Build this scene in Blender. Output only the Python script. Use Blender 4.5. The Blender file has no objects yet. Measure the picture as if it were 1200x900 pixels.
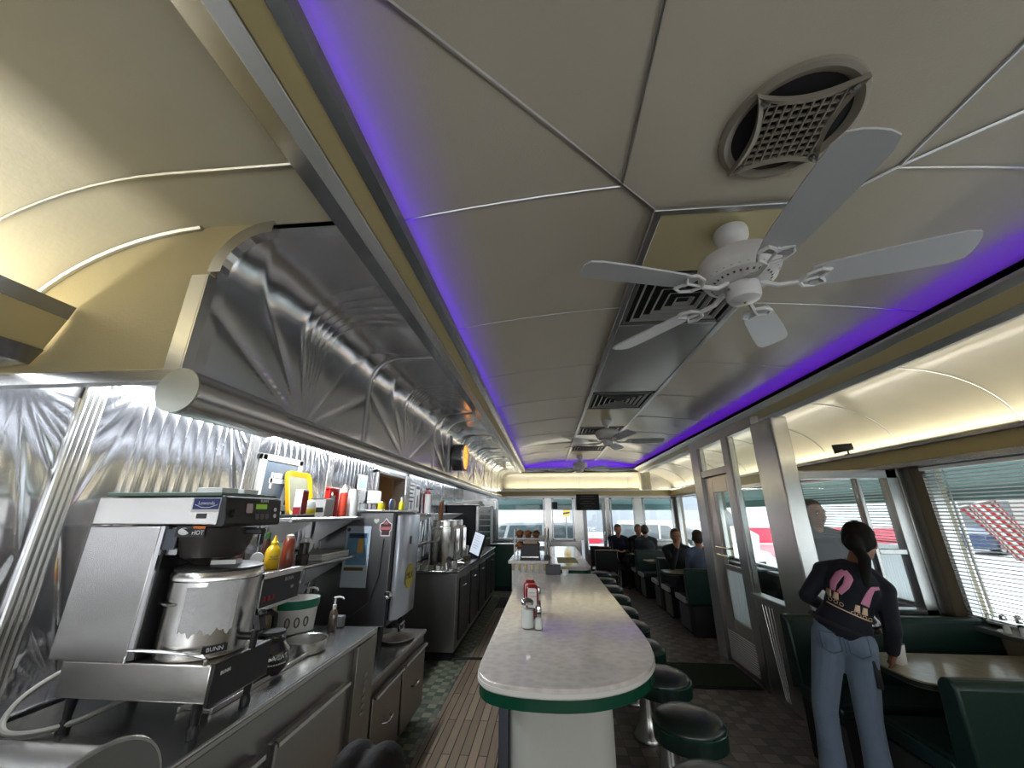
import bpy, bmesh, math, random
from mathutils import Vector, Matrix, Euler
from mathutils.bvhtree import BVHTree
PI = math.pi
R = math.radians
rnd = random.Random(7)
SC = bpy.context.scene
COL = SC.collection

# ------------------------------------------------------------------ materials
MATS = {}
def srgb(h):
    h = h.lstrip('#')
    out = []
    for i in (0, 2, 4):
        c = int(h[i:i+2], 16) / 255
        out.append(c / 12.92 if c <= .04045 else ((c + .055) / 1.055) ** 2.4)
    return tuple(out)

def mat(name, col=(.5, .5, .5), rough=.5, metal=0., emit=None, estr=1., trans=0., bump=0., bscale=60., coat=0.,
        vary=0., vscale=8., stretch=None, alpha=1., ior=1.45, spec=.5, sheen=0.):
    if name in MATS:
        return MATS[name]
    if isinstance(col, str):
        col = srgb(col)
    m = bpy.data.materials.new(name)
    m.use_nodes = True
    nt = m.node_tree
    b = nt.nodes['Principled BSDF']
    b.inputs['Base Color'].default_value = (*col, 1)
    b.inputs['Roughness'].default_value = rough
    b.inputs['Metallic'].default_value = metal
    b.inputs['Transmission Weight'].default_value = trans
    b.inputs['Coat Weight'].default_value = coat
    b.inputs['Coat Roughness'].default_value = .08
    b.inputs['IOR'].default_value = ior
    b.inputs['Specular IOR Level'].default_value = spec
    b.inputs['Alpha'].default_value = alpha
    b.inputs['Sheen Weight'].default_value = sheen
    if emit is not None:
        if isinstance(emit, str):
            emit = srgb(emit)
        b.inputs['Emission Color'].default_value = (*emit, 1)
        b.inputs['Emission Strength'].default_value = estr
    if bump or vary or stretch:
        tc = nt.nodes.new('ShaderNodeTexCoord')
        mp = nt.nodes.new('ShaderNodeMapping')
        nt.links.new(tc.outputs['Object'], mp.inputs['Vector'])
        if stretch:
            mp.inputs['Scale'].default_value = stretch
    if bump:
        n = nt.nodes.new('ShaderNodeTexNoise')
        n.inputs['Scale'].default_value = bscale
        n.inputs['Detail'].default_value = 4
        nt.links.new(mp.outputs[0], n.inputs['Vector'])
        bp = nt.nodes.new('ShaderNodeBump')
        bp.inputs['Strength'].default_value = bump
        bp.inputs['Distance'].default_value = .01
        nt.links.new(n.outputs['Fac'], bp.inputs['Height'])
        nt.links.new(bp.outputs[0], b.inputs['Normal'])
    if vary:
        n = nt.nodes.new('ShaderNodeTexNoise')
        n.inputs['Scale'].default_value = vscale
        n.inputs['Detail'].default_value = 5
        nt.links.new(mp.outputs[0], n.inputs['Vector'])
        mx = nt.nodes.new('ShaderNodeMix')
        mx.data_type = 'RGBA'
        mx.inputs['A'].default_value = (*[c * (1 - vary) for c in col], 1)
        mx.inputs['B'].default_value = (*[min(1, c * (1 + vary)) for c in col], 1)
        nt.links.new(n.outputs['Fac'], mx.inputs['Factor'])
        nt.links.new(mx.outputs['Result'], b.inputs['Base Color'])
    MATS[name] = m
    return m

def brushed(name, col, rough=.25, stretch=(1, 1, 40), bump=.05, bscale=30, metal=1.):
    if name in MATS:
        return MATS[name]
    m = mat(name, col, rough, metal, bump=bump, bscale=bscale, stretch=stretch)
    return m

STEEL = brushed('stainless steel', (.60, .59, .57), .23, (30, 30, 1.2))
STEELH = brushed('stainless steel brushed lengthwise', (.60, .59, .57), .25, (40, 1.2, 40))
STEELD = brushed('dull dark stainless', (.36, .355, .35), .33, (30, 30, 1.5))
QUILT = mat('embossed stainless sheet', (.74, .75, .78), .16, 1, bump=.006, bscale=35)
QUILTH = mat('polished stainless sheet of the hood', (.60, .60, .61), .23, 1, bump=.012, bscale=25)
CHROME = mat('chrome', (.72, .72, .72), .08, 1)
ALU = mat('aluminium trim', (.55, .55, .55), .3, 1, bump=.03, bscale=40)
CREAM = mat('cream enamel', '#c9bd93', .35, bump=.05, bscale=90, coat=.2)
CREAMW = mat('cream enamel of the coves', '#d8d1b8', .33, bump=.06, bscale=60, vary=.06, vscale=5, coat=.15)
CEIL = mat('greyish cream ceiling enamel', '#c9c0ae', .33, bump=.10, bscale=160, vary=.05, vscale=4, coat=.15)
GREENV = mat('dark green vinyl', (.006, .027, .021), .36, bump=.12, bscale=55)
GREENL = mat('green laminate edge', (.004, .060, .032), .25, coat=.3)
BLACKP = mat('black plastic', (.012, .012, .013), .4)
BLACKM = mat('matt black', (.010, .010, .011), .7)
WHITEP = mat('white plastic', (.72, .71, .68), .4)
WHITEE = mat('white fan enamel', (.74, .73, .72), .3, coat=.2)
PAPER = mat('white paper', (.75, .75, .74), .8)
GLASS = mat('clear glass', (1, 1, 1), .0, trans=1, ior=1.45)
GREY = mat('grey painted metal', (.12, .12, .125), .45, .3)
WOODC = mat('dark wood', '#5d4a38', .5, bump=.1, bscale=30, vary=.25, vscale=12, stretch=(8, 1, 8))

def translucent(name, col):
    m = mat(name, col, .8)
    nt = m.node_tree; pb = nt.nodes['Principled BSDF']
    t = nt.nodes.new('ShaderNodeBsdfTranslucent'); t.inputs[0].default_value = (*col, 1)
    mx = nt.nodes.new('ShaderNodeMixShader'); mx.inputs[0].default_value = .6
    nt.links.new(pb.outputs[0], mx.inputs[1]); nt.links.new(t.outputs[0], mx.inputs[2])
    nt.links.new(mx.outputs[0], nt.nodes['Material Output'].inputs[0])
    return m

def pane_mat():
    m = bpy.data.materials.new('window glass')
    m.use_nodes = True
    nt = m.node_tree
    nt.nodes.clear()
    o = nt.nodes.new('ShaderNodeOutputMaterial')
    t = nt.nodes.new('ShaderNodeBsdfTransparent')
    t.inputs[0].default_value = (.93, .96, .95, 1)
    g = nt.nodes.new('ShaderNodeBsdfGlossy')
    g.inputs['Roughness'].default_value = .0
    f = nt.nodes.new('ShaderNodeFresnel')
    f.inputs['IOR'].default_value = 1.5
    mx = nt.nodes.new('ShaderNodeMixShader')
    ge = nt.nodes.new('ShaderNodeNewGeometry')
    inv = nt.nodes.new('ShaderNodeMath'); inv.operation = 'SUBTRACT'; inv.inputs[0].default_value = 1
    nt.links.new(ge.outputs['Backfacing'], inv.inputs[1])
    ml = nt.nodes.new('ShaderNodeMath'); ml.operation = 'MULTIPLY'
    nt.links.new(f.outputs[0], ml.inputs[0]); nt.links.new(inv.outputs[0], ml.inputs[1])
    nt.links.new(ml.outputs[0], mx.inputs[0])
    nt.links.new(t.outputs[0], mx.inputs[1])
    nt.links.new(g.outputs[0], mx.inputs[2])
    nt.links.new(mx.outputs[0], o.inputs[0])
    return m
PANE = pane_mat()

# ------------------------------------------------------------------ mesh builder
class B:
    def __init__(s):
        s.bm = bmesh.new()
    def bb(s, x0, x1, y0, y1, z0, z1):
        v = [s.bm.verts.new(p) for p in ((x0, y0, z0), (x1, y0, z0), (x1, y1, z0), (x0, y1, z0),
                                         (x0, y0, z1), (x1, y0, z1), (x1, y1, z1), (x0, y1, z1))]
        for f in ((3, 2, 1, 0), (4, 5, 6, 7), (0, 1, 5, 4), (1, 2, 6, 5), (2, 3, 7, 6), (3, 0, 4, 7)):
            s.bm.faces.new([v[i] for i in f])
        return s
    def box(s, c, d, rot=None):
        k = len(s.bm.verts)
        s.bm.verts.ensure_lookup_table()
        s.bb(-d[0]/2, d[0]/2, -d[1]/2, d[1]/2, -d[2]/2, d[2]/2)
        s.bm.verts.ensure_lookup_table()
        m = Matrix.Translation(c)
        if rot is not None:
            m = m @ (rot.to_4x4() if isinstance(rot, Matrix) else Euler(rot).to_matrix().to_4x4())
        for v in s.bm.verts[k:]:
            v.co = m @ v.co
        return s
    def ring(s, c, ax, r, n, ref=None, squash=1.):
        ax = Vector(ax).normalized()
        if ref is None:
            ref = Vector((0, 0, 1)) if abs(ax.z) < .9 else Vector((1, 0, 0))
        a = ax.cross(ref).normalized()
        b = ax.cross(a).normalized()
        return [s.bm.verts.new(Vector(c) + a*r*math.cos(2*PI*i/n) + b*r*squash*math.sin(2*PI*i/n)) for i in range(n)]
    def bridge(s, r0, r1, flip=False):
        n = len(r0)
        for i in range(n):
            f = [r0[i], r0[(i+1) % n], r1[(i+1) % n], r1[i]]
            s.bm.faces.new(f[::-1] if flip else f)
    def cyl(s, p0, p1, r, r2=None, n=16, caps=True):
        p0, p1 = Vector(p0), Vector(p1)
        ax = p1 - p0
        a = s.ring(p0, ax, r, n)
        b = s.ring(p1, ax, r if r2 is None else r2, n)
        s.bridge(a, b, True)
        if caps:
            s.bm.faces.new(a)
            s.bm.faces.new(b[::-1])
        return s
    def tube(s, pts, r, n=8, closed=False):
        pts = [Vector(p) for p in pts]
        rs = r if isinstance(r, (list, tuple)) else [r]*len(pts)
        prev = None
        rings = []
        N = len(pts)
        for i, p in enumerate(pts):
            if closed:
                t = pts[(i+1) % N] - pts[i-1]
            else:
                t = pts[min(i+1, N-1)] - pts[max(i-1, 0)]
            t.normalize()
            if prev is None:
                ref = Vector((0, 0, 1)) if abs(t.z) < .9 else Vector((1, 0, 0))
                a = t.cross(ref).normalized()
            else:
                a = (prev - t*prev.dot(t)).normalized()
            b = t.cross(a)
            prev = a
            rings.append([s.bm.verts.new(p + a*rs[i]*math.cos(2*PI*k/n) + b*rs[i]*math.sin(2*PI*k/n)) for k in range(n)])
        for i in range(N-1):
            s.bridge(rings[i], rings[i+1])
        if closed:
            s.bridge(rings[-1], rings[0])
        else:
            s.bm.faces.new(rings[0][::-1])
            s.bm.faces.new(rings[-1])
        return s
    def lathe(s, prof, c=(0, 0, 0), n=24, ax='z'):
        rings = []
        def P(r, h, a):
            if ax == 'z':
                q = (r*math.cos(a), r*math.sin(a), h)
            elif ax == 'y':
                q = (r*math.cos(a), h, -r*math.sin(a))
            else:
                q = (h, r*math.cos(a), r*math.sin(a))
            return Vector(c) + Vector(q)
        for r, h in prof:
            if r < 1e-6:
                rings.append([s.bm.verts.new(P(0, h, 0))])
            else:
                rings.append([s.bm.verts.new(P(r, h, 2*PI*i/n)) for i in range(n)])
        for a, b in zip(rings, rings[1:]):
            for i in range(n):
                j = (i+1) % n
                if len(a) == 1 and len(b) == 1:
                    continue
                if len(a) == 1:
                    f = [a[0], b[j], b[i]][::-1]
                    f = [a[0], b[i], b[j]][::-1]
                elif len(b) == 1:
                    f = [a[i], a[j], b[0]]
                else:
                    f = [a[i], a[j], b[j], b[i]]
                s.bm.faces.new(f)
        return s
    def prism(s, poly, h0, h1, ax='z'):
        def P(p, h):
            return {'z': (p[0], p[1], h), 'y': (p[0], h, p[1]), 'x': (h, p[0], p[1])}[ax]
        a = [s.bm.verts.new(P(p, h0)) for p in poly]
        b = [s.bm.verts.new(P(p, h1)) for p in poly]
        s.bridge(a, b)
        s.bm.faces.new(a[::-1])
        s.bm.faces.new(b)
        return s
    def sph(s, c, r, n=16, m=10, rot=None):
        if not isinstance(r, (list, tuple)):
            r = (r, r, r)
        M = Matrix.Translation(c) @ (Euler(rot).to_matrix().to_4x4() if rot is not None and not isinstance(rot, Matrix) else (rot.to_4x4() if rot is not None else Matrix()))
        rings = []
        for j in range(m+1):
            t = PI*j/m
            if j in (0, m):
                rings.append([s.bm.verts.new(M @ Vector((0, 0, -r[2]*math.cos(t))))])
            else:
                rings.append([s.bm.verts.new(M @ Vector((r[0]*math.sin(t)*math.cos(2*PI*i/n), r[1]*math.sin(t)*math.sin(2*PI*i/n), -r[2]*math.cos(t)))) for i in range(n)])
        for a, b in zip(rings, rings[1:]):
            for i in range(n):
                j = (i+1) % n
                if len(a) == 1:
                    s.bm.faces.new([a[0], b[j], b[i]])
                elif len(b) == 1:
                    s.bm.faces.new([a[i], a[j], b[0]])
                else:
                    s.bm.faces.new([a[i], a[j], b[j], b[i]])
        return s
    def grid(s, f, nu, nv):
        V = [[s.bm.verts.new(f(i/nu, j/nv)) for j in range(nv+1)] for i in range(nu+1)]
        for i in range(nu):
            for j in range(nv):
                s.bm.faces.new([V[i][j], V[i+1][j], V[i+1][j+1], V[i][j+1]])
        return s
    def sweep(s, prof, h0, h1, ax='y', closed=False):
        # open or closed profile swept straight along an axis (prof in the two other axes)
        def P(p, h):
            return {'z': (p[0], p[1], h), 'y': (p[0], h, p[1]), 'x': (h, p[0], p[1])}[ax]
        a = [s.bm.verts.new(P(p, h0)) for p in prof]
        b = [s.bm.verts.new(P(p, h1)) for p in prof]
        n = len(prof)
        for i in range(n if closed else n-1):
            j = (i+1) % n
            s.bm.faces.new([a[i], a[j], b[j], b[i]])
        return s
    def text(s, body, size, m, extrude=.0006, align='CENTER'):
        cu = bpy.data.curves.new('t', 'FONT')
        cu.body = body
        cu.size = size
        cu.extrude = extrude
        cu.align_x = align
        cu.align_y = 'CENTER'
        cu.resolution_u = 2
        o = bpy.data.objects.new('t', cu)
        COL.objects.link(o)
        dg = bpy.context.evaluated_depsgraph_get()
        me = bpy.data.meshes.new_from_object(o.evaluated_get(dg))
        k = len(s.bm.verts)
        s.bm.from_mesh(me)
        s.bm.verts.ensure_lookup_table()
        for v in s.bm.verts[k:]:
            v.co = m @ v.co
        bpy.data.objects.remove(o)
        bpy.data.curves.remove(cu)
        bpy.data.meshes.remove(me)
        return s
    def xf(s, m, start=0):
        s.bm.verts.ensure_lookup_table()
        for v in s.bm.verts[start:]:
            v.co = m @ v.co
        return s

def smooth(pts, n=6):
    P = [Vector(p) for p in pts]; out = []
    for i in range(len(P)-1):
        a, b_, c, d = P[max(i-1, 0)], P[i], P[i+1], P[min(i+2, len(P)-1)]
        for k in range(n):
            t = k/n
            out.append(.5*((2*b_) + (c-a)*t + (2*a-5*b_+4*c-d)*t*t + (3*b_-a-3*c+d)*t**3))
    return out + [P[-1]]

def root_of(o):
    while o.parent is not None:
        o = o.parent
    return o

def obj(name, b, m, parent=None, bev=0, ang=35, label=None, recalc=True, flat=False, mods=()):
    bm = b.bm
    if recalc:
        bmesh.ops.recalc_face_normals(bm, faces=bm.faces[:])
    if parent is not None:
        d = root_of(parent).location
        if d.length > 0:
            bmesh.ops.translate(bm, verts=bm.verts[:], vec=-d)
    me = bpy.data.meshes.new(name)
    bm.to_mesh(me)
    bm.free()
    if not flat:
        me.shade_smooth()
        me.set_sharp_from_angle(angle=R(ang))
    for k in (m if isinstance(m, (list, tuple)) else [m]):
        me.materials.append(k)
    o = bpy.data.objects.new(name, me)
    COL.objects.link(o)
    if parent is not None:
        o.parent = parent
    if bev:
        md = o.modifiers.new('bevel', 'BEVEL')
        md.width = bev
        md.segments = 2
        md.limit_method = 'ANGLE'
        md.angle_limit = R(40)
    if label:
        o['label'] = label
    return o

def thing(name, label, cat, loc=(0, 0, 0), group=None):
    o = bpy.data.objects.new(name, None)
    COL.objects.link(o)
    o.location = loc
    o.empty_display_size = .05
    return tag(o, label, cat, group)

def tag(o, label, cat, group=None, kind=None):
    o['label'] = label
    o['category'] = cat
    if group:
        o['group'] = group
    if kind:
        o['kind'] = kind
    return o

def struct(name, b, m, bev=0, parent=None, label=None, cat=None, **k):
    o = obj(name, b, m, parent, bev, **k)
    if parent is None:
        o['kind'] = 'structure'
        o['label'] = label or name.replace('_', ' ')
        o['category'] = cat or name.split('_')[0]
    return o

def dup(root, loc, rotz=0, label=None, group=None):
    r = root.copy()
    COL.objects.link(r)
    r.location = loc
    r.rotation_euler = (0, 0, rotz)
    if label:
        r['label'] = label
    if group:
        r['group'] = group
    for ch in list(root.children):
        c = ch.copy()
        COL.objects.link(c)
        c.parent = r
        for g in ch.children:
            d = g.copy()
            COL.objects.link(d)
            d.parent = c
    return r

def place(root, loc, rotz=0):
    root.location = loc
    root.rotation_euler = (0, 0, rotz)
    return root

def facing(origin, n, up=(0, 0, 1)):
    """matrix whose local x reads rightwards, y up, z towards n - for lettering on a surface that faces n"""
    n = Vector(n).normalized()
    up = Vector(up)
    x = up.cross(n).normalized()
    y = n.cross(x).normalized()
    M = Matrix((x, y, n)).transposed().to_4x4()
    M.translation = Vector(origin)
    return M

def rrect(x0, x1, y0, y1, r, n=5):
    out = []
    for cx, cy, a0 in ((x1-r, y0+r, -90), (x1-r, y1-r, 0), (x0+r, y1-r, 90), (x0+r, y0+r, 180)):
        for i in range(n+1):
            a = R(a0 + 90*i/n)
            out.append((cx + r*math.cos(a), cy + r*math.sin(a)))
    return out

def area(name, loc, sx, sy, power, col=(1, 1, 1), d=(0, 0, -1), spread=180):
    L = bpy.data.lights.new(name, 'AREA')
    L.shape = 'RECTANGLE'
    L.size = sx
    L.size_y = sy
    L.energy = power
    L.color = col
    L.spread = R(spread)
    o = bpy.data.objects.new(name, L)
    COL.objects.link(o)
    o.location = loc
    o.rotation_euler = Vector(d).to_track_quat('-Z', 'Y').to_euler()
    return o
# ------------------------------------------------------------------ room shell
XL, XR, YE, YB = -1.80, 3.10, 10.0, -1.9
def tile_mat(name, cols, size, gap=.04, rough=.35, rot=0, contrast=1.):
    m = bpy.data.materials.new(name)
    m.use_nodes = True
    nt = m.node_tree
    b = nt.nodes['Principled BSDF']
    tc = nt.nodes.new('ShaderNodeTexCoord')
    mp = nt.nodes.new('ShaderNodeMapping')
    mp.inputs['Rotation'].default_value = (0, 0, rot)
    nt.links.new(tc.outputs['Object'], mp.inputs[0])
    sn = nt.nodes.new('ShaderNodeVectorMath'); sn.operation = 'DIVIDE'
    sn.inputs[1].default_value = (size, size, size)
    nt.links.new(mp.outputs[0], sn.inputs[0])
    fl = nt.nodes.new('ShaderNodeVectorMath'); fl.operation = 'FLOOR'
    nt.links.new(sn.outputs[0], fl.inputs[0])
    wn = nt.nodes.new('ShaderNodeTexWhiteNoise'); wn.noise_dimensions = '2D'
    nt.links.new(fl.outputs[0], wn.inputs['Vector'])
    # checker parity
    ck = nt.nodes.new('ShaderNodeTexChecker')
    ck.inputs['Scale'].default_value = 1.0
    off = nt.nodes.new('ShaderNodeVectorMath'); off.operation = 'ADD'
    off.inputs[1].default_value = (.0, .0, .31)
    nt.links.new(sn.outputs[0], off.inputs[0])
    nt.links.new(off.outputs[0], ck.inputs['Vector'])
    mul = nt.nodes.new('ShaderNodeMath'); mul.operation = 'MULTIPLY'; mul.inputs[1].default_value = .55
    nt.links.new(wn.outputs['Value'], mul.inputs[0])
    ml2 = nt.nodes.new('ShaderNodeMath'); ml2.operation = 'MULTIPLY_ADD'; ml2.inputs[1].default_value = .45
    nt.links.new(ck.outputs['Fac'], ml2.inputs[0])
    nt.links.new(mul.outputs[0], ml2.inputs[2])
    rp = nt.nodes.new('ShaderNodeValToRGB')
    rp.color_ramp.elements[0].color = (*srgb(cols[0]), 1)
    rp.color_ramp.elements[1].color = (*srgb(cols[-1]), 1)
    for i, c in enumerate(cols[1:-1]):
        e = rp.color_ramp.elements.new((i+1)/(len(cols)-1))
        e.color = (*srgb(c), 1)
    nt.links.new(ml2.outputs[0], rp.inputs[0])
    fr = nt.nodes.new('ShaderNodeVectorMath'); fr.operation = 'FRACTION'
    nt.links.new(sn.outputs[0], fr.inputs[0])
    sp = nt.nodes.new('ShaderNodeSeparateXYZ')
    nt.links.new(fr.outputs[0], sp.inputs[0])
    def edge(sock):
        a = nt.nodes.new('ShaderNodeMath'); a.operation = 'LESS_THAN'; a.inputs[1].default_value = gap
        nt.links.new(sock, a.inputs[0])
        return a.outputs[0]
    mxx = nt.nodes.new('ShaderNodeMath'); mxx.operation = 'MAXIMUM'
    nt.links.new(edge(sp.outputs[0]), mxx.inputs[0])
    nt.links.new(edge(sp.outputs[1]), mxx.inputs[1])
    mx = nt.nodes.new('ShaderNodeMix'); mx.data_type = 'RGBA'
    mx.inputs['B'].default_value = (*srgb('#2b2723'), 1)
    nt.links.new(mxx.outputs[0], mx.inputs['Factor'])
    nt.links.new(rp.outputs[0], mx.inputs['A'])
    nt.links.new(mx.outputs['Result'], b.inputs['Base Color'])
    b.inputs['Roughness'].default_value = rough
    return m

TILE = tile_mat('small square floor tiles', ['#55504b', '#68615a', '#7d756d', '#90877d'], .10, .035, .38)
TILEG = tile_mat('green and buff checker tiles', ['#3c4a3d', '#4a5848', '#7a7a66', '#8a876f'], .075, .03, .45)
b = B(); b.bb(XL-.05, XR+.05, YB, YE+.05, -.12, 0)
struct('floor', b, TILE, label='grey brown mosaic tile floor of the customer aisle', cat='floor')
b = B(); b.bb(XL, -.93, 2.0, 9.9, 0, .004)
struct('floor_behind_counter', b, TILEG, label='green and buff checker tile strip beside the steel cabinets', cat='floor')

# ceiling: shallow barrel between the two light coves
CX, CW = .77, 1.33
def cz(x):
    return 2.60 + .115*(1-((x-CX)/CW)**2)
b = B()
b.grid(lambda u, v: Vector((CX-CW+2*CW*u, -.5+9.95*v, cz(CX-CW+2*CW*u))), 24, 4)
o = struct('ceiling', b, CEIL, label='greyish cream curved enamel ceiling', cat='ceiling', ang=80)

b = B(); b.bb(-.6, 2.15, 9.44, 9.47, 2.46, 2.80); struct('trim_19', b, CEIL, label='ceiling end board above the purple light, far end', cat='trim')
def seam(pts, name, m=ALU, r=.006):
    b = B(); b.tube(pts, r, 6)
    return struct(name, b, m, label='thin metal seam strip between ceiling panels', cat='trim')
k = 0
SX0, SX1 = .475, 1.125
for i in range(9):
    y = 1.15 + .92*i
    for a, c in ((-.54, .31 if i == 0 else SX0), (1.26 if i == 0 else SX1, 2.08)):
        seam([(a+(c-a)*t/6, y, cz(a+(c-a)*t/6)-.001) for t in range(7)], 'trim_%d' % (20+k), ALU if i == 0 else ALU, .0045 if i == 0 else .0032); k += 1
for s in (-1, 1):
    xx = lambda d: CX + s*(d-.0)
    pa = [(SX0 if s < 0 else SX1, 1.29), (.31 if s < 0 else 1.26, 1.14)]
    px_, py_ = pa[1]
    end = (-.52, .32) if s < 0 else (2.06, .34)
    seam([(pa[0][0]+(px_-pa[0][0])*t/3, pa[0][1]+(py_-pa[0][1])*t/3, cz(px_)-.002) for t in range(4)], 'trim_%d' % (20+k)); k += 1
    seam([(px_+(end[0]-px_)*t/6, py_+(end[1]-py_)*t/6, cz(px_+(end[0]-px_)*t/6)-.002) for t in range(7)], 'trim_%d' % (20+k)); k += 1
    seam([(px_, py_, cz(px_)-.001), (px_, -.45, cz(px_)-.001)], 'trim_%d' % (20+k)); k += 1
for xx in (SX0, SX1):
    b = B(); b.bb(xx-.018, xx+.018, 1.285, 9.1, 2.683, 2.70)
    struct('trim_%d' % (20+k), b, ALU, .004, label='flat metal moulding along the middle strip of the ceiling', cat='trim'); k += 1
b = B(); b.bb(SX0-.018, SX1+.018, 1.27, 1.30, 2.683, 2.70)
struct('trim_%d' % (20+k), b, ALU, .004, label='metal moulding closing the near end of the middle ceiling strip', cat='trim'); k += 1
# middle strip panels
STRIP = [(1.30, 1.70, 'c'), (2.28, 3.72, 's'), (4.40, 5.35, 'c'), (5.95, 7.0, 's'), (7.6, 8.9, 'c')]
PANELS = mat('satin metal ceiling panel', (.56, .55, .53), .3, 1, bump=.05, bscale=14, vary=.06, vscale=3)
for i, (y0, y1, t) in enumerate(STRIP):
    b = B(); b.bb(SX0+.005, SX1-.005, y0, y1, 2.690, 2.712)
    struct('ceiling_panel_%d' % (i+1), b, CREAM if t == 'c' else PANELS, .003, label='flat panel of the middle ceiling strip', cat='ceiling panel')

# trims along the edge of the raised ceiling
STRIPM = brushed('polished trim steel', (.60, .59, .57), .36, (40, 1.5, 40))
STRIPD = brushed('dark trim steel', (.34, .34, .34), .24, (40, 1.5, 40))
CREAMT = mat('yellowish cream trim band', '#cdbb88', .4, bump=.03, bscale=60)
def pr(name, prof, m, y0=-.6, y1=9.32, label=''):
    b = B(); b.prism(prof, y0, y1, 'y')
    struct(name, b, m, .002, label=label, cat='trim')
pr('trim_1', [(-.70, 2.508), (-.70, 2.49), (-.622, 2.466), (-.622, 2.50)], STRIPD, label='dark steel strip beside the wall cove, counter side')
pr('trim_2', [(-.622, 2.50), (-.622, 2.462), (-.572, 2.462), (-.572, 2.50)], STRIPM, label='bright steel strip beside the cream band, counter side')
pr('trim_3', [(-.572, 2.50), (-.572, 2.470), (-.508, 2.474), (-.508, 2.50)], CREAMT, label='cream band along the ceiling edge, counter side')
pr('trim_4', [(-.508, 2.51), (-.508, 2.470), (-.480, 2.495), (-.474, 2.535)], STRIPD, label='steel lip below the purple light, counter side')
pr('trim_5', [(2.022, 2.53), (2.024, 2.515), (2.075, 2.492), (2.085, 2.505)], STRIPM, label='steel lip below the purple light, booth side')
pr('trim_6', [(2.075, 2.52), (2.075, 2.494), (2.165, 2.447), (2.165, 2.48)], CREAMT, label='cream band along the ceiling edge, booth side')
pr('trim_7', [(2.165, 2.48), (2.165, 2.444), (2.215, 2.42), (2.215, 2.46)], STRIPM, label='steel strip below the cream band, booth side')
PERF = mat('perforated white strip', (.7, .7, .68), .45, bump=.6, bscale=220)
pr('trim_8', [(2.215, 2.46), (2.215, 2.42), (2.245, 2.42), (2.245, 2.50)], PERF, label='perforated pale strip beside the cove, booth side')
b = B(); b.prism([(9.30, 2.56), (9.30, 2.50), (9.38, 2.455), (9.47, 2.455), (9.47, 2.52)], -.60, 2.20, 'x')
struct('trim_9', b, STRIPD, .002, label='steel and cream band across the far end of the ceiling', cat='trim')
b = B(); b.prism([(9.372, 2.47), (9.372, 2.45), (9.44, 2.45), (9.44, 2.47)], -.58, 2.18, 'x')
struct('trim_10', b, CREAMT, .001, label='cream inlay across the far end of the ceiling', cat='trim')
b = B(); b.bb(-.6, 2.2, -.56, -.5, 2.45, 2.62)
struct('trim_11', b, STRIPD, label='steel band across the near end of the ceiling', cat='trim')

# coves
def arc(cx, cz_, a, h, t0, t1, n=14):
    return [(cx + a*math.cos(R(t0+(t1-t0)*i/n)), cz_ + h*math.sin(R(t0+(t1-t0)*i/n))) for i in range(n+1)]
covL = [(-.68, 2.505)] + arc(-1.10, 2.05, .70, .455, 90, 180)
covR = [(2.235, 2.495)] + arc(2.38, 2.05, .70, .45, 90, 0)
b = B(); b.sweep(covL, YB, 1.02)
struct('cove_left_near', b, CREAMW, label='curved cream cove above the brewer, lit from the light trough', cat='cove', ang=60)
b = B(); b.sweep(covR, YB, YE)
struct('cove_right', b, CREAMW, label='curved cream cove above the booth windows', cat='cove', ang=60)
def endc(t0, t1):
    return [(9.45, 2.50)] + [(9.55 + .43*math.sin(R(90*i/10)), 2.07 + .43*math.cos(R(90*i/10))) for i in range(11)]
b = B(); b.sweep(endc(0, 0), -1.12, 2.42, 'x')
struct('cove_end', b, CREAMW, label='curved cream cove above the far windows', cat='cove', ang=60)
for i, y in enumerate((.79, -.16)):
    b = B(); b.tube([(x, y, z-.003) for x, z in covL], .0055, 6)
    struct('trim_%d' % (70+i), b, ALU, label='curved metal seam on the cream cove, counter side', cat='trim')
b = B(); b.tube([(x, 1.005, z-.004) for x, z in covL[2:]], .010, 6)
struct('trim_72', b, ALU, label='curved metal edge where the cove meets the hood end panel', cat='trim')
for i, y in enumerate((.9, 1.8, 2.7, 3.62, 4.5, 5.4, 6.3, 7.2, 8.1, 9.0)):
    b = B(); b.tube([(x, y, z-.002) for x, z in covR], .0045, 6)
    struct('trim_%d' % (73+i), b, ALU, label='curved metal seam on the cream cove, booth side', cat='trim')
for i, x in enumerate((-.45, .82, 2.0)):
    b = B(); b.tube([(x, y, z-.002) for y, z in endc(0, 0)], .005, 6)
    struct('trim_%d' % (84+i), b, ALU, label='curved metal seam on the end cove', cat='trim')

# walls
WLM = brushed('plain steel wall sheet', (.42, .42, .42), .3, (1, 25, 1.2))
b = B(); b.bb(XL-.12, XL-.015, YB, 4.06, 0, 2.6); b.bb(XL-.12, XL-.015, 4.06, 5.0, 0, 1.50); b.bb(XL-.12, XL-.015, 4.06, 5.0, 2.0, 2.6)
b.bb(XL-.12, XL-.015, 5.0, YE, 0, 2.6)
struct('wall_left', b, WLM, label='steel clad wall behind the counter with a pass-through opening', cat='wall')
WSC = mat('cream laminate wainscot', '#b3a78c', .4, bump=.04, bscale=40)
b = B(); b.bb(XR, XR+.12, YB, YE+.1, -.4, .80); b.bb(XR, XR+.12, YB, YE+.1, 2.0, 2.6)
for y in (-1.5, .88, 3.6, 5.7, 7.65, 9.95):
    b.bb(XR, XR+.12, y-.09, y+.09, .78, 2.02)
struct('wall_right', b, WSC, label='cream laminate wall below the booth windows', cat='wall')
b = B(); b.bb(XL-.12, XR+.12, YB-.12, YB, 0, .8); b.bb(XL-.12, XR+.12, YB-.12, YB, 1.95, 2.7)  # unseen wall, left open above the sill to add daylight from behind
for x in (XL, -.3, 1.5, XR):
    b.bb(x-.08, x+.08, YB-.12, YB, .8, 1.95)
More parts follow.
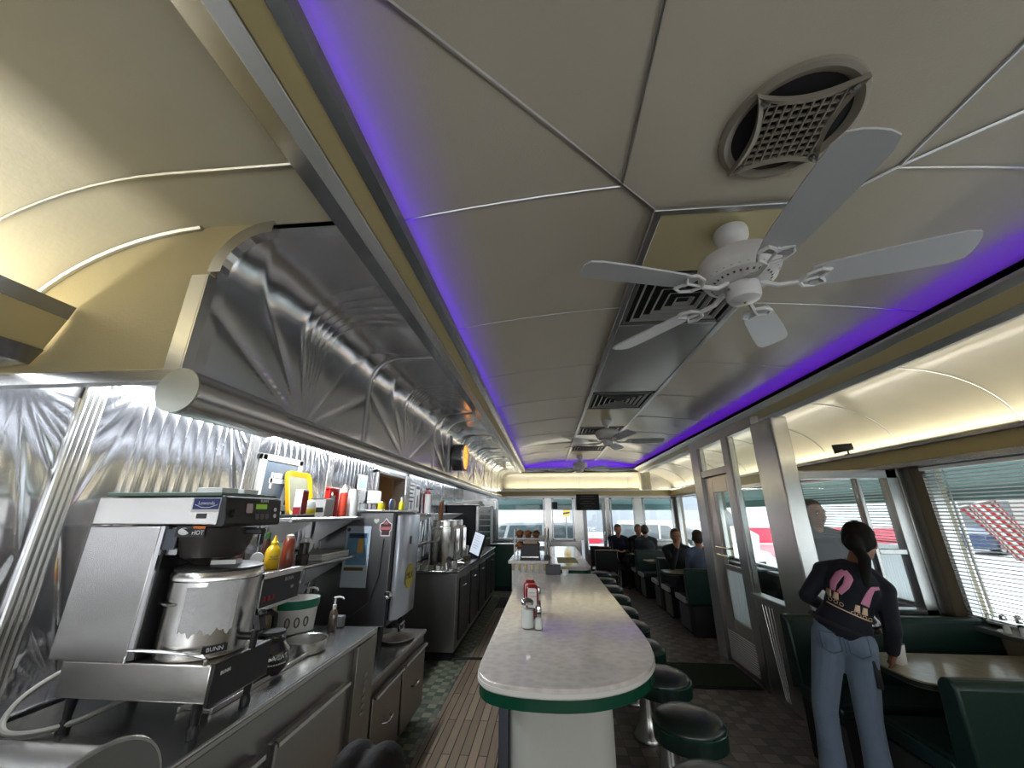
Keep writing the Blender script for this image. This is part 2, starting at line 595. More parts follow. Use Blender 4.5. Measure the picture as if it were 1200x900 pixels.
struct('wall_back', b, CREAMW, label='cream wall behind the viewpoint, with openings added for daylight', cat='wall')
# end wall: openings for windows and the glazed door
b = B()
b.bb(XL-.12, .80, YE, YE+.1, -.4, .93); b.bb(1.47, XR+.12, YE, YE+.1, -.4, .93)
b.bb(XL-.12, XR+.12, YE, YE+.1, 1.90, 2.6)
for x0, x1 in ((XL-.12, -1.25), (-.05, .11), (.66, .86), (1.42, 1.52), (2.12, 2.30), (3.02, 3.22)):
    b.bb(x0, x1, YE, YE+.1, .93, 1.9)
struct('wall_end', b, STEEL, label='steel framed end wall with windows and a glazed door', cat='wall')
b = B(); b.bb(XL-.12, XR+.12, YB-.12, YE+.1, 2.86, 2.92)  # unseen slab and sides, added to keep sky light from leaking in
b.bb(XL-.12, XL-.06, YB-.12, YE+.1, 2.55, 2.9); b.bb(XR+.06, XR+.12, YB-.12, YE+.1, 2.55, 2.9)
b.bb(XL-.12, XR+.12, YE+.04, YE+.1, 2.55, 2.9); b.bb(XL-.12, XR+.12, YB-.12, YB-.06, 2.55, 2.9)
struct('roof', b, GREY, label='flat roof added above the ceiling to block stray sky light', cat='roof')

# right beam with light trough
b = B(); b.bb(2.955, 2.985, YB, YE, 1.945, 2.055)
struct('beam_right', b, CREAMT, .002, label='cream light trough board above the booth windows', cat='beam')
for i, (z0, z1) in enumerate(((2.055, 2.085), (1.905, 1.945))):
    b = B(); b.bb(2.93, 3.0 if i == 0 else XR, YB, YE, z0, z1)
    struct('trim_%d' % (90+i), b, STRIPD, .003, label='steel edge of the light trough above the booth windows', cat='trim')
b = B(); b.bb(XL+.3, 3.0, 9.80, 9.83, 1.945, 2.05)
struct('beam_end', b, CREAMT, .002, label='cream light trough board above the far windows', cat='beam')
for i, (z0, z1) in enumerate(((2.05, 2.075), (1.91, 1.945))):
    b = B(); b.bb(XL+.3, 3.0, 9.77, 9.84 if i == 0 else YE, z0, z1)
    struct('trim_%d' % (92+i), b, STRIPM, .003, label='steel edge of the light trough above the far windows', cat='trim')
# left trough near the viewer
b = B(); b.prism([(-1.55, 2.152), (-1.60, 2.04), (-1.612, 2.046), (-1.565, 2.152)], YB, 1.0, 'y')
struct('beam_left', b, CREAMT, .002, label='cream light trough board on the wall above the brewer', cat='beam')
b = B(); b.prism([(-1.535, 2.195), (-1.55, 2.15), (-1.572, 2.15), (-1.56, 2.195)], YB, 1.0, 'y')
struct('trim_94', b, STRIPD, .002, label='upper dark edge of the light trough above the brewer', cat='trim')
b = B(); b.prism([(-1.59, 2.045), (-1.625, 1.995), (-1.79, 1.985), (-1.79, 2.0), (-1.63, 2.01), (-1.61, 2.045)], YB, 1.0, 'y')
struct('trim_95', b, STRIPD, .002, label='lower dark edge of the light trough above the brewer', cat='trim')

# windows of the end wall
FR = brushed('window frame steel', (.5, .5, .49), .25, (30, 30, 1.5))
def winframe(n, a0, a1, z0, z1, at, along, w=.035, glass=True, sill=True):
    b = B()
    def bx(p0, p1, q0, q1, d0=-.03, d1=.05):
        if along == 'x':
            b.bb(p0, p1, at+d0, at+d1, q0, q1)
        else:
            b.bb(at+d0, at+d1, p0, p1, q0, q1)
    bx(a0, a0+w, z0, z1); bx(a1-w, a1, z0, z1); bx(a0, a1, z0, z0+w); bx(a0, a1, z1-w, z1)
    o = struct('window_%d' % n, b, FR, .003, label='steel framed window', cat='window')
    if sill:
        b = B()
        if along == 'x':
            b.bb(a0-.03, a1+.03, at-.07, at+.03, z0-.03, z0)
        else:
            b.bb(at-.07, at+.03, a0-.03, a1+.03, z0-.03, z0)
        obj('window_sill', b, STEELD, o, .004)
    if glass:
        b = B()
        if along == 'x':
            b.bb(a0+w*.5, a1-w*.5, at+.01, at+.016, z0+w*.5, z1-w*.5)
        else:
            b.bb(at+.01, at+.016, a0+w*.5, a1-w*.5, z0+w*.5, z1-w*.5)
        obj('pane', b, PANE, o)
    return o
winframe(1, -1.24, -.06, .93, 1.9, YE, 'x')
winframe(2, .12, .65, .93, 1.9, YE, 'x')
winframe(3, 1.53, 2.11, .93, 1.9, YE, 'x')
winframe(4, 2.31, 3.01, .93, 1.9, YE, 'x')
for n, (y0, y1) in enumerate(((-1.4, .78), (.98, 3.5), (3.7, 5.6), (5.8, 7.55), (7.75, 9.85))):
    winframe(5+n, y0, y1, .81, 1.92, XR, 'y')
# rolled-down dark valances hang at the top of the far windows
b = B()
for x0, x1 in ((-1.2, -.1), (2.34, 2.98)):
    pass
# end door
b = B()
b.bb(.87, .96, YE-.02, YE+.04, .02, 1.88); b.bb(1.33, 1.41, YE-.02, YE+.04, .02, 1.88)
b.bb(.96, 1.33, YE-.02, YE+.04, .02, .72); b.bb(.96, 1.33, YE-.02, YE+.04, 1.78, 1.88)
d = struct('door_1', b, STEELD, .004, label='steel glazed door in the far wall', cat='door')
b = B(); b.bb(.95, 1.34, YE+.008, YE+.014, .71, 1.79); obj('pane', b, PANE, d)
b = B(); b.bb(.93, 1.37, YE-.028, YE-.018, .08, .62); obj('kick_plate', b, brushed('bronze kick plate', (.26, .23, .20), .35, (1, 30, 30)), d, .003)
b = B(); b.tube([(1.36, YE-.02, .9), (1.36, YE-.07, .93), (1.36, YE-.07, 1.12), (1.36, YE-.02, 1.15)], .009); obj('door_handle', b, CHROME, d)
# fluted corner columns at the far end
for i, (x, y) in enumerate(((-1.2, 9.62), (2.36, 9.62))):
    b = B()
    b.bb(x-.11, x+.11, y-.02, y+.2, 2.07, 2.47)
    for q in range(5):
        xx = x-.085+q*.0425
        b.cyl((xx, y-.02, 2.08), (x+(xx-x)*1.15, y-.02, 2.40), .013, .017, 8)
    struct('column_%d' % (i+1), b, CREAMW, .006, label='fluted cream corner piece under the far cove', cat='column')
# ------------------------------------------------------------------ entrance vestibule on the booth side
VX = 2.0
b = B()
b.bb(VX-.05, VX+.09, 3.44, 3.80, 0, 2.345)
o = struct('pillar_entrance', b, STEEL, .012, label='wide stainless pillar at the near corner of the entrance vestibule', cat='pillar')
b = B()
b.bb(VX-.03, VX+.05, 3.80, 5.50, 2.335, 2.44)                # header
b.bb(VX-.03, VX+.05, 4.36, 4.50, 0, 2.34)                    # post between window and door
b.bb(VX-.035, VX+.05, 5.20, 5.46, 0, 2.34)                   # far jamb
b.bb(VX-.02, VX+.04, 3.78, 4.40, 0, .79)                     # low panel
b.bb(VX-.03, VX+.05, 4.48, 5.24, 1.965, 2.045)               # transom bar
b.bb(VX-.05, VX+.06, 3.78, 4.38, .785, .815)
struct('wall_vestibule', b, STEELD, .006, label='steel framed side wall of the entrance vestibule', cat='wall')
b = B()
for q in range(4):
    b.tube([(VX-.021, 4.24-.055*q, .74), (VX-.021, 4.12-.022*q, .04)], .0035, 6)
struct('trim_96', b, STEEL, label='raised ribs fanning over the low steel panel of the vestibule', cat='trim')
b = B(); b.bb(VX-.02, VX+.03, 3.80, 3.835, .81, 2.34); b.bb(VX-.02, VX+.03, 4.33, 4.365, .81, 2.34)
w = struct('window_20', b, FR, .003, label='tall window between the pillar and the vestibule door', cat='window')
b = B(); b.bb(VX+.002, VX+.008, 3.82, 4.35, .81, 2.34); obj('pane', b, PANE, w)
b = B(); b.bb(VX-.015, VX+.03, 4.50, 4.54, 2.04, 2.34); b.bb(VX-.015, VX+.03, 5.17, 5.21, 2.04, 2.34)
w = struct('window_21', b, FR, .003, label='transom window above the vestibule door', cat='window')
b = B(); b.bb(VX+.002, VX+.008, 4.52, 5.19, 2.04, 2.34); obj('pane', b, PANE, w)
# door: bronze-toned frame, glass, white curtain panel, louvre
BRZ = brushed('bronze toned steel', (.40, .36, .32), .3, (30, 30, 1.5))
b = B()
b.bb(VX, VX+.045, 4.50, 4.60, .015, 1.96); b.bb(VX, VX+.045, 4.98, 5.20, .015, 1.96)
b.bb(VX, VX+.045, 4.60, 4.98, 1.78, 1.96); b.bb(VX, VX+.045, 4.60, 4.98, .015, .45); b.bb(VX, VX+.045, 4.60, 4.98, .95, 1.0)
d = struct('door_2', b, BRZ, .004, label='bronze toned entrance door with glass and a louvred foot', cat='door')
b = B(); b.bb(VX+.018, VX+.024, 4.59, 4.99, .44, 1.79); obj('pane', b, PANE, d)
b = B(); b.grid(lambda u, v: Vector((VX+.012+.005*math.sin(u*36), 4.605+.37*u, .455+.49*v)), 60, 2)
obj('curtain', b, translucent('white cloth', (.80, .82, .85)), d, label='white pleated curtain')
b = B()
for q in range(13):
    z = .05 + q*.022
    b.box((VX-.006, 4.86, z), (.012, .62, .006), (0, R(35), 0))
obj('louvre', b, STEELD, d)
b = B(); b.tube([(VX-.005, 5.02, 1.10), (VX-.05, 5.02, 1.10), (VX-.05, 4.70, 1.10), (VX-.005, 4.70, 1.10)], .008)
b.tube([(VX-.005, 5.02, 1.18), (VX-.05, 5.02, 1.18), (VX-.05, 4.70, 1.18), (VX-.005, 4.70, 1.18)], .008)
obj('push_bar', b, CHROME, d)
# near glass partition of the vestibule, behind the big booth
PY = 3.66
b = B()
b.bb(2.09, XR, PY-.02, PY+.05, 0, .80)
struct('wall_partition', b, WSC, label='low wall under the vestibule glass behind the booth', cat='wall')
b = B()
b.bb(2.09, 2.15, PY-.03, PY+.06, .80, 1.90); b.bb(2.90, 2.99, PY-.03, PY+.06, .80, 1.90); b.bb(2.09, 3.0, PY-.03, PY+.06, 1.83, 1.90)
b.bb(2.66, 2.69, PY-.02, PY+.05, .80, 1.85); b.bb(2.69, 2.90, PY-.02, PY+.05, 1.23, 1.27); b.bb(2.09, 3.0, PY-.03, PY+.06, .80, .84)
b.bb(2.99, 3.09, PY-.04, PY+.07, .80, 1.92)
w = struct('window_22', b, FR, .004, label='glass screen of the vestibule behind the booth', cat='window')
b = B(); b.bb(2.12, 2.93, PY+.005, PY+.011, .82, 1.85); obj('pane', b, PANE, w)
b = B(); b.grid(lambda u, v: Vector((3.06+.006*abs(math.sin(u*75)), 3.74+.68*u, .825+.46*v)), 150, 2)
tag(obj('pleated_shade', b, translucent('white pleated shade cloth', (.86, .88, .92))), 'white pleated shade on the lower half of the vestibule side window', 'shade')
# ------------------------------------------------------------------ stainless hood, bar and embossed back wall
def sunburst(ux, vy, rays, near=.05, amp=.012):
    """bulge height of a sheet pleated along rays (degrees from straight up) around the origin"""
    d = math.hypot(ux, vy)
    a = math.degrees(math.atan2(ux, vy))
    if a <= rays[0] or a >= rays[-1]:
        return 0
    for r0, r1 in zip(rays, rays[1:]):
        if r0 <= a <= r1:
            t = (a-r0)/(r1-r0)
            w = min(1., (r1-r0)/18.)
            w = .30 + .70*w*(1-.45*min(1., (r1-r0)/24.))
            return amp*w*min(1, d/.28)*(1-abs(2*t-1)**4)
    return 0
HX, HZ0 = -1.10, 1.93
def hood_path():
    pts = []
    n = 60
    rr = .19
    straight = 2.31-HZ0
    L = straight + rr*PI/2 + .25
    for i in range(n+1):
        s = L*i/n
        if s < straight:
            pts.append((HX, HZ0+s, (1, 0), s))
        elif s < straight+rr*PI/2:
            a = (s-straight)/rr
            pts.append((HX+rr-rr*math.cos(a), 2.31+rr*math.sin(a), (math.cos(a), -math.sin(a)), s))
        else:
            pts.append((HX+rr+(s-straight-rr*PI/2), 2.31+rr, (0, -1), s))
    return pts, L
HP, HL = hood_path()
RAYS = [-88, -64, -40, -14, -8, -3, 2, 7, 12, 38, 62, 88]
hood = thing('exhaust_hood', 'long embossed stainless hood running above the back counter', 'hood', (HX, 1.03, HZ0))
ys = [1.03, 2.23, 3.70, 4.85, 5.9, 6.9, 7.9, 8.9, 9.9]
CRMQ = mat('cream embossed panel', '#d9d0b4', .28, .25, bump=.03, bscale=25)
for k, (y0, y1) in enumerate(zip(ys, ys[1:])):
    w = y1-y0
    oc = .5 if k else .5
    nu = 170 if k < 3 else 70
    b = B()
    def f(u, v):
        i = min(len(HP)-1, int(round(v*(len(HP)-1))))
        x, z, n, s = HP[i]
        h = sunburst((u-oc)*w, max(s, .0)+.02, RAYS, amp=.011)
        edge = min(1, u*w/.04, (1-u)*w/.04)
        hh = h*edge
        return Vector((x+n[0]*hh, y0+.006+u*(w-.012), z+n[1]*hh))
    b.grid(f, nu, len(HP)-1)
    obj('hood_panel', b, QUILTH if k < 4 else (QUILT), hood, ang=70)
for y in ys[1:-1]:
    b = B(); b.tube([(x+n[0]*.002, y, z+n[1]*.002) for x, z, n, s in HP[::3]], .009, 6)
    obj('seam_strip', b, STEELD, hood)
# end of the hood facing the viewer
prof = [(HX+.0, HZ0)] + [(x, z) for x, z, n, s in HP[::4]] + [(HX+.44, 2.5), (-1.10, 2.503)]
b = B()
poly = [(XL, 1.955)] + [(HX, 1.955)] + [(HX, 2.31)] + [(HX+.19-.19*math.cos(R(a)), 2.31+.19*math.sin(R(a))) for a in (20, 40, 60, 90)] + [(x, z) for x, z in covL[1:]]
b.prism(poly, 1.012, 1.03, 'y')
obj('end_panel', b, mat('cream hood end', '#b8ab84', .45, bump=.08, bscale=120), hood)
b = B()
b.tube([(HX-.0, 1.005, 1.95)] + [(HX, 1.005, 2.31)], .006, 4)
for q in range(1):
    b.bb(HX-.055, HX+.006, 1.000, 1.035, 1.94, 2.30)
for a in range(0, 90, 10):
    a0, a1 = R(a), R(a+10)
    P = lambda a, r: (HX+.19-(r)*math.cos(a), 2.31+(r)*math.sin(a))
    b.prism([P(a0, .196), P(a1, .196), P(a1, .15), P(a0, .15)], 1.002, 1.036, 'y')
obj('end_trim', b, STEELH, hood)
b = B(); b.bb(XL, HX, .995, 1.03, 1.925, 1.965); obj('bottom_trim', b, STEELH, hood, .002)
b = B(); b.bb(XL, HX-.005, 1.03, 9.9, 2.16, 2.17); obj('underside', b, STEELD, hood)
# round duct bar along the bottom edge of the hood
bar = hood
b = B(); b.cyl((-1.05, 1.35, 1.885), (-1.05, 9.9, 1.885), .052, n=28); obj('lower_bar', b, STEELH, bar)
b = B(); b.cyl((-1.05, .97, 1.885), (-1.05, 1.36, 1.885), .066, n=32)
obj('bar_sleeve', b, STEELH, bar)
b = B(); b.cyl((-1.05, .964, 1.885), (-1.05, .971, 1.885), .0665, n=32); obj('bar_end_cap', b, mat('dull greenish steel cap', (.42, .43, .38), .38, .8), bar)
# embossed sheets behind the counter
def back_panel(y0, y1, z0, z1, nm):
    w, hgt = y1-y0, z1-z0
    b = B()
    half = hgt*.52
    def f(u, v):
        z = z1 - hgt*v
        dz = (z1-z) + .01
        if dz > half + .01:
            dz = max(.02, hgt - dz)
        x0 = abs(u-.5)*w
        if x0 < .27*w and dz < 10:
            t = (x0/(.27*w))*3.5
            t = t - math.floor(t)
            h = .0045*(1-(2*t-1)**2)*min(1, dz/.15)*(1 if dz > 0 else 0)
        else:
            ux = x0 - .27*w
            h = sunburst(ux, dz, [0, 16, 31, 45, 60, 78], amp=.009)
        edge = min(1, u*w/.04, (1-u)*w/.04, v*hgt/.02+.0, (1-v)*hgt/.02)
        # a shallow roll at mid height, as the sheets are pressed in two halves
        return Vector((XL-.005+h*max(edge, 0), y0+u*w, z))
    b.grid(f, 190, 84)
    return struct(nm, b, QUILT, label='embossed stainless sheet on the wall behind the counter', cat='wall panel', ang=60)
yy = [-.47, .43, 1.33, 2.23, 3.13, 4.03]
for i, (y0, y1) in enumerate(zip(yy, yy[1:])):
    back_panel(y0+.02, y1-.02, .90, 1.975 if i < 2 else 2.12, 'wall_panel_%d' % (i+1))
for i, (y0, y1) in enumerate(((5.04, 5.9), (5.9, 6.8), (6.8, 7.7), (7.7, 8.6))):
    back_panel(y0+.01, y1-.01, .90, 2.12, 'wall_panel_%d' % (i+6))
for i, y in enumerate(yy[1:-1]):
    b = B()
    for q in range(4):
        b.cyl((XL+.004, y-.030+.02*q, .9), (XL+.004, y-.030+.02*q, 2.1 if i else 1.975), .0095, n=8)
    struct('trim_%d' % (100+i), b, STEEL, label='reeded steel strip covering a joint of the embossed sheets', cat='trim')
# ------------------------------------------------------------------ customer counter, stools, things on it
def mottled(name, c0, c1, rough, scale):
    m = mat(name, c0, rough, coat=.35)
    nt = m.node_tree; b = nt.nodes['Principled BSDF']
    tc = nt.nodes.new('ShaderNodeTexCoord')
    v = nt.nodes.new('ShaderNodeTexVoronoi'); v.inputs['Scale'].default_value = scale
    n = nt.nodes.new('ShaderNodeTexNoise'); n.inputs['Scale'].default_value = scale*.6; n.inputs['Detail'].default_value = 6
    nt.links.new(tc.outputs['Object'], v.inputs['Vector']); nt.links.new(tc.outputs['Object'], n.inputs['Vector'])
    ml = nt.nodes.new('ShaderNodeMath'); ml.operation = 'MULTIPLY'
    nt.links.new(v.outputs['Distance'], ml.inputs[0]); nt.links.new(n.outputs['Fac'], ml.inputs[1])
    rp = nt.nodes.new('ShaderNodeValToRGB')
    rp.color_ramp.elements[0].color = (*srgb(c1), 1); rp.color_ramp.elements[1].color = (*srgb(c0), 1)
    rp.color_ramp.elements[1].position = .4
    nt.links.new(ml.outputs[0], rp.inputs[0]); nt.links.new(rp.outputs[0], b.inputs['Base Color'])
    return m
TOP = mottled('pale mottled laminate', '#d9d2cb', '#c6bdb5', .13, 26)
CORN = brushed('ribbed pale counter panel', (.50, .50, .45), .45, (60, 60, 1.5), .25, 30, 0)
def counter_outline(x0, x1, y0, y1, r0, r1, n=9):
    """rounded near end, small radii at the far end"""
    out = []
    for cx, cy, rr, a0 in ((x1-r0, y0+r0*.8, r0, -90), (x1-r1, y1-r1, r1, 0), (x0+r1, y1-r1, r1, 90), (x0+r0*.62, y0+r0*.8, r0*.62, 180)):
        ry = r0*.8 if rr > r1 else rr
        for i in range(n+1):
            a = R(a0 + 90*i/n)
            out.append((cx + rr*math.cos(a), cy + ry*math.sin(a)))
    return out
def inset(poly, d):
    n = len(poly); out = []
    for i in range(n):
        p, q = Vector(poly[i-1]), Vector(poly[(i+1) % n])
        t = (q-p).normalized()
        nn = Vector((-t.y, t.x))
        out.append(tuple(Vector(poly[i]) + nn*d))
    return out
ct = thing('lunch_counter', 'long pale mottled counter with a rounded near end and green edge', 'counter', (.09, 3.0, 0))
OL = [(x, y) for x, y, z in smooth([(-.04, 1.662, 0), (.06, 1.664, 0), (.17, 1.69, 0), (.28, 1.752, 0), (.365, 1.84, 0), (.425, 1.95, 0), (.462, 2.08, 0), (.482, 2.24, 0), (.487, 2.42, 0)], 3)] + [(.487, 4.43), (.475, 4.455), (.455, 4.46), (-.27, 4.46), (-.29, 4.45), (-.298, 4.43)] + [(x, y) for x, y, z in smooth([(-.300, 1.95, 0), (-.298, 1.86, 0), (-.284, 1.785, 0), (-.245, 1.722, 0), (-.18, 1.686, 0), (-.11, 1.668, 0)], 3)]
b = B(); b.prism(OL, .915, .95); obj('counter_top', b, TOP, ct, .004)
b = B(); b.prism(inset(OL, .004), .876, .9145); obj('edge_band', b, GREENL, ct)
b = B(); b.prism(inset(OL, -.003), .922, .936); obj('white_edge', b, mat('off white edging', (.70, .69, .65), .35), ct)
b = B(); b.prism(rrect(-.19, .255, 1.92, 4.42, .10), .0, .876); obj('pedestal', b, CORN, ct)
b = B(); b.bb(-.225, -.185, 1.95, 2.0, 0, .876); obj('corner_post', b, mat('dark steel post', (.10, .11, .13), .4, .7), ct, .003)

def make_stool():
    t = thing('counter_stool', '', 'stool')
    prof = [(0, .615), (.06, .614), (.11, .607), (.145, .594), (.163, .578), (.168, .566)]
    b = B(); b.lathe([(.168, .560)] + prof[::-1], n=36); obj('seat', b, mat('glossy black green vinyl', (.010, .020, .016), .30, coat=.25, bump=.12, bscale=14), t)
    b = B(); b.lathe([(.160, .490), (.172, .494), (.172, .556), (.166, .562)], n=36); b.lathe([(0, .489), (.162, .489)], n=36); obj('seat_band', b, GREENV, t)
    b = B(); b.tube([(.172*math.cos(2*PI*i/36), .172*math.sin(2*PI*i/36), .560) for i in range(36)], .0035, 6, True); obj('piping', b, GREENL, t)
    b = B(); b.lathe([(.115, 0), (.118, .012), (.112, .03), (.088, .06), (.066, .11), (.055, .18), (.050, .30), (.047, .49)], n=28); b.lathe([(0, .001), (.115, .001)], n=28); obj('pedestal', b, STEEL, t)
    return t
stool0 = make_stool()
sy = [1.90, 2.41, 2.95, 3.53, 4.10, 4.66]
sx = [.60, .672, .69, .70, .725, .75]
sl = ['round green counter stool nearest the viewer, cut by the bottom of the picture',
      'round green stool second from the viewer, beside the rounded counter end',
      'round green stool third from the viewer, half under the counter edge',
      'round green stool fourth from the viewer, mostly behind the counter edge',
      'round green stool fifth from the viewer, its top just past the counter edge',
      'round green stool sixth from the viewer along the counter']
for i, y in enumerate(sy):
    o = place(stool0, (sx[i], y, 0)) if i == 0 else dup(stool0, (sx[i], y, 0), .3*i)
    o['label'] = sl[i]; o['group'] = 'stools along the lunch counter'
for i, (x, y) in enumerate(((.80, 5.30), (.83, 5.95), (.85, 6.6), (.88, 7.3))):
    o = dup(stool0, (x, y, 0), .2*i, ['round stool level with the near end of the second counter', 'round stool second along the second counter', 'round stool third along the second counter', 'round stool at the far end of the second counter'][i], 'stools along the lunch counter')

# second counter with the pastry rack
c2 = thing('far_counter', 'second pale counter beyond the pastry rack, with a yellow sheet on it', 'counter', (.2, 6.2, 0))
OL2 = counter_outline(.03, .50, 4.98, 7.9, .12, .12)
b = B(); b.prism(OL2, .915, .95); obj('counter_top', b, TOP, c2, .004)
b = B(); b.prism(inset(OL2, .004), .845, .9145); obj('edge_band', b, GREENL, c2)
b = B(); b.prism(rrect(.07, .33, 5.2, 7.8, .05), 0, .845); obj('pedestal', b, CORN, c2)
b = B(); b.prism(rrect(.12, .38, 5.35, 5.98, .01), .951, .953); tag(obj('paper_sheet', b, mat('yellow paper', '#e8e0a0', .7)), 'pale yellow menu sheet lying on the second counter', 'paper')
# back bar unit between the two runs: white front, slatted low shelf
bb_ = thing('back_bar_unit', 'low white unit with slatted front behind the counter, carrying the pastry rack', 'cabinet', (-.2, 5.2, 0))
WHT = mat('white painted panel', (.66, .65, .62), .4)
b = B(); b.bb(-.40, -.02, 4.62, 7.6, .0, 1.02); obj('body', b, WHT, bb_, .004)
b = B(); b.bb(-.44, .0, 4.60, 7.62, 1.02, 1.05); obj('top', b, TOP, bb_, .004)
for q in range(6):
    b = B(); b.bb(-.40+.068*q, -.375+.068*q, 4.605, 4.62, .955, 1.018); obj('slat', b, mat('brass toned slat', '#9c8a66', .35, .6), bb_)
b = B(); b.bb(-.03, .125, 4.36, 4.45, .9505, 1.04); tag(obj('dark_box', b, mat('charcoal laminate box', (.035, .036, .04), .4), None, .004), 'charcoal box standing at the far end of the near counter', 'box')
# napkin dispenser on the unit
nd = thing('napkin_dispenser', 'black napkin dispenser on the low unit before the pastries', 'dispenser', (-.2, 4.75, 1.05))
b = B(); b.prism([(-.115, 0), (.115, 0), (.10, .15), (.075, .165), (-.075, .165), (-.10, .15)], -.07, .07, 'y'); b.xf(Matrix.Translation((-.2, 4.75, 1.05))); obj('body', b, BLACKP, nd, .006)
b = B(); b.bb(-.295, -.105, 4.672, 4.68, 1.075, 1.09); obj('face_plate', b, STEEL, nd, .002)
b = B()
for q in range(4):
    b.box((-.2+.03*math.sin(q*2.1), 4.74+.01*q, 1.222), (.10, .012, .03), (0, R(-14+9*q), 0))
obj('napkins', b, mat('brown napkin paper', '#b99f80', .8), nd)
# pastry rack: two tiers of muffins behind a clear guard
pr_ = thing('pastry_rack', 'two tier pastry rack with clear guard on the low unit', 'rack', (-.2, 5.25, 1.05))
b = B()
for x in (-.40, -.03):
    for y in (4.98, 5.55):
        b.bb(x-.008, x+.008, y-.008, y+.008, 1.05, 1.36)
obj('frame', b, WHITEP, pr_, .002)
for z in (1.12, 1.25):
    b = B(); b.bb(-.41, -.03, 4.97, 5.56, z, z+.012); obj('shelf', b, WHITEP, pr_, .002)
b = B(); b.bb(-.035, -.028, 4.97, 5.56, 1.06, 1.37); obj('guard', b, PANE, pr_)
MUF = mat('muffin crust', '#8a5a30', .8, bump=.5, bscale=60, vary=.3, vscale=30)
CUPP = mat('brown muffin paper', '#5a3a22', .8)
def make_muffin():
    t = thing('muffin', '', 'muffin')
    b = B(); b.lathe([(0, 0), (.028, 0), (.038, .045), (0, .046)], n=16); obj('paper_cup', b, CUPP, t)
    b = B(); b.sph((0, 0, .05), (.048, .046, .032), 14, 8); obj('crown', b, MUF, t)
    return t
muf = make_muffin()
k = 0
for z, zn in ((1.133, 'lower'), (1.263, 'upper')):
    for j, y in enumerate((5.03, 5.15)):
        for i, x in enumerate((-.34, -.24, -.14)):
            o = place(muf, (x, y, z)) if k == 0 else dup(muf, (x, y, z), k)
            o['group'] = 'muffins on the %s tier of the pastry rack' % zn
            o['label'] = 'brown muffin on the %s tier of the pastry rack' % zn
            k += 1
# black menu holder leaning on the rack guard
mh = thing('menu_holder', 'black upright menu holder beside the pastry rack', 'menu holder', (.0, 4.8, 1.05))
b = B(); b.box((-.005, 4.80, 1.21), (.012, .18, .32), (0, R(6), 0)); obj('board', b, BLACKP, mh, .003)
b = B(); b.box((-.012, 4.79, 1.068), (.07, .20, .032)); obj('base', b, BLACKP, mh, .003)
# long clear guard with pale ledge between the unit and the second counter
gl = thing('counter_guard', 'pale upright guard panel between the pastry rack and the second counter', 'guard', (.02, 6, .95))
b = B(); b.bb(.004, .018, 5.0, 7.5, .952, 1.28); obj('panel', b, mat('frosted guard panel', (.72, .73, .74), .3, trans=.3), gl, .002)
b = B(); b.bb(-.002, .026, 5.0, 7.5, 1.28, 1.295); obj('cap_rail', b, ALU, gl, .002)

# ketchup bottles, sugar pourer, shakers on the near counter
RED = mat('ketchup red plastic', '#8c1413', .3, coat=.3)
LAB = mat('white label', (.78, .77, .74), .6)
def make_ketchup():
    t = thing('ketchup_bottle', '', 'bottle')
    b = B(); k = 0
    def sec(z, rx, ry):
        return [b.bm.verts.new((rx*math.copysign(abs(math.cos(a))**.55, math.cos(a)), ry*math.copysign(abs(math.sin(a))**.55, math.sin(a)), z)) for a in [2*PI*i/24 for i in range(24)]]
    rings = [sec(*q) for q in ((.036, .030, .020), (.045, .036, .024), (.10, .040, .027), (.15, .040, .027), (.175, .034, .023), (.185, .022, .016))]
    for p, q in zip(rings, rings[1:]): b.bridge(p, q)
    b.bm.faces.new(rings[0][::-1]); b.bm.faces.new(rings[-1])
    obj('body', b, RED, t)
    b = B(); b.lathe([(0, 0), (.026, 0), (.028, .004), (.027, .034), (.024, .037), (0, .037)], n=20); obj('cap', b, mat('dark red cap', '#5d0e0e', .35), t)
    b = B(); b.prism(rrect(-.027, .027, .058, .165, .012), -.0295, -.026, 'y'); obj('front_label', b, LAB, t)
    b = B(); b.text('KETCHUP', .0105, facing((0, -.030, .12), (0, -1, 0)), .0003); b.text('TOMATO', .008, facing((0, -.030, .14), (0, -1, 0)), .0003); obj('label_text', b, mat('red print', '#9a1a1a', .6), t)
    return t
kb = place(make_ketchup(), (-.105, 2.64, .95), .05); kb['label'] = 'red ketchup bottle standing cap down behind the sugar pourer'; kb['group'] = 'ketchup bottles on the counter'
o = dup(kb, (-.125, 2.80, .95), -.1, 'red ketchup bottle cap down, farther one, taller in view behind the other')
o.scale = (1, 1, 1.0)
def glassy(name, col=(1, 1, 1)):
    return PANE
CG = glassy('thin clear glass')
SUG = mat('white sugar', (.75, .74, .72), .9, bump=.3, bscale=200)
t = thing('sugar_pourer', 'glass sugar pourer with a chrome flap lid before the ketchup', 'sugar pourer', (-.122, 2.42, .95))
def at(b, x, y, z, rz=0):
    return b.xf(Matrix.Translation((x, y, z)) @ Matrix.Rotation(rz, 4, 'Z'))
b = B(); b.lathe([(0, .002), (.033, .0), (.036, .006), (.035, .06), (.034, .115), (.0335, .12)], n=24); obj('glass_jar', at(b, -.122, 2.42, .95), CG, t)
b = B(); b.lathe([(0, .006), (.031, .006), (.032, .02), (.031, .095), (0, .10)], n=20); obj('sugar', at(b, -.122, 2.42, .95), SUG, t)
b = B(); b.lathe([(.035, .118), (.036, .13), (.030, .14), (.012, .150), (0, .151)], n=24); b.box((.012, 0, .15), (.024, .014, .004)); obj('lid', at(b, -.122, 2.42, .95), CHROME, t)
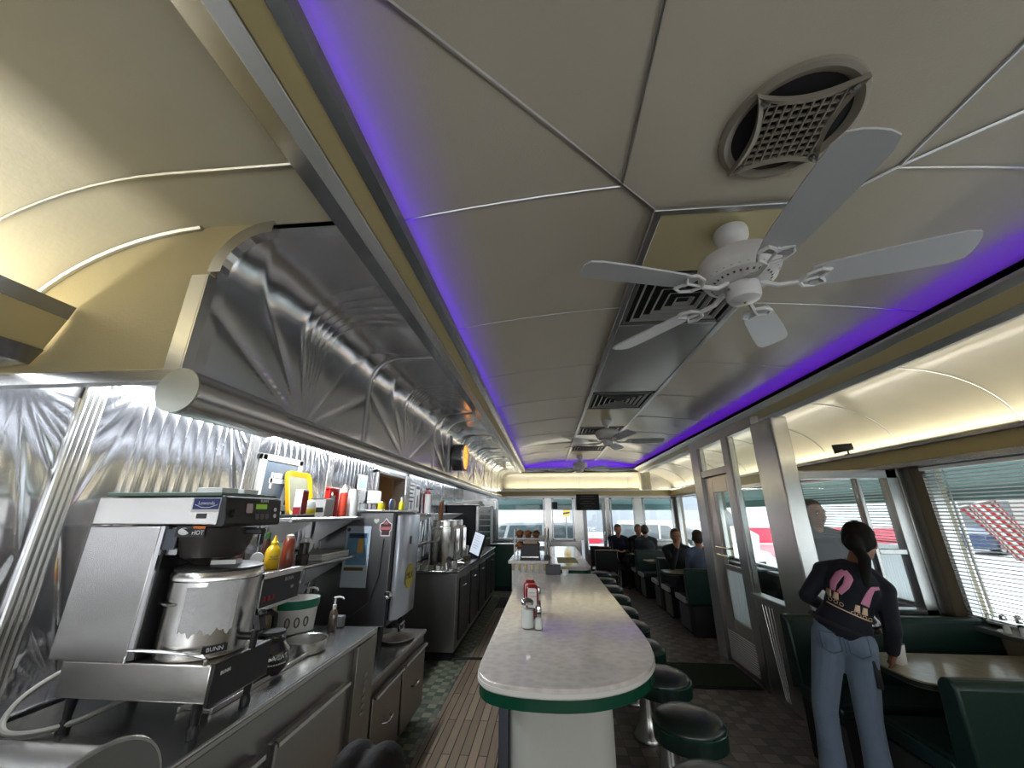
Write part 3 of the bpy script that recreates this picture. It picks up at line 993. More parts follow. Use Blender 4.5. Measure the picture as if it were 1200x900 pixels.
def make_shaker(nm, content):
    t = thing(nm, '', 'shaker')
    b = B(); b.lathe([(0, .001), (.021, 0), (.022, .005), (.019, .04), (.0165, .078)], n=12); obj('glass_body', b, CG, t)
    b = B(); b.lathe([(0, .004), (.018, .004), (.0165, .05), (0, .055)], n=12); obj('filling', b, content, t)
    b = B(); b.lathe([(.018, .078), (.0185, .09), (.016, .102), (.008, .108), (0, .109)], n=16); obj('cap', b, CHROME, t)
    return t
s0 = place(make_shaker('salt_shaker', SUG), (-.062, 2.40, .95)); s0['label'] = 'glass salt shaker with chrome cap beside the sugar pourer'
s0.scale = (1, 1, 1.1)
s1 = place(make_shaker('pepper_shaker', mat('ground pepper', (.05, .04, .035), .9)), (-.072, 2.73, .95)); s1['label'] = 'tall chrome capped pepper shaker beside the farther ketchup bottle'
s1.scale = (1, 1, 1.45)
# small creamers and cups farther along the counter
b = B(); b.lathe([(0, 0), (.028, 0), (.034, .05), (.032, .05), (.026, .004), (0, .004)], n=20); tag(obj('small_bowl', at(b, .17, 4.33, .951), WHITEP), 'small white bowl at the far end of the near counter', 'bowl')
# ------------------------------------------------------------------ booths
VIN = GREENV
TRIMW = mat('pale bench edge trim', (.55, .56, .52), .3, .2)
def bench(name, label, y, face, x0=1.90, x1=3.08, back_top=.83, depth=.50, pale=True):
    """a booth bench; its back stands at y, the seat runs towards face (+1 = away from the viewer)"""
    t = thing(name, label, 'booth bench', ((x0+x1)/2, y, 0), 'green booth benches')
    f = face
    b = B()
    pts = [(0, .38), (.0, back_top-.02), (.02, back_top), (.075, back_top), (.10, back_top-.03), (.13, .42)]
    b.prism([(y + f*p, z) for p, z in pts], x0, x1, 'x'); obj('backrest', b, VIN, t, .018)
    b = B(); b.tube([(x0, y+f*.03, back_top-.012), (x1, y+f*.03, back_top-.012)], .010, 8); obj('piping', b, GREENL, t)
    b = B(); b.bb(x0+.01, x1, min(y+f*.10, y+f*(.10+depth)), max(y+f*.10, y+f*(.10+depth)), .36, .45); obj('seat', b, VIN, t, .03)
    b = B(); b.bb(x0+.04, x1, min(y+f*.02, y+f*(.02+depth)), max(y+f*.02, y+f*(.02+depth)), .0, .37); obj('base', b, BLACKM, t, .01)
    b = B()
    q0, q1 = sorted((y+f*.11, y+f*(.11+depth)))
    b.prism(rrect(q0, q1, .375, .445, .03), x0-.012, x0+.02, 'x'); obj('seat_end', b, TRIMW if pale else VIN, t, .004)
    q0, q1 = sorted((y+f*.14, y+f*(.08+depth)))
    b = B(); b.prism(rrect(q0, q1, .04, .33, .01), x0+.028, x0+.042, 'x'); obj('side_panel', b, mat('dark mottled side panel', (.06, .068, .062), .4), t, .003)
    return t
def table(name, label, y0, y1, x0=1.97, x1=3.09, z=.705):
    t = thing(name, label, 'table', ((x0+x1)/2, (y0+y1)/2, 0), 'booth tables')
    r = .12
    poly = []
    for cx, cy, a0, rr in ((x1-.01, y0+.01, -90, .01), (x1-.01, y1-.01, 0, .01), (x0+r, y1-r, 90, r), (x0+r, y0+r, 180, r)):
        for i in range(7):
            a = R(a0+15*i); poly.append((cx+rr*math.cos(a), cy+rr*math.sin(a)))
    b = B(); b.prism(poly, z-.035, z); obj('table_top', b, TABM, t, .003)
    b = B(); b.prism(inset(poly, -.003), z-.031, z-.008); obj('edge_band', b, mat('dark table edge', (.02, .03, .027), .3), t)
    yc = (y0+y1)/2
    b = B(); b.cyl((x0+.45, yc, .02), (x0+.45, yc, z-.035), .038, n=20); obj('post', b, BLACKM, t)
    b = B(); b.lathe([(0, 0), (.21, 0), (.21, .015), (.06, .045), (0, .05)], (x0+.45, yc, 0), 24); obj('foot', b, BLACKM, t)
    return t
TABM = mottled('pale table laminate', '#b9ae98', '#a89d88', .22, 20)
bench('booth_bench', 'green bench whose back fills the bottom right, nearest the viewer', 2.30, 1, x0=1.86, back_top=.805, pale=False)
bench('booth_bench', 'green bench against the vestibule screen beside the standing waitress', 3.425, -1, x0=1.70, back_top=.845, depth=.36, pale=False)
table('booth_table', 'pale booth table the waitress leans over', 2.56, 3.07, x0=1.93)
FB = [(5.98, 1, 'dark green bench just beyond the vestibule, its plain back towards the viewer'),
      (7.38, -1, 'dark green bench in the middle of the far booths, the hand-at-chin guest on it'),
      (7.40, 1, 'dark green bench back to back with the one of the hand-at-chin guest'),
      (8.84, -1, 'empty dark green bench just before the guest seen from behind'),
      (8.86, 1, 'dark green bench carrying the farthest guest seen from behind'),
      (9.94, -1, 'dark green bench right against the far windows')]
for y, f, lb in FB:
    bench('booth_bench', lb, y, f, x0=1.86 if y < 8 else (1.80 if y < 9.5 else 1.55), back_top=.82, depth=.46 if y < 7 else .40)
table('booth_table', 'pale table in the far booth just beyond the vestibule', 6.45, 6.92, x0=1.75)
table('booth_table', 'pale table in the empty booth behind the hand-at-chin guest', 7.92, 8.30, x0=1.80)
table('booth_table', 'pale table in the booth against the far windows', 9.28, 9.54, x0=1.72)
# extra tall bench ends beside the aisle
# window side shelf with a caddy near the right edge
b = B(); b.bb(2.93, 3.10, -1.8, 3.55, .775, .81); struct('window_ledge', b, STEELD, .004, label='dark steel ledge under the booth windows', cat='ledge')
b = B(); b.bb(2.93, 3.10, 5.75, 9.9, .775, .81); struct('window_ledge_far', b, STEELD, .004, label='dark steel ledge under the far booth windows', cat='ledge')
cd = thing('condiment_tray', 'round white tray of shakers on the window ledge', 'tray', (2.97, 3.07, .81))
b = B(); b.lathe([(0, 0), (.10, 0), (.115, .012), (.112, .014), (.098, .004), (0, .004)], (2.985, 3.07, .811), 28); obj('tray', b, WHITEP, cd)
k = 0
for dx, dy, nm, lb in ((-.045, .035, 's', 'salt shaker at the far side of the window ledge tray'), (.03, .02, 'p', 'pepper shaker beside the window on the ledge tray'), (-.03, -.045, 's', 'salt shaker at the near side of the window ledge tray')):
    o = dup(s0 if nm == 's' else s1, (2.97+dx, 3.07+dy, .815), k, lb); o.scale = (1, 1, 1); k += 1
o = dup(kb, (3.02, 3.015, .815), 1.2, 'red ketchup bottle standing in the window ledge tray'); o.scale = (.8, .8, .8); o.pop('group', None)
# venetian blinds
def blind(name, label, y0, y1, z0, z1, x=3.045, pitch=.0262, tilt=22):
    t = thing(name, label, 'blind', (x, (y0+y1)/2, z0))
    b = B(); n = int((z1-z0-.05)/pitch)
    for i in range(n):
        b.box((x, (y0+y1)/2, z0+.025+i*pitch), (.0235, y1-y0-.02, .0014), (0, R(tilt), 0))
    obj('slats', b, mat('pale blind slat', (.62, .63, .62), .45), t)
    b = B(); b.bb(x-.014, x+.014, y0, y1, z1-.028, z1); obj('head_rail', b, ALU, t, .002)
    b = B(); b.bb(x-.012, x+.012, y0, y1, z0, z0+.014); obj('bottom_rail', b, WHITEP, t, .002)
    for y in (y1-.12, (y0+y1)/2, y0+.12):
        b = B(); b.tube([(x-.013, y, z1-.02), (x-.013, y, z0+.01)], .0016, 5); obj('cord', b, WHITEP, t)
    b = B(); b.tube([(x-.02, y1-.2, z1-.03), (x-.022, y1-.2, z0+.1)], .003, 6); b.tube([(x-.02, y1-.17+.02*math.cos(a), z0+.045+.02*math.sin(a)) for a in [2*PI*i/12 for i in range(12)]], .003, 5, True)
    obj('tilt_wand', b, WHITEP, t)
    return t
blind('venetian_blind', 'pale venetian blind over the big window by the near booth', 1.0, 3.47, .825, 1.90)
blind('venetian_blind', 'pale venetian blind on the window level with the viewer', -1.35, .76, .825, 1.90)
blind('venetian_blind', 'pale venetian blind half drawn in the vestibule side window', 3.74, 5.55, 1.30, 1.90)
# black spotlight bracket on the trough
sp_ = thing('spotlight', 'small black spotlight on the light trough above the waitress', 'spotlight', (2.96, 4.05, 2.085))
b = B(); b.cyl((2.96, 4.05, 2.085), (2.955, 4.05, 2.15), .008, n=8); b.box((2.96, 4.05, 2.09), (.05, .05, .008)); obj('bracket', b, BLACKM, sp_)
b = B(); b.cyl((2.99, 4.02, 2.165), (2.86, 4.10, 2.15), .032, .045, 16); obj('lamp_head', b, BLACKM, sp_)
# ------------------------------------------------------------------ counter-side equipment
STC = brushed('counter top steel', (.50, .50, .49), .22, (1.5, 40, 40), .05, 25)
FRONT = brushed('cabinet front steel', (.38, .375, .365), .3, (30, 1.5, 30), .05, 25)
def Tx(x, y, z, rz=0):
    return Matrix.Translation((x, y, z)) @ Matrix.Rotation(rz, 4, 'Z')
ca = thing('steel_base_cabinet', 'long stainless base cabinet carrying the coffee brewer', 'cabinet', (-1.4, .8, 0))
b = B(); b.bb(XL+.02, -1.06, -1.5, 2.575, .10, .865); obj('body', b, FRONT, ca, .004)
b = B(); b.bb(XL+.02, -1.035, -1.5, 2.58, .865, .90); obj('work_top', b, STC, ca, .006)
b = B(); b.cyl((-1.040, -1.5, .892), (-1.040, 2.36, .892), .0085, n=10); obj('raised_edge', b, STEELH, ca)
b = B(); b.bb(XL+.1, -1.10, -1.45, 2.57, .0, .10); obj('plinth', b, BLACKM, ca)
def cab_door(y0, y1, nm='door'):
    b = B(); b.bb(-1.06, -1.035, y0, y1, .14, .74); dd = obj(nm, b, FRONT, ca, .004)
    b = B(); b.prism([(-1.036, .742), (-1.010, .742), (-1.008, .728), (-1.014, .728), (-1.016, .736), (-1.036, .736)], y0, y1, 'y'); obj('edge_pull', b, STEELH, dd)
    b = B(); b.bb(-1.036, -1.022, y0-.006, y0+.010, .14, .742); obj('edge_strip', b, STEELH, dd)
cab_door(1.69, 2.24); cab_door(1.06, 1.62); cab_door(.42, .98)
b = B(); b.bb(-1.06, -1.033, 2.34, 2.575, .10, .862); pn = obj('end_panel', b, brushed('brownish steel panel', (.30, .28, .25), .35, (30, 30, 1.5)), ca, .002)
b = B()
for q in range(6):
    b.sph((-1.031, 2.46, .52+.035*q), (.006, .022, .011), 10, 6)
obj('pressed_vents', b, FRONT, pn)
b = B(); b.bb(-1.28, -1.16, 1.52, 2.16, .9005, .906); b.bb(-1.285, -1.275, 1.5, 2.18, .9005, .918); b.bb(-1.165, -1.155, 1.5, 2.18, .9005, .918)
obj('drip_channel', b, STEELH, ca, .002)
# rolled stainless lid, bottom left
ld = thing('roll_lid', 'stainless rolled lid over the near end of the counter, bottom left', 'lid', (-1.35, .98, .9))
b = B()
pts = [(.985 + .165*math.cos(R(a)), .901 + .135*math.sin(R(a))) for a in range(0, 181, 9)]
b.sweep(pts, -1.75, -1.01, 'x'); b.sweep([(y*1.0, z-.004) for y, z in pts], -1.75, -1.01, 'x')
obj('lid_shell', b, STEEL, ld, recalc=False)
b = B(); b.prism([(.985 + .178*math.cos(R(a)), .901 + .147*math.sin(R(a))) for a in range(0, 181, 9)], -1.010, -1.002, 'x'); obj('end_plate', b, STEELD, ld)
b = B(); b.tube([(-1.006, .985 + .178*math.cos(R(a)), .905 + .147*math.sin(R(a))) for a in range(0, 181, 9)], .006, 6); obj('rim', b, STEEL, ld)

# lower cabinet with two drawers
cb = thing('drawer_cabinet', 'low steel cabinet with two big drawers beyond the base cabinet', 'cabinet', (-1.4, 3.1, 0))
BRN = brushed('brownish drawer steel', (.27, .25, .225), .35, (30, 1.5, 30))
b = B(); b.bb(XL+.02, -1.06, 2.59, 3.66, .08, .595); obj('body', b, BRN, cb, .003)
b = B(); b.bb(XL+.02, -1.04, 2.585, 3.66, .595, .62); obj('work_top', b, STC, cb, .004)
b = B(); b.bb(XL+.1, -1.12, 2.6, 3.64, .0, .08); obj('plinth', b, BLACKM, cb)
for y0, y1 in ((2.62, 3.09), (3.13, 3.63)):
    b = B(); b.bb(-1.06, -1.035, y0, y1, .12, .525); dr = obj('drawer', b, BRN, cb, .004)
    b = B(); b.prism([(-1.036, .53), (-1.016, .53), (-1.012, .518), (-1.018, .516), (-1.036, .524)], y0, y1, 'y'); obj('edge_strip', b, STEELH, dr)
    yc = (y0+y1)/2
    b = B(); b.tube([(-1.036, yc-.06, .335), (-1.012, yc-.05, .335), (-1.008, yc, .333), (-1.012, yc+.05, .335), (-1.036, yc+.06, .335)], .006, 8); obj('handle', b, CHROME, dr)

# ---- big coffee brewer
br = thing('coffee_brewer', 'large stainless coffee brewer with a black control panel and thin legs', 'coffee brewer', (-1.35, 1.47, .9))
BRS = brushed('brewer steel', (.56, .54, .51), .24, (1.5, 30, 30), .06, 25)
BRV = brushed('brewer steel vertical', (.40, .385, .37), .25, (40, 40, 1.5), .06, 25)
b = B(); b.bb(-1.575, -1.06, 1.335, 1.60, .995, 1.095); obj('base_tray', b, BRS, br, .004)
b = B(); b.bb(-1.062, -1.048, 1.335, 1.60, .985, 1.098); bf = obj('base_front', b, BLACKP, br, .003)
b = B(); b.text('BUNN', .015, facing((-1.0475, 1.385, 1.066), (1, 0, 0)), .0005); obj('maker_text', b, PAPER, bf)
b = B(); b.bb(-1.635, -1.36, 1.335, 1.60, 1.095, 1.505); obj('column', b, BRV, br, .004)
b = B(); b.bb(-1.362, -1.345, 1.337, 1.35, 1.10, 1.505); obj('edge_strip', b, ALU, br)
b = B(); b.bb(-1.36, -1.34, 1.35, 1.585, 1.1, 1.5); obj('column_face', b, BLACKP, br)
b = B(); b.bb(-1.635, -1.145, 1.335, 1.60, 1.51, 1.605); hd = obj('head', b, BRS, br, .004)
b = B(); b.bb(-1.60, -1.15, 1.325, 1.615, 1.607, 1.620); obj('top_board', b, mat('greenish tray board', (.09, .14, .11), .4), br, .002)
for y in (1.36, 1.47): 
    b = B(); b.bb(-1.30, -1.20, y+.02, y+.10, 1.6205, 1.640); obj('folded_filter', b, PAPER, br, .002)
b = B(); b.prism([(-1.146, 1.503), (-1.118, 1.503), (-1.112, 1.512), (-1.122, 1.600), (-1.132, 1.608), (-1.146, 1.608)], 1.322, 1.613, 'y'); cp = obj('control_panel', b, BLACKP, br, .004)
nrm = Vector((.1, 0, .012)).normalized()
def onp(y, z, d=.001):
    return (-1.112 - (z-1.512)*.1136 + d, y, z)
M0 = lambda y, z, d=.001: facing(onp(y, z, d), (1, 0, .1))
b = B(); b.bb(-.030, .030, -.009, .009, 0, .0015); b.xf(M0(1.495, 1.573)); obj('display', b, mat('green lcd', '#6f9a2a', .3, emit='#7fae33', estr=.25), cp)
b = B(); b.cyl((0, 0, 0), (0, 0, .010), .014, n=20); b.xf(M0(1.358, 1.548)); obj('dial', b, mat('dial black', (.02, .02, .02), .3), cp)
b = B(); b.text('BUNN', .016, M0(1.51, 1.594, .0015), .0004); obj('panel_text', b, WHITEP, cp)
b = B()
for q in range(3):
    b.prism([(-.011, .008), (-.011, -.008), (0, -.014), (.011, -.008), (.011, .008)], 0, .001); b.xf(M0(1.475+.027*q, 1.538), len(b.bm.verts)-10)
obj('keys', b, mat('grey keys', (.09, .09, .09), .4), cp)
for z in (1.562, 1.538):
    b = B(); b.cyl((0, 0, 0), (0, 0, .002), .008, n=16); b.xf(M0(1.575, z)); obj('round_key', b, PAPER, cp)
b = B(); b.prism(rrect(-.016, .016, -.017, .017, .005), 0, .001); b.xf(M0(1.432, 1.566)); obj('key_badge', b, mat('pinkish badge', (.5, .4, .42), .5), cp)
# stickers on the brewer's side
b = B(); b.prism(rrect(-1.262, -1.152, 1.552, 1.602, .003), 1.3338, 1.3350, 'y'); st = obj('blue_sticker', b, PAPER, hd, label='blue and white sticker')
b = B(); b.bb(-1.257, -1.157, 1.3332, 1.3338, 1.562, 1.599); obj('sticker_field', b, mat('navy print', '#1d2a6b', .4), st)
b = B(); b.text('Lowenda', .017, facing((-1.207, 1.3331, 1.583), (0, -1, 0)), .0004)
b.tube([(-1.250, 1.3331, 1.578), (-1.225, 1.3331, 1.569), (-1.207, 1.3331, 1.568), (-1.19, 1.3331, 1.569), (-1.164, 1.3331, 1.578)], .0012, 4)
b.text('COFFEE SERVICE', .007, facing((-1.207, 1.3335, 1.5575), (0, -1, 0)), .0003); obj('sticker_text', b, PAPER, st)
b = B(); b.bb(-1.236, -1.198, 1.3338, 1.335, 1.531, 1.548); obj('rating_plate', b, mat('dark plate', (.05, .05, .05), .5), hd)
# funnel
fn = thing('brew_funnel', 'dark brew funnel hanging under the brewer head', 'funnel', (-1.25, 1.46, 1.4))
b = B(); b.lathe([(0, 1.365), (.045, 1.365), (.06, 1.385), (.095, 1.40), (.112, 1.44), (.125, 1.498), (0, 1.498)], (-1.245, 1.455, 0), 28); obj('cone', b, mat('dark smoked plastic', (.035, .03, .027), .35), fn)
b = B(); b.bb(-1.13, -1.06, 1.44, 1.47, 1.475, 1.495); obj('handle', b, BLACKP, fn, .004)
b = B(); b.bb(-1.30, -1.19, 1.3345, 1.336, 1.470, 1.506); b.xf(Matrix()); obj('hot_label', b, mat('black label', (.02, .02, .02), .5), fn)
b = B(); b.bb(-1.236, -1.190, 1.3335, 1.3345, 1.497, 1.506); obj('label_band', b, mat('orange band', '#d8772a', .5), fn)
b = B(); b.text('HOT', .021, facing((-1.215, 1.334, 1.484), (0, -1, 0)), .0004); b.sph((-1.268, 1.334, 1.488), (.022, .0008, .012), 10, 6); obj('label_text', b, PAPER, fn)
b = B(); b.bb(-1.345, -1.30, 1.36, 1.372, 1.41, 1.50); obj('bracket', b, STEELD, br)
b = B(); b.box((-1.40+.06, 1.345, 1.462), (.085, .004, .068)); obj('notice_label', b, mat('dark grey label', (.09, .10, .12), .5), br)
# server on the tray
sv = thing('coffee_server', 'round stainless coffee server standing on the brewer tray', 'coffee server', (-1.215, 1.475, 1.095))
C = (-1.215, 1.475)
b = B(); b.lathe([(0, 1.097), (.132, 1.097), (.138, 1.104), (.138, 1.325), (.142, 1.330), (.142, 1.345), (.134, 1.358)], (*C, 0), 44); obj('tank', b, brushed('server steel', (.62, .60, .57), .2, (40, 40, 1.5)), sv)
b = B(); b.lathe([(.136, 1.356), (.137, 1.364), (.11, 1.372), (0, 1.375)], (*C, 0), 40); obj('lid', b, mat('black lid', (.02, .02, .02), .35), sv)
b = B(); b.box((-1.17, 1.44, 1.382), (.08, .05, .014), (0, 0, .3)); obj('paper_cup_sleeve', b, PAPER, sv)
pts = []
def tank_pt(a, z, r=.1395):
    return Vector((C[0]+r*math.cos(R(a)), C[1]+r*math.sin(R(a)), z))
rr = random.Random(3)
lab = [(-88, 1.315), (-70, 1.315), (-62, 1.345), (-20, 1.345), (-20, 1.185), (-45, 1.175), (-60, 1.165), (-82, 1.175)]
b = B()
NU, NV = 24, 12
def labf(u, v):
    a = -86+64*u
    zt = 1.312 if u < .38 else 1.340
    zb = 1.175+.008*math.sin(u*19)+.006*math.sin(u*47)
    return tank_pt(a, zb+(zt-zb)*v)
b.grid(labf, NU, NV); obj('torn_label', b, mat('torn white paper label', (.62, .62, .63), .85, bump=.5, bscale=60, vary=.12, vscale=25), sv, label='torn white paper label')
b = B(); b.tube([tank_pt(-150, 1.26, .139)]+[tank_pt(-150+12*q, 1.26, .150) for q in range(1, 5)]+[tank_pt(-98, 1.26, .139)], .004, 6); obj('side_handle', b, STEEL, sv)
b = B(); b.box(tank_pt(-38, 1.125, .1405), (.07, .003, .022), (0, 0, R(52))); plq = obj('maker_plate', b, BLACKP, sv)
b = B(); b.text('BUNN', .017, facing(tank_pt(-38, 1.125, .1425), (math.cos(R(-38)), math.sin(R(-38)), 0)), .0004); obj('plate_text', b, PAPER, plq)
fc = thing_f = None
b = B(); b.cyl(tank_pt(0, 1.14, .135), tank_pt(0, 1.14, .185), .012, n=12); b.cyl((C[0]+.18, C[1], 1.16), (C[0]+.18, C[1], 1.105), .013, .011, 12); b.box((C[0]+.19, C[1], 1.185), (.02, .03, .045), (0, R(-20), 0)); b.sph((C[0]+.195, C[1], 1.212), .014, 10, 8)
obj('faucet', b, mat('black faucet', (.015, .015, .015), .3), sv)
b = B(); b.tube(smooth([(-1.355, 1.330, 1.096), (-1.35, 1.328, 1.125), (-1.33, 1.326, 1.132), (-1.20, 1.325, 1.130), (-1.09, 1.325, 1.122), (-1.078, 1.326, 1.115), (-1.076, 1.327, 1.096)], 4), .005, 8); obj('tray_rail', b, CHROME, br)
for x, y in ((-1.53, 1.36), (-1.095, 1.36), (-1.53, 1.575), (-1.095, 1.575)):
    b = B(); b.cyl((x, y, .93), (x, y, .995), .011, .017, 12); b.lathe([(0, .9005), (.017, .9005), (.018, .918), (.012, .932), (0, .934)], (x, y, 0), 14); obj('leg', b, BLACKP, br)
b = B(); b.tube(smooth([(-1.60, 1.58, 1.06), (-1.67, 1.46, 1.04), (-1.70, 1.36, .99), (-1.685, 1.31, .93), (-1.61, 1.31, .912), (-1.50, 1.37, .925), (-1.38, 1.47, .985)]), .0085, 8)
obj('water_hose', b, mat('grey hose', (.40, .38, .34), .5), br)

# ---- second smaller brewer with its decanter
b2 = thing('decanter_brewer', 'smaller steel brewer with a black front panel behind the big one', 'coffee brewer', (-1.5, 1.95, .9))
b = B(); b.bb(-1.77, -1.305, 1.82, 2.13, 1.135, 1.285); h2 = obj('head', b, BRS, b2, .005)
b = B(); b.bb(-1.306, -1.296, 1.825, 2.125, 1.145, 1.262); f2 = obj('front_panel', b, BLACKP, h2, .002)
b = B(); b.bb(-1.304, -1.290, 1.822, 2.128, 1.132, 1.146); b.bb(-1.304, -1.290, 1.822, 2.128, 1.262, 1.284); b.bb(-1.304, -1.290, 1.822, 1.832, 1.132, 1.284); obj('panel_rim', b, STEELH, h2)
b = B(); b.bb(-1.296, -1.293, 1.86, 1.875, 1.165, 1.185); b.bb(-1.296, -1.293, 1.89, 1.905, 1.165, 1.185); b.bb(-1.296, -1.293, 1.92, 1.935, 1.165, 1.185); obj('red_switches', b, mat('red switch', '#b3242c', .4), f2)
b = B(); b.box((-1.294, 2.06, 1.20), (.004, .02, .012)); b.text('BUNN', .024, facing((-1.2945, 2.03, 1.24), (1, 0, 0)), .0005); obj('panel_marks', b, mat('grey print', (.35, .36, .37), .5), f2)
b = B(); b.bb(-1.77, -1.52, 1.82, 2.13, .92, 1.135); obj('column', b, BLACKP, b2, .004)
b = B(); b.bb(-1.77, -1.33, 1.82, 2.10, .901, .925); obj('base', b, STEEL, b2, .004)
def make_decanter():
    t = thing('coffee_decanter', '', 'decanter')
    b = B(); b.lathe([(0, .002), (.055, .0), (.075, .022), (.080, .055), (.072, .09), (.05, .12), (.045, .145), (.05, .155)], n=32); obj('glass_globe', b, mat('smoky decanter glass', (.018, .015, .013), .04, coat=1), t)
    b = B(); b.lathe([(.052, .118), (.054, .132), (.05, .135)], n=24); b.lathe([(0, .16), (.047, .158), (.05, .150), (.046, .147)], n=24); obj('collar', b, BLACKP, t)
    b = B(); b.tube([(0, -.05, .15), (0, -.09, .158), (0, -.115, .14), (0, -.118, .09), (0, -.105, .055)], [.012, .013, .014, .013, .010], 8); obj('handle', b, BLACKP, t)
    b = B()
    for i, ch in enumerate('LACAS'):
        a = R(-22+13*i)
        b.text(ch, .024, facing((.0795*math.cos(a), .0795*math.sin(a), .070), (math.cos(a), math.sin(a), .2)), .0006)
    for i in range(9):
        a = R(-26+7*i)
        b.box((.0800*math.cos(a), .0800*math.sin(a), .046), (.001, .007, .004), (0, 0, a))
    obj('lettering', b, PAPER, t)
    return t
d0 = place(make_decanter(), (-1.20, 1.83, .907), R(-35)); d0['label'] = 'round black coffee decanter with white lettering beside the big brewer'
d1 = dup(d0, (-1.43, 1.985, .926), R(150), 'coffee decanter standing on the smaller brewer, behind the lettered one')

# ---- things on the counter beyond
bk = thing('green_banded_bucket', 'white tub with two green bands behind the round steel pan', 'tub', (-1.40, 2.30, .9))
def ringm(r0, r1, z0, z1, c, n=36):
    b = B(); b.lathe([(r0, z0), (r1, z1)], c, n); return b
b = B(); b.lathe([(0, .902), (.098, .902), (.112, 1.10), (.108, 1.10), (.095, .91), (0, .91)], (-1.40, 2.30, 0), 36); obj('tub', b, WHITEP, bk)
for z0, z1 in ((.905, .945), (1.06, 1.102)):
    b = B(); b.lathe([(.100+.07*(z0-.902), z0), (.1035+.07*(z0-.902), z0), (.1035+.07*(z1-.902), z1), (.098+.07*(z1-.902), z1)], (-1.40, 2.30, 0), 40); obj('band', b, mat('green band', '#1e6e55', .45), bk, label='green band')
b = B()
for i in range(3):
    a = R(-75+24*i)
    pts = []
    for k in range(13):
        q = 2*PI*k/12
        aa = a + .10*math.cos(q)
        pts.append((-1.40+.109*math.cos(aa), 2.30+.109*math.sin(aa), 1.0+.022*math.sin(q)))
    b.tube(pts[:-1], .004, 5, True)
obj('scroll_print', b, mat('brown print', (.16, .13, .10), .6), bk)
b = B(); b.lathe([(0, 0), (.045, 0), (.050, .21), (.046, .21), (.042, .01), (0, .01)], n=24); tag(obj('cup_stack', at(b, -1.45, 2.12, .902), mat('cream paper cup', '#b9a98f', .7)), 'beige paper cups standing beside the green banded tub', 'cups')
b = B(); b.lathe([(0, .003), (.088, .0), (.093, .004), (.096, .052), (.099, .054), (.094, .05), (.091, .008), (0, .008)], n=40); tag(obj('round_pan', at(b, -1.215, 2.13, .901), STEEL), 'shallow round steel pan on the counter beside the decanter', 'pan')
PUMPW = mat('white pump plastic', (.70, .70, .68), .35)
def make_pump():
    t = thing('pump_bottle', '', 'bottle')
    b = B(); b.lathe([(0, 0), (.030, 0), (.032, .01), (.031, .10), (.022, .13), (.012, .14), (0, .14)], n=20); obj('bottle_body', b, mat('brownish syrup', (.10, .075, .055), .15, coat=.6), t)
    b = B(); b.lathe([(.0135, .137), (.0145, .165), (.008, .168), (.006, .215), (0, .216)], n=14); b.tube([(-.01, 0, .212), (.03, 0, .217), (.055, 0, .212), (.064, 0, .200)], .006, 8); obj('pump_head', b, PUMPW, t)
    return t
p0 = place(make_pump(), (-1.265, 2.47, .902), .2); p0['label'] = 'white pump bottle nearest the end of the counter'; p0['group'] = 'pump bottles on the counter'
p0.scale = (.75, .75, .8)
o = dup(p0, (-1.46, 2.50, .902), 0, 'white pump bottle in the middle, behind the green banded tub'); o.scale = (1, 1, 1.0)
o = dup(p0, (-1.55, 2.44, .902), 0, 'tallest white pump bottle, against the wall sheet'); o.scale = (1, 1, 1.25)

# ---- shelves
def shelf(nm, label, y0, y1, z):
    t = thing(nm, label, 'shelf', (-1.6, (y0+y1)/2, z))
    b = B(); b.bb(-1.785, -1.46, y0, y1, z-.018, z); obj('shelf_board', b, STC, t, .003)
    b = B(); b.cyl((-1.455, y0, z-.012), (-1.455, y1, z-.012), .013, n=10); obj('rolled_edge', b, STEELH, t)
    for y in (y0+.28, y1-.06):
        b = B(); b.prism([(-1.785, z-.018), (-1.50, z-.018), (-1.50, z-.035), (-1.785, z-.20)], y-.004, y+.004, 'y'); obj('bracket', b, STEELD, t)
    return t
shelf('wall_shelf', 'upper steel wall shelf holding cups and a yellow tray', 2.20, 3.08, 1.522)
shelf('wall_shelf', 'lower steel wall shelf under the one with the yellow tray', 2.15, 3.05, 1.252)
# condiments on the smaller brewer
MUS = mat('mustard yellow', '#e0b510', .35, coat=.3)
mu = thing('mustard_bottle', 'yellow mustard squeeze bottle on the smaller brewer', 'bottle', (-1.375, 1.985, 1.286))
b = B(); b.lathe([(0, 0), (.030, 0), (.034, .006), (.034, .075), (.029, .095), (.018, .108), (.014, .112), (0, .112)], n=24); obj('body', at(b, -1.375, 1.985, 1.286), MUS, mu)
b = B(); b.lathe([(.016, .108), (.017, .122), (.010, .13), (.004, .155), (0, .155)], n=18); obj('nozzle', at(b, -1.375, 1.985, 1.286), mat('yellow nozzle', '#e8c224', .4), mu)
b = B(); b.text('YELLOW', .010, facing((-1.375+.024, 1.985-.025, 1.345), (.7, -.7, 0)), .0004); b.text('MUSTARD', .009, facing((-1.375+.024, 1.985-.025, 1.333), (.7, -.7, 0)), .0004); obj('label_text', b, mat('dark print', (.10, .07, .02), .6), mu)
def simple_bottle(nm, label, x, y, z, prof, m, cap=None, capprof=None, cat='bottle', n=20):
    t = thing(nm, label, cat, (x, y, z))
    b = B(); b.lathe(prof, n=n); obj('body', at(b, x, y, z), m, t)
    if cap:
        b = B(); b.lathe(capprof, n=n); obj('cap', at(b, x, y, z), cap, t)
    return t
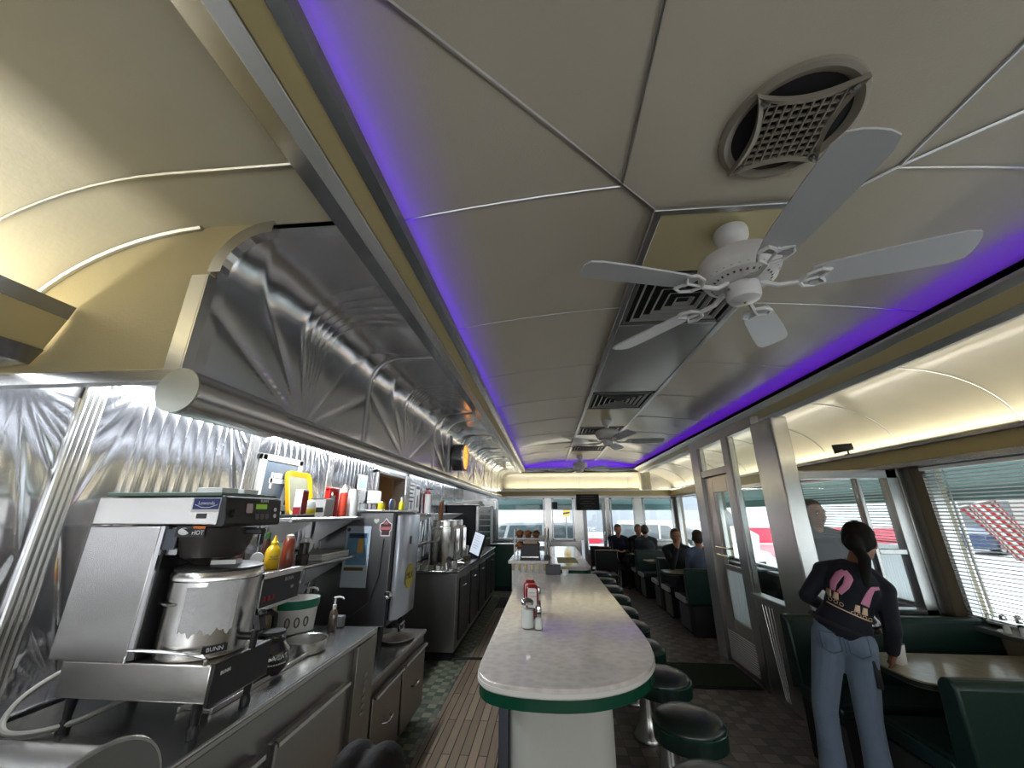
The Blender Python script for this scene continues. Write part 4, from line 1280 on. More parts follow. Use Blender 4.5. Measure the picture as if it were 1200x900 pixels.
simple_bottle('sauce_bottle', 'tall red brown sauce bottle beside the yellow mustard', -1.365, 2.09, 1.286, [(0, 0), (.030, 0), (.032, .01), (.030, .12), (.022, .135), (0, .136)], mat('salsa red', '#7c3320', .3, coat=.3), mat('clear cap', (.45, .33, .25), .3), [(.021, .135), (.019, .150), (.008, .156), (0, .156)])
simple_bottle('pepper_sauce_bottle', 'dark sauce bottle with green cap behind the mustard', -1.47, 2.06, 1.286, [(0, 0), (.022, 0), (.023, .01), (.022, .11), (.012, .135), (0, .136)], mat('dark sauce', (.05, .02, .015), .2, coat=.4), mat('green cap', '#2f5a2a', .4), [(.013, .134), (.013, .165), (0, .166)])
simple_bottle('ketchup_squeeze_bottle', 'dark red squeeze bottle behind the mustard, towards the big brewer', -1.52, 1.93, 1.286, [(0, 0), (.026, 0), (.028, .01), (.026, .10), (.016, .12), (0, .121)], mat('dark red sauce', '#4a1512', .3, coat=.3), WHITEP, [(.016, .119), (.012, .14), (.004, .16), (0, .16)])
dsp = thing('tape_dispenser', 'orange and white tape dispenser beside the mustard bottle', 'dispenser', (-1.40, 1.89, 1.286))
b = B(); b.prism(rrect(-.03, .03, 0, .02, .006), -.014, .014, 'y'); b.prism([(-.03, .01), (.0, .01), (.012, .06), (-.004, .075), (-.02, .05)], -.010, .010, 'y'); obj('holder', at(b, -1.40, 1.89, 1.286, .6), mat('orange plastic', '#c2562c', .4), dsp)
b = B(); b.cyl((0.012, -.012, .055), (.012, .012, .055), .028, n=20); obj('roll', at(b, -1.40, 1.89, 1.286, .6), WHITEP, dsp)
# lower shelf
bx = thing('clear_tub', 'clear tub with pale green contents on the lower shelf', 'tub', (-1.55, 2.30, 1.253))
b = B(); b.lathe([(0, .003), (.045, .003), (.058, .13), (0, .13)], n=4); obj('contents', at(b, -1.53, 2.28, 1.253, R(45)), mat('pale green sachets', '#9aa284', .8, bump=1, bscale=50, vary=.4, vscale=30), bx)
b = B(); b.lathe([(0, 0), (.055, 0), (.070, .155), (.072, .155)], n=4); obj('shell', at(b, -1.53, 2.28, 1.253, R(45)), PANE, bx)
b = B(); b.lathe([(0, 0), (.035, 0), (.037, .05), (.030, .055), (.030, .12)], n=16); mg = thing('cord_jar', 'dark jar with a looped white cord on the lower shelf', 'jar', (-1.52, 2.48, 1.253)); obj('jar', at(b, -1.52, 2.48, 1.253), mat('dark jar', (.03, .025, .02), .25), mg)
b = B()
for q in range(4):
    b.tube([(.03*math.cos(2*PI*k/14)+.006*q, .004*q, .10+.045*math.sin(2*PI*k/14)) for k in range(14)], .0035, 5, True)
obj('white_cord', at(b, -1.52, 2.48, 1.253, .8), PUMPW, mg)
for i in range(3):
    b = B(); b.bb(-1.76, -1.47, 2.62, 2.98, 1.2525+.014*i, 1.265+.014*i); tag(obj('cutting_board', b, mat('white cutting board', (.62, .61, .57), .5), None, .003), ['bottom', 'middle', 'topmost'][i]+' white cutting board of the flat pile on the lower shelf', 'cutting board', 'cutting boards')
# outlet on the wall under the upper shelf
ot = thing('wall_outlet', 'steel wall outlet with dark sockets between the two shelves', 'outlet', (-1.78, 2.52, 1.42))
b = B(); b.bb(-1.786, -1.772, 2.46, 2.58, 1.36, 1.46); obj('plate', b, STEELD, ot, .002)
b = B()
for y in (2.495, 2.545):
    for z in (1.385, 1.432):
        b.cyl((-1.772, y, z), (-1.769, y, z), .014, n=14)
obj('sockets', b, BLACKM, ot)
# upper shelf
Z = 1.523
tr = thing('yellow_tray', 'yellow rounded tray leaning on the wall above the upper shelf', 'tray', (-1.68, 2.66, Z))
M = Matrix.Translation((-1.70, 2.66, Z+.002)) @ Matrix.Rotation(R(-12), 4, 'Y')
b = B(); b.prism(rrect(-.135, .135, .0, .30, .04), -.004, .004, 'x'); b.xf(M); obj('back', b, mat('worn tray face', '#74735c', .5, vary=.25, vscale=18), tr)
b = B()
rim_o = rrect(-.14, .14, -.002, .305, .045); rim_i = rrect(-.105, .105, .03, .27, .03)
o0 = [b.bm.verts.new((.018, y, z)) for y, z in rim_o]; o1 = [b.bm.verts.new((-.006, y, z)) for y, z in rim_o]
i0 = [b.bm.verts.new((.005, y, z)) for y, z in rim_i]
b.bridge(o0, i0); b.bridge(o1, o0)
b.xf(M); obj('rim', b, mat('yellow tray plastic', '#cf9a0c', .4), tr, .002)
crt = thing('red_carton', 'narrow dark red carton with white sides on the upper shelf', 'carton', (-1.53, 2.38, Z))
b = B(); b.bb(-1.555, -1.505, 2.355, 2.415, Z, Z+.165); obj('carton', b, PAPER, crt, .002)
b = B(); b.bb(-1.5052, -1.503, 2.357, 2.413, Z+.002, Z+.155); b.bb(-1.553, -1.507, 2.3532, 2.3555, Z, Z+.06); obj('red_side', b, mat('carton red', '#8f1820', .5), crt)
b = B(); b.bb(-1.64, -1.47, 2.28, 2.46, Z-.001+.001, Z+.018); tag(obj('black_mat', b, BLACKP, None, .003), 'black tray at the near end of the upper shelf', 'tray')
crt.location.z += 0
simple_bottle('white_tub', 'white tub with a yellow sticker on the upper shelf', -1.54, 2.50, Z, [(0, 0), (.036, 0), (.040, .01), (.040, .07), (.030, .10), (0, .108)], WHITEP, mat('yellow sticker', '#d8c12a', .5), [(.0402, .015), (.0406, .016), (.0406, .05), (.0402, .051)], 'tub')
bs = thing('white_basket', 'white plastic basket on the upper shelf before the yellow tray', 'basket', (-1.54, 2.66, Z))
b = B(); b.lathe([(0, 0), (.060, 0), (.078, .105), (.083, .105), (.083, .112), (.074, .110), (.057, .006), (0, .006)], n=4); obj('basket', at(b, -1.54, 2.65, Z, R(45)), mat('translucent white plastic', (.55, .55, .53), .4), bs)
b = B(); b.bb(-1.60, -1.50, 2.60, 2.70, Z+.03, Z+.12); obj('contents', b, BLACKP, bs, .004)
rd = thing('red_carrier', 'red plastic carrier frame with white insert on the upper shelf', 'carrier', (-1.58, 2.83, Z))
b = B(); b.bb(-1.60, -1.56, 2.76, 2.79, Z, Z+.20); b.bb(-1.60, -1.56, 2.87, 2.90, Z, Z+.20); b.bb(-1.60, -1.56, 2.76, 2.90, Z+.175, Z+.205); obj('frame', b, mat('bright red plastic', '#c01f1f', .35), rd, .008)
b = B(); b.bb(-1.605, -1.575, 2.79, 2.87, Z, Z+.15); obj('insert', b, PAPER, rd)
simple_bottle('red_squeeze_bottle', 'orange red squeeze bottle with white tip beside the stacked cups', -1.55, 2.945, Z, [(0, 0), (.030, 0), (.032, .01), (.030, .16), (.024, .175), (0, .176)], mat('orange red plastic', '#c8442c', .35), WHITEP, [(.025, .174), (.022, .19), (.006, .235), (0, .236)])
CUPM = mat('white foam cup', (.74, .74, .72), .6)
def cup_stack(n, x, y, label):
    t = thing('cup_stack', label, 'cups', (x, y, Z), 'stacked foam cups')
    for i in range(n):
        b = B(); b.lathe([(0, .001), (.044, 0), (.037, .012*(n-i) if False else .075), (0, .075)], n=22); b.xf(Matrix.Translation((x, y, Z+.014*i))); 
        obj('cup', b, CUPM, t)
    b = B(); b.lathe([(.044, 0), (.033, .12), (0, .12)], n=22); b.xf(Matrix.Translation((x, y, Z+.014*n))); obj('cup', b, CUPM, t)
    return t
cup_stack(6, -1.52, 3.035, 'stack of upturned white foam cups nearer the tall steel dispenser')
cup_stack(6, -1.61, 2.99, 'stack of upturned white foam cups closer to the wall')
cup_stack(4, -1.70, 3.035, 'shorter stack of upturned foam cups at the wall behind the others')
# framed picture on the wall
fp = thing('picture_frame', 'white framed grey photograph leaning at the embossed wall', 'picture', (-1.76, 2.5, 1.55))
b = B()
for a0, a1, z0, z1 in ((2.30, 2.345, 1.56, 1.91), (2.675, 2.72, 1.56, 1.91), (2.30, 2.72, 1.56, 1.60), (2.30, 2.72, 1.87, 1.91)):
    b.bb(-1.800, -1.774, a0, a1, z0, z1)
obj('frame', b, mat('cream white frame', (.52, .51, .45), .4), fp, .004)
b = B(); b.bb(-1.795, -1.780, 2.34, 2.68, 1.595, 1.875); pc = obj('picture', b, mat('grey blue photo', '#56606a', .25, vary=.35, vscale=7, coat=.5), fp)
b = B(); b.bb(-1.7795, -1.7785, 2.40, 2.62, 1.735, 1.765); b.bb(-1.7795, -1.7785, 2.44, 2.52, 1.77, 1.80); b.prism([(2.56, 1.73), (2.61, 1.73), (2.58, 1.60), (2.53, 1.60)], -1.7795, -1.7785, 'x'); b.bb(-1.7795, -1.7785, 2.41, 2.43, 1.70, 1.80)
obj('pale_shapes', b, mat('pale photo tones', (.62, .62, .60), .5), pc)
# ---- tall milk dispenser on the drawer cabinet
md_ = thing('milk_dispenser', 'tall dull steel drinks dispenser on black legs with stickers', 'drinks dispenser', (-1.45, 3.3, .62))
DS = brushed('dispenser steel', (.24, .24, .245), .36, (30, 30, 1.5))
b = B(); b.bb(-1.77, -1.20, 3.10, 3.58, .765, 1.555); obj('body', b, DS, md_, .006)
b = B(); b.bb(-1.785, -1.16, 3.08, 3.60, 1.556, 1.572); obj('top_tray', b, STC, md_, .004)
b = B(); b.bb(-1.20, -1.185, 3.10, 3.58, .77, 1.55); obj('dark_gap', b, BLACKP, md_)
DPOLY = [(-1.184, 3.125), (-1.150, 3.125), (-1.125, 3.16), (-1.118, 3.33), (-1.125, 3.52), (-1.150, 3.555), (-1.184, 3.555)]
b = B(); b.prism(DPOLY, .80, 1.535); dd = obj('door', b, mat('pale bluish steel door', (.55, .58, .64), .28, .75), md_, .008)
b = B(); b.cyl((-1.1165, 3.335, 1.07), (-1.1135, 3.335, 1.07), .088, n=30); yb = obj('round_sticker', b, mat('yellow sticker print', '#b9a93a', .5), dd, label='round yellow sticker')
b = B(); b.text('MILK', .07, facing((-1.113, 3.335, 1.075), (1, 0, 0)), .0005); obj('sticker_text', b, BLACKM, yb)
b = B(); b.bb(-1.118, -1.114, 3.29, 3.325, 1.31, 1.37); obj('latch_plate', b, BLACKP, dd, .003)
b = B(); b.cyl((-1.20, 3.085, .985), (-1.16, 3.075, .985), .018, n=12); b.sph((-1.19, 3.085, .965), .02, 12, 8); obj('lock_knob', b, CHROME, md_)
for x in (-1.71, -1.235):
    for y in (3.14, 3.54):
        b = B(); b.cyl((x, y, .765), (x, y, .628), .024, .014, 12); b.cyl((x, y, .6215), (x, y, .63), .018, n=12); obj('leg', b, BLACKP, md_)
b = B(); b.box((-1.19, 3.33, .74), (.10, .10, .012)); b.tube([(-1.15, 3.28, .735), (-1.14, 3.29, .70), (-1.14, 3.37, .70), (-1.15, 3.38, .735)], .005, 6); obj('drip_bracket', b, CHROME, md_)
b = B(); b.tube([(-1.26, 3.097, 1.36), (-1.27, 3.094, 1.10), (-1.33, 3.092, .92), (-1.50, 3.09, .80)], .005, 6); obj('power_cord', b, BLACKP, md_)
# stickers and poster on its near side
def heart(s):
    return [(s*16*math.sin(t)**3/16, s*(13*math.cos(t)-5*math.cos(2*t)-2*math.cos(3*t)-math.cos(4*t))/16) for t in [2*PI*i/28 for i in range(28)]]
b = B(); b.prism([(-1.335+x, 1.49+z) for x, z in heart(.022)], 3.0975, 3.0995, 'y'); obj('heart_sticker', b, mat('pale heart', (.55, .55, .5), .5), md_, label='pale heart sticker')
star = [(-.045, -.065), (.045, -.065), (.045, -.028), (.06, -.02), (.06, .03), (.03, .045), (0, .075), (-.03, .04), (-.06, .03), (-.06, -.02), (-.045, -.028)]
b = B(); b.prism([(-1.255+x*.82, 1.44+z*.95) for x, z in star], 3.097, 3.0985, 'y'); ss = obj('shaped_sticker', b, PAPER, md_, label='white outlined diner shaped sticker')
b = B(); b.prism([(-1.255+x*.70, 1.44+z*.82) for x, z in star], 3.0955, 3.097, 'y'); sk = obj('sticker_field', b, mat('dark brown sticker', (.06, .03, .03), .5), ss)
b = B(); b.bb(-1.30, -1.21, 3.0945, 3.0955, 1.425, 1.447); b.prism([(-1.275, 1.465), (-1.235, 1.465), (-1.25, 1.492)], 3.0945, 3.0955, 'y'); obj('sticker_bands', b, mat('pinkish print', '#b4666a', .5), ss)
po = thing('notice_poster', 'coloured notice sheet taped to the side of the tall dispenser', 'poster', (-1.47, 3.09, 1.2))
b = B(); b.bb(-1.565, -1.365, 3.090, 3.0925, 1.02, 1.45); obj('sheet', b, mat('pale blue paper', '#a9b3bd', .7), po)
b = B(); b.bb(-1.545, -1.385, 3.0885, 3.0898, 1.175, 1.40); pf = obj('printed_area', b, mat('blue print', '#5f86a0', .6, vary=.35, vscale=22), po)
b = B(); b.bb(-1.46, -1.415, 3.0872, 3.0885, 1.26, 1.36); obj('orange_print', b, mat('ochre print', '#c69a52', .6), pf)
b = B(); b.cyl((-1.545, 3.0900, 1.425), (-1.545, 3.0885, 1.425), .014, n=14); obj('round_mark', b, mat('navy mark', '#27394f', .6), po)
b = B(); b.bb(-1.535, -1.395, 3.0872, 3.0885, 1.365, 1.398); obj('navy_print', b, mat('navy blocks', '#27394f', .6, vary=.3, vscale=40), pf)
b = B(); b.bb(-1.55, -1.40, 3.0885, 3.0898, 1.135, 1.158); obj('heading_band', b, mat('dark print', (.05, .06, .08), .6), po)
b = B(); b.lathe([(0, 0), (.11, 0), (.135, .014), (.13, .016), (.108, .005), (0, .005)], n=32); tag(obj('cream_plate', at(b, -1.19, 3.36, .6215), mat('cream plate', (.55, .51, .43), .4)), 'cream plate lying under the tall dispenser on the low top', 'plate')
# plug box on the counter end
b = B(); b.bb(-1.30, -1.24, 2.535, 2.575, .902, .96); tag(obj('clear_block', b, mat('dull plastic block', (.16, .16, .17), .3), None, .004), 'small grey block at the end of the counter behind the pump bottle', 'block')
# small things on top of the dispenser
simple_bottle('yellow_tub', 'small yellow tub on top of the tall dispenser', -1.36, 3.22, 1.573, [(0, 0), (.03, 0), (.03, .055), (0, .055)], mat('lemon yellow plastic', '#dcc81e', .4), cat='tub')
for i, (x, y, c, nm, lb) in enumerate(((-1.32, 3.33, '#5b78b0', 'blue_lid', 'round bluish lid standing on the tall dispenser'), (-1.36, 3.47, '#8d8aa8', 'grey_lid', 'greyish round lid standing at the back of the tall dispenser'))):
    b = B(); b.cyl((x-.006, y, 1.573+.045), (x+.006, y, 1.573+.045), .045, n=20); tag(obj(nm, b, mat(nm, c, .4), None, .002), lb, 'lid')
simple_bottle('cleaner_bottle', 'small yellow bottle with white cap on the tall dispenser', -1.30, 3.52, 1.573, [(0, 0), (.022, 0), (.022, .06), (.01, .08), (0, .08)], mat('yellow liquid', '#d8d02c', .3), WHITEP, [(.011, .078), (.011, .11), (0, .11)])

# pass-through opening: steel frame, room behind with checker band
pt = thing('pass_through_frame', 'steel frame of the kitchen pass-through opening', 'frame', (XL, 4.5, 1.5))
b = B(); b.bb(XL-.12, XL+.03, 4.02, 4.07, 1.48, 1.99); b.bb(XL-.13, XL+.04, 4.86, 5.03, .92, 1.99); b.bb(XL-.12, XL+.03, 4.02, 5.03, 1.955, 1.99); obj('surround', b, STEEL, pt, .004)
b = B(); b.bb(XL-.16, XL+.10, 4.03, 4.90, 1.47, 1.495); obj('ledge', b, STC, pt, .003)
b = B(); b.bb(-3.1, -3.05, 3.4, 6.6, 0, 2.6); b.bb(-3.1, XL-.12, 3.35, 3.4, 0, 2.6); b.bb(-3.1, XL-.12, 6.6, 6.65, 0, 2.6); b.bb(-3.1, XL-.12, 3.35, 6.65, 2.5, 2.6)
struct('wall_kitchen', b, mat('brown kitchen wall', '#8d6c47', .7), label='brown wall of the kitchen behind the pass-through', cat='wall')
CHK = mat('black and white checker tiles', (.5, .5, .5), .35)
nt = CHK.node_tree; ck = nt.nodes.new('ShaderNodeTexChecker'); ck.inputs['Scale'].default_value = 6.5
ck.inputs['Color1'].default_value = (.02, .03, .025, 1); ck.inputs['Color2'].default_value = (.55, .55, .5, 1)
tc = nt.nodes.new('ShaderNodeTexCoord'); nt.links.new(tc.outputs['Object'], ck.inputs['Vector']); nt.links.new(ck.outputs[0], nt.nodes['Principled BSDF'].inputs['Base Color'])
b = B(); b.bb(-3.048, -3.03, 3.5, 6.55, 2.02, 2.34); struct('trim_kitchen', b, CHK, label='black and white checker tile band in the kitchen', cat='trim')
b = B(); b.bb(-3.03, -2.85, 4.4, 6.5, 1.97, 2.0); tag(obj('kitchen_shelf', b, WHITEP), 'pale kitchen shelf seen through the pass-through', 'shelf')
for i, (y, h, c) in enumerate(((5.05, .30, '#6b5138'), (5.25, .24, '#9a7a52'), (5.5, .27, '#7a5c3e'), (5.75, .26, '#8a6a48'), (6.05, .3, '#4a3526'))):
    b = B(); b.bb(-3.0, -2.86, y-.05, y+.05, 1.30, 1.30+h); tag(obj('storage_box', b, mat('brown box %d' % i, c, .7), None, .006), ['nearest', 'second', 'third', 'fourth', 'farthest'][i]+' of the brown boxes in the kitchen behind the pass-through', 'box', 'brown kitchen boxes')
b = B(); b.bb(-3.03, -2.82, 4.85, 6.3, 1.27, 1.30); tag(obj('kitchen_counter', b, WOODC), 'wooden kitchen ledge carrying brown boxes', 'ledge')
area('kitchen lamp', (-2.4, 5.0, 2.4), .6, .6, 9, (1, .85, .65))
# blue card and hook box on the last wall sheet
b = B(); b.bb(XL+.012, XL+.02, 3.62, 3.80, 1.76, 1.90); bc = tag(obj('card_frame', b, PAPER), 'white and blue card fixed to the wall beside the pass-through', 'card'); 
b = B(); b.bb(XL+.02, XL+.0215, 3.63, 3.79, 1.775, 1.885); obj('blue_print', b, mat('light blue print', '#7fb6d8', .5, vary=.3, vscale=30), bc)
hb = thing('wall_mounted_dispenser', 'small white dispenser under the blue card beside the pass-through', 'dispenser', (XL+.05, 3.93, 1.7))
b = B(); b.bb(XL+.008, XL+.10, 3.86, 4.0, 1.66, 1.76); obj('body', b, WHITEP, hb, .01)
b = B(); b.bb(XL+.02, XL+.12, 3.85, 4.01, 1.64, 1.66); obj('flap', b, PUMPW, hb, .003)

# notices and cups past the pass-through
b = B(); b.bb(XL+.012, XL+.018, 5.06, 5.28, 1.55, 1.93); nt1 = tag(obj('price_notice', b, PAPER), 'white notice with dark marks beside the pass-through post', 'notice')
b = B()
for q in range(5):
    b.bb(XL+.018, XL+.0195, 5.09, 5.25-.02*(q % 3), 1.885-.05*q, 1.905-.05*q)
b.prism([(5.14, 1.60), (5.20, 1.60), (5.18, 1.70), (5.15, 1.70)], XL+.018, XL+.0195, 'x'); obj('print', b, mat('dark notice print', (.08, .08, .1), .6), nt1)
b = B(); b.bb(XL+.012, XL+.018, 5.32, 5.5, 1.56, 1.92); nt2 = tag(obj('price_notice', b, PAPER), 'tall white notice with a coloured heading, second past the pass-through post', 'notice')
b = B(); b.bb(XL+.018, XL+.0195, 5.34, 5.48, 1.86, 1.90); b.prism([(5.39, 1.62), (5.44, 1.62), (5.43, 1.78), (5.40, 1.78)], XL+.018, XL+.0195, 'x'); obj('print', b, mat('dark notice print', (.08, .08, .1), .6), nt2)
fx = thing('fire_extinguisher', 'red fire extinguisher on the wall past the white notices', 'fire extinguisher', (XL+.08, 5.68, 1.55))
b = B(); b.lathe([(0, 1.55), (.055, 1.55), (.058, 1.57), (.058, 1.80), (.03, 1.85), (.02, 1.87), (0, 1.87)], (XL+.075, 5.68, 0), 20); obj('cylinder', b, mat('extinguisher red', '#8c1a1c', .3, coat=.4), fx)
b = B(); b.bb(XL+.05, XL+.15, 5.67, 5.69, 1.87, 1.89); obj('lever', b, BLACKP, fx, .003)
def shelf2(label, y0, y1, z):
    t = thing('wall_shelf', label, 'shelf', (-1.6, (y0+y1)/2, z))
    b = B(); b.bb(-1.785, -1.42, y0, y1, z-.02, z); obj('shelf_board', b, STC, t, .003)
    for y in (y0+.1, y1-.1):
        b = B(); b.prism([(-1.785, z-.02), (-1.48, z-.02), (-1.48, z-.035), (-1.785, z-.17)], y-.004, y+.004, 'y'); obj('bracket', b, STEELD, t)
shelf2('upper steel shelf past the pass-through, behind the urns', 5.05, 6.9, 1.545)
shelf2('lower steel shelf past the pass-through with small bottles', 3.75, 5.0, 1.22)
for i in range(5):
    simple_bottle('spice_bottle', ['first', 'second', 'third', 'fourth', 'fifth'][i]+' small bottle along the lower shelf past the tall dispenser', -1.60+.03*(i % 2), 4.1+.17*i, 1.221, [(0, 0), (.028, 0), (.030, .01), (.028, .10), (.015, .12), (0, .12)], [PUMPW, mat('dark jar', (.03, .025, .02), .25), PUMPW, mat('olive jar', '#8c8a3e', .4), PUMPW][i], BLACKP, [(.016, .118), (.016, .145), (0, .145)])
cw = thing('cup_tower', 'tall tower of white cups on the shelf past the pass-through', 'cups', (-1.55, 5.15, 1.546))
for i in range(7):
    b = B(); b.lathe([(0, 0), (.040, 0), (.046, .045), (0, .045)], n=18); b.xf(Matrix.Translation((-1.55, 5.15, 1.546+.032*i))); obj('cup', b, CUPM, cw)

# ---- steel service counter farther on, with urns
sc_ = thing('service_counter', 'far steel service counter carrying the coffee urns', 'counter', (-1.4, 6.6, 0))
b = B(); b.bb(XL+.02, -1.07, 4.87, 8.3, .09, .87); obj('body', b, brushed('service counter steel', (.42, .415, .40), .3, (30, 30, 1.5)), sc_, .004)
b = B(); b.bb(XL+.02, -1.045, 4.85, 8.32, .87, .905); obj('work_top', b, STC, sc_, .005)
b = B(); b.bb(XL+.1, -1.11, 4.9, 8.28, 0, .09); obj('plinth', b, BLACKM, sc_)
for i, y in enumerate((5.05, 5.75, 6.45, 7.15, 7.75)):
    b = B(); b.bb(-1.07, -1.05, y, y+.52, .16, .80); dd = obj('door', b, mat('dark cabinet door', (.06, .058, .055), .35, .6), sc_, .005)
    b = B(); b.tube([(-1.05, y+.06, .72), (-1.025, y+.07, .72), (-1.025, y+.20, .72), (-1.05, y+.21, .72)], .006, 6); obj('handle', b, CHROME, dd)
URN = brushed('urn steel', (.62, .60, .57), .17, (40, 40, 1.5))
for i, (y, x) in enumerate(((5.10, -1.30), (5.52, -1.30))):
    t = thing('coffee_urn', ['large round steel coffee urn nearest the pass-through', 'second round steel coffee urn, behind the nearest one'][i], 'urn', (x, y, .906))
    b = B(); b.lathe([(0, .906), (.165, .906), (.17, .915), (.17, 1.36), (.178, 1.365), (.178, 1.385), (.17, 1.39)], (x, y, 0), 40); obj('tank', b, URN, t)
    b = B(); b.lathe([(.145, 1.389), (.145, 1.45), (.13, 1.46), (0, 1.462)], (x, y, 0), 36); obj('lid', b, URN, t)
    for q in (-.06, 0, .06):
        b = B(); b.cyl((x+.178, y+q, 1.0), (x+.178, y+q, 1.36), .011, n=10); b.cyl((x+.165, y+q, 1.0), (x+.24, y+q, 1.0), .012, n=8); obj('gauge_tube', b, CHROME, t)
    b = B(); b.bb(x+.10, x+.24, y-.12, y+.12, .906, .93); obj('drip_tray', b, STEELD, t, .004)
jr = thing('straw_jar', 'tall clear jar of brown sticks above the urns', 'jar', (-1.36, 5.12, 1.463))
b = B(); b.lathe([(0, 0), (.035, 0), (.042, .02), (.042, .30)], n=20); obj('glass', at(b, -1.36, 5.12, 1.463), CG, jr)
b = B()
for q in range(12):
    a = q*2.4; r_ = .026*math.sqrt(q/12)
    b.cyl((r_*math.cos(a), r_*math.sin(a), .006), (r_*1.2*math.cos(a), r_*1.2*math.sin(a), .20+.02*(q % 3)), .006, n=6)
obj('sticks', at(b, -1.36, 5.12, 1.463), mat('brown sticks', '#7a4a2c', .6), jr)
pt_ = thing('steel_pot', 'small steel pot at the near corner of the service counter', 'pot', (-1.13, 4.98, .906))
b = B(); b.lathe([(0, 0), (.060, 0), (.063, .01), (.063, .10), (.067, .103), (.060, .102), (.058, .02), (0, .02)], n=28); obj('pot', at(b, -1.15, 4.965, .906), STEEL, pt_)
b = B(); b.tube([(-1.09, 4.965, .985), (-1.04, 4.965, .99), (-1.0, 4.955, .985)], .007, 6); obj('handle', b, STEEL, pt_)
for i in range(5):
    o = dup(muf, (-1.70+.1*i, 4.93+.02*(i % 2), .906), i, ['first', 'second', 'third', 'fourth', 'fifth'][i]+' pale cup at the near edge of the service counter, from the wall', 'pale cups on the service counter')
    o.name = 'ceramic_cup'
    o['category'] = 'cup'
    for c in list(o.children):
        bpy.data.objects.remove(c)
    b = B(); b.lathe([(0, 0), (.025, 0), (.036, .05), (.033, .05), (.022, .006), (0, .006)], n=16); c = obj('cup', b, mat('off white crockery', (.5, .48, .42), .4)); c.parent = o
bc_ = thing('black_cabinet', 'big plain black cabinet on the service counter', 'cabinet', (-1.54, 7.4, .906))
b = B(); b.bb(-1.79, -1.29, 7.15, 7.7, .906, 1.68); obj('case', b, BLACKM, bc_, .006)
b = B(); b.bb(-1.79, -1.20, 7.12, 7.75, 1.681, 1.70); obj('top_ledge', b, STC, bc_, .003)
b = B(); b.cyl((-1.25, 7.2, 1.0), (-1.25, 7.2, 1.66), .035, n=14); obj('wrapped_post', b, mat('foil wrapped post', (.7, .7, .72), .25, 1, bump=.8, bscale=30), bc_)
b = B(); b.prism([(-1.75, 1.702), (-1.22, 1.702), (-1.22, 1.76), (-1.30, 1.775), (-1.75, 1.72)], 7.2, 7.6, 'y'); tag(obj('folded_cloth', b, mat('white towel', (.62, .60, .55), .9), None, .01), 'folded pale cloth lying on the black cabinet', 'cloth')
rk = thing('tile_rack', 'open grey green rack against the end of the counter wall', 'rack', (-1.45, 9.3, 0))
for q in range(6):
    b = B(); b.bb(-1.62, -1.28, 9.2, 9.5, 1.0+.13*q, 1.02+.13*q); obj('rack_shelf', b, mat('grey green shelf', (.35, .42, .40), .4), rk)
for x in (-1.62, -1.28):
    b = B(); b.bb(x-.01, x+.01, 9.2, 9.5, .0, 1.70); obj('side', b, mat('grey green shelf', (.35, .42, .40), .4), rk)
ps = thing('order_screen', 'tilted white touch screen on the service counter', 'screen', (-1.06, 6.25, .906))
M = Matrix.Translation((-1.06, 6.25, 1.10)) @ Euler((R(-10), R(14), R(-38))).to_matrix().to_4x4()
b = B(); b.box((0, 0, 0), (.24, .022, .33)); b.xf(M); obj('case', b, BLACKP, ps, .005)
b = B(); b.box((-.01, -.013, .0), (.205, .006, .30)); b.xf(M); sc1 = obj('display', b, mat('lit white display', (.6, .65, .7), .3, emit=(.75, .85, 1), estr=.55), ps)
b = B()
for q in range(6):
    b.box((-.03, -.0165, .11-.035*q), (.13-.02*(q % 2), .001, .006))
b.xf(M); obj('screen_lines', b, mat('screen grey', (.35, .4, .45), .5), sc1)
b = B(); b.cyl((-1.08, 6.30, .907), (-1.07, 6.27, 1.0), .03, n=12); b.lathe([(0, .907), (.07, .907), (.06, .92), (0, .925)], (-1.08, 6.31, 0), 20); obj('foot', b, BLACKP, ps)
ph = thing('service_phone', 'white handset box beside the touch screen', 'phone', (-1.16, 5.85, .906))
b = B(); b.box((-1.16, 5.85, 1.03), (.05, .09, .16), (0, R(8), 0)); obj('handset', b, WHITEP, ph, .01)
b = B(); b.box((-1.17, 5.86, .928), (.12, .13, .04)); obj('base', b, BLACKP, ph, .006)
bk2 = thing('till_printer', 'small beige box with dark front on the service counter edge', 'printer', (-1.12, 5.62, .906))
b = B(); b.bb(-1.17, -1.07, 5.58, 5.74, .907, 1.0); obj('case', b, mat('beige plastic', '#a08c66', .5), bk2, .006)
b = B(); b.bb(-1.072, -1.068, 5.60, 5.72, .92, .98); obj('front', b, BLACKP, bk2)
# green half wall across the far end
gw = thing('green_partition', 'plain dark green half wall closing the far end of the service aisle', 'partition', (-.87, 8.95, 0))
b = B(); b.bb(-1.26, -.50, 8.9, 8.97, .09, .90); obj('panel', b, mat('dark green panel', (.008, .045, .033), .45, bump=.05), gw, .004)
b = B(); b.bb(-1.28, -.48, 8.86, 9.0, .90, .925); obj('cap', b, STEEL, gw, .003)
b = B(); b.bb(-1.26, -.50, 8.91, 8.96, .0, .09); obj('plinth', b, BLACKM, gw)
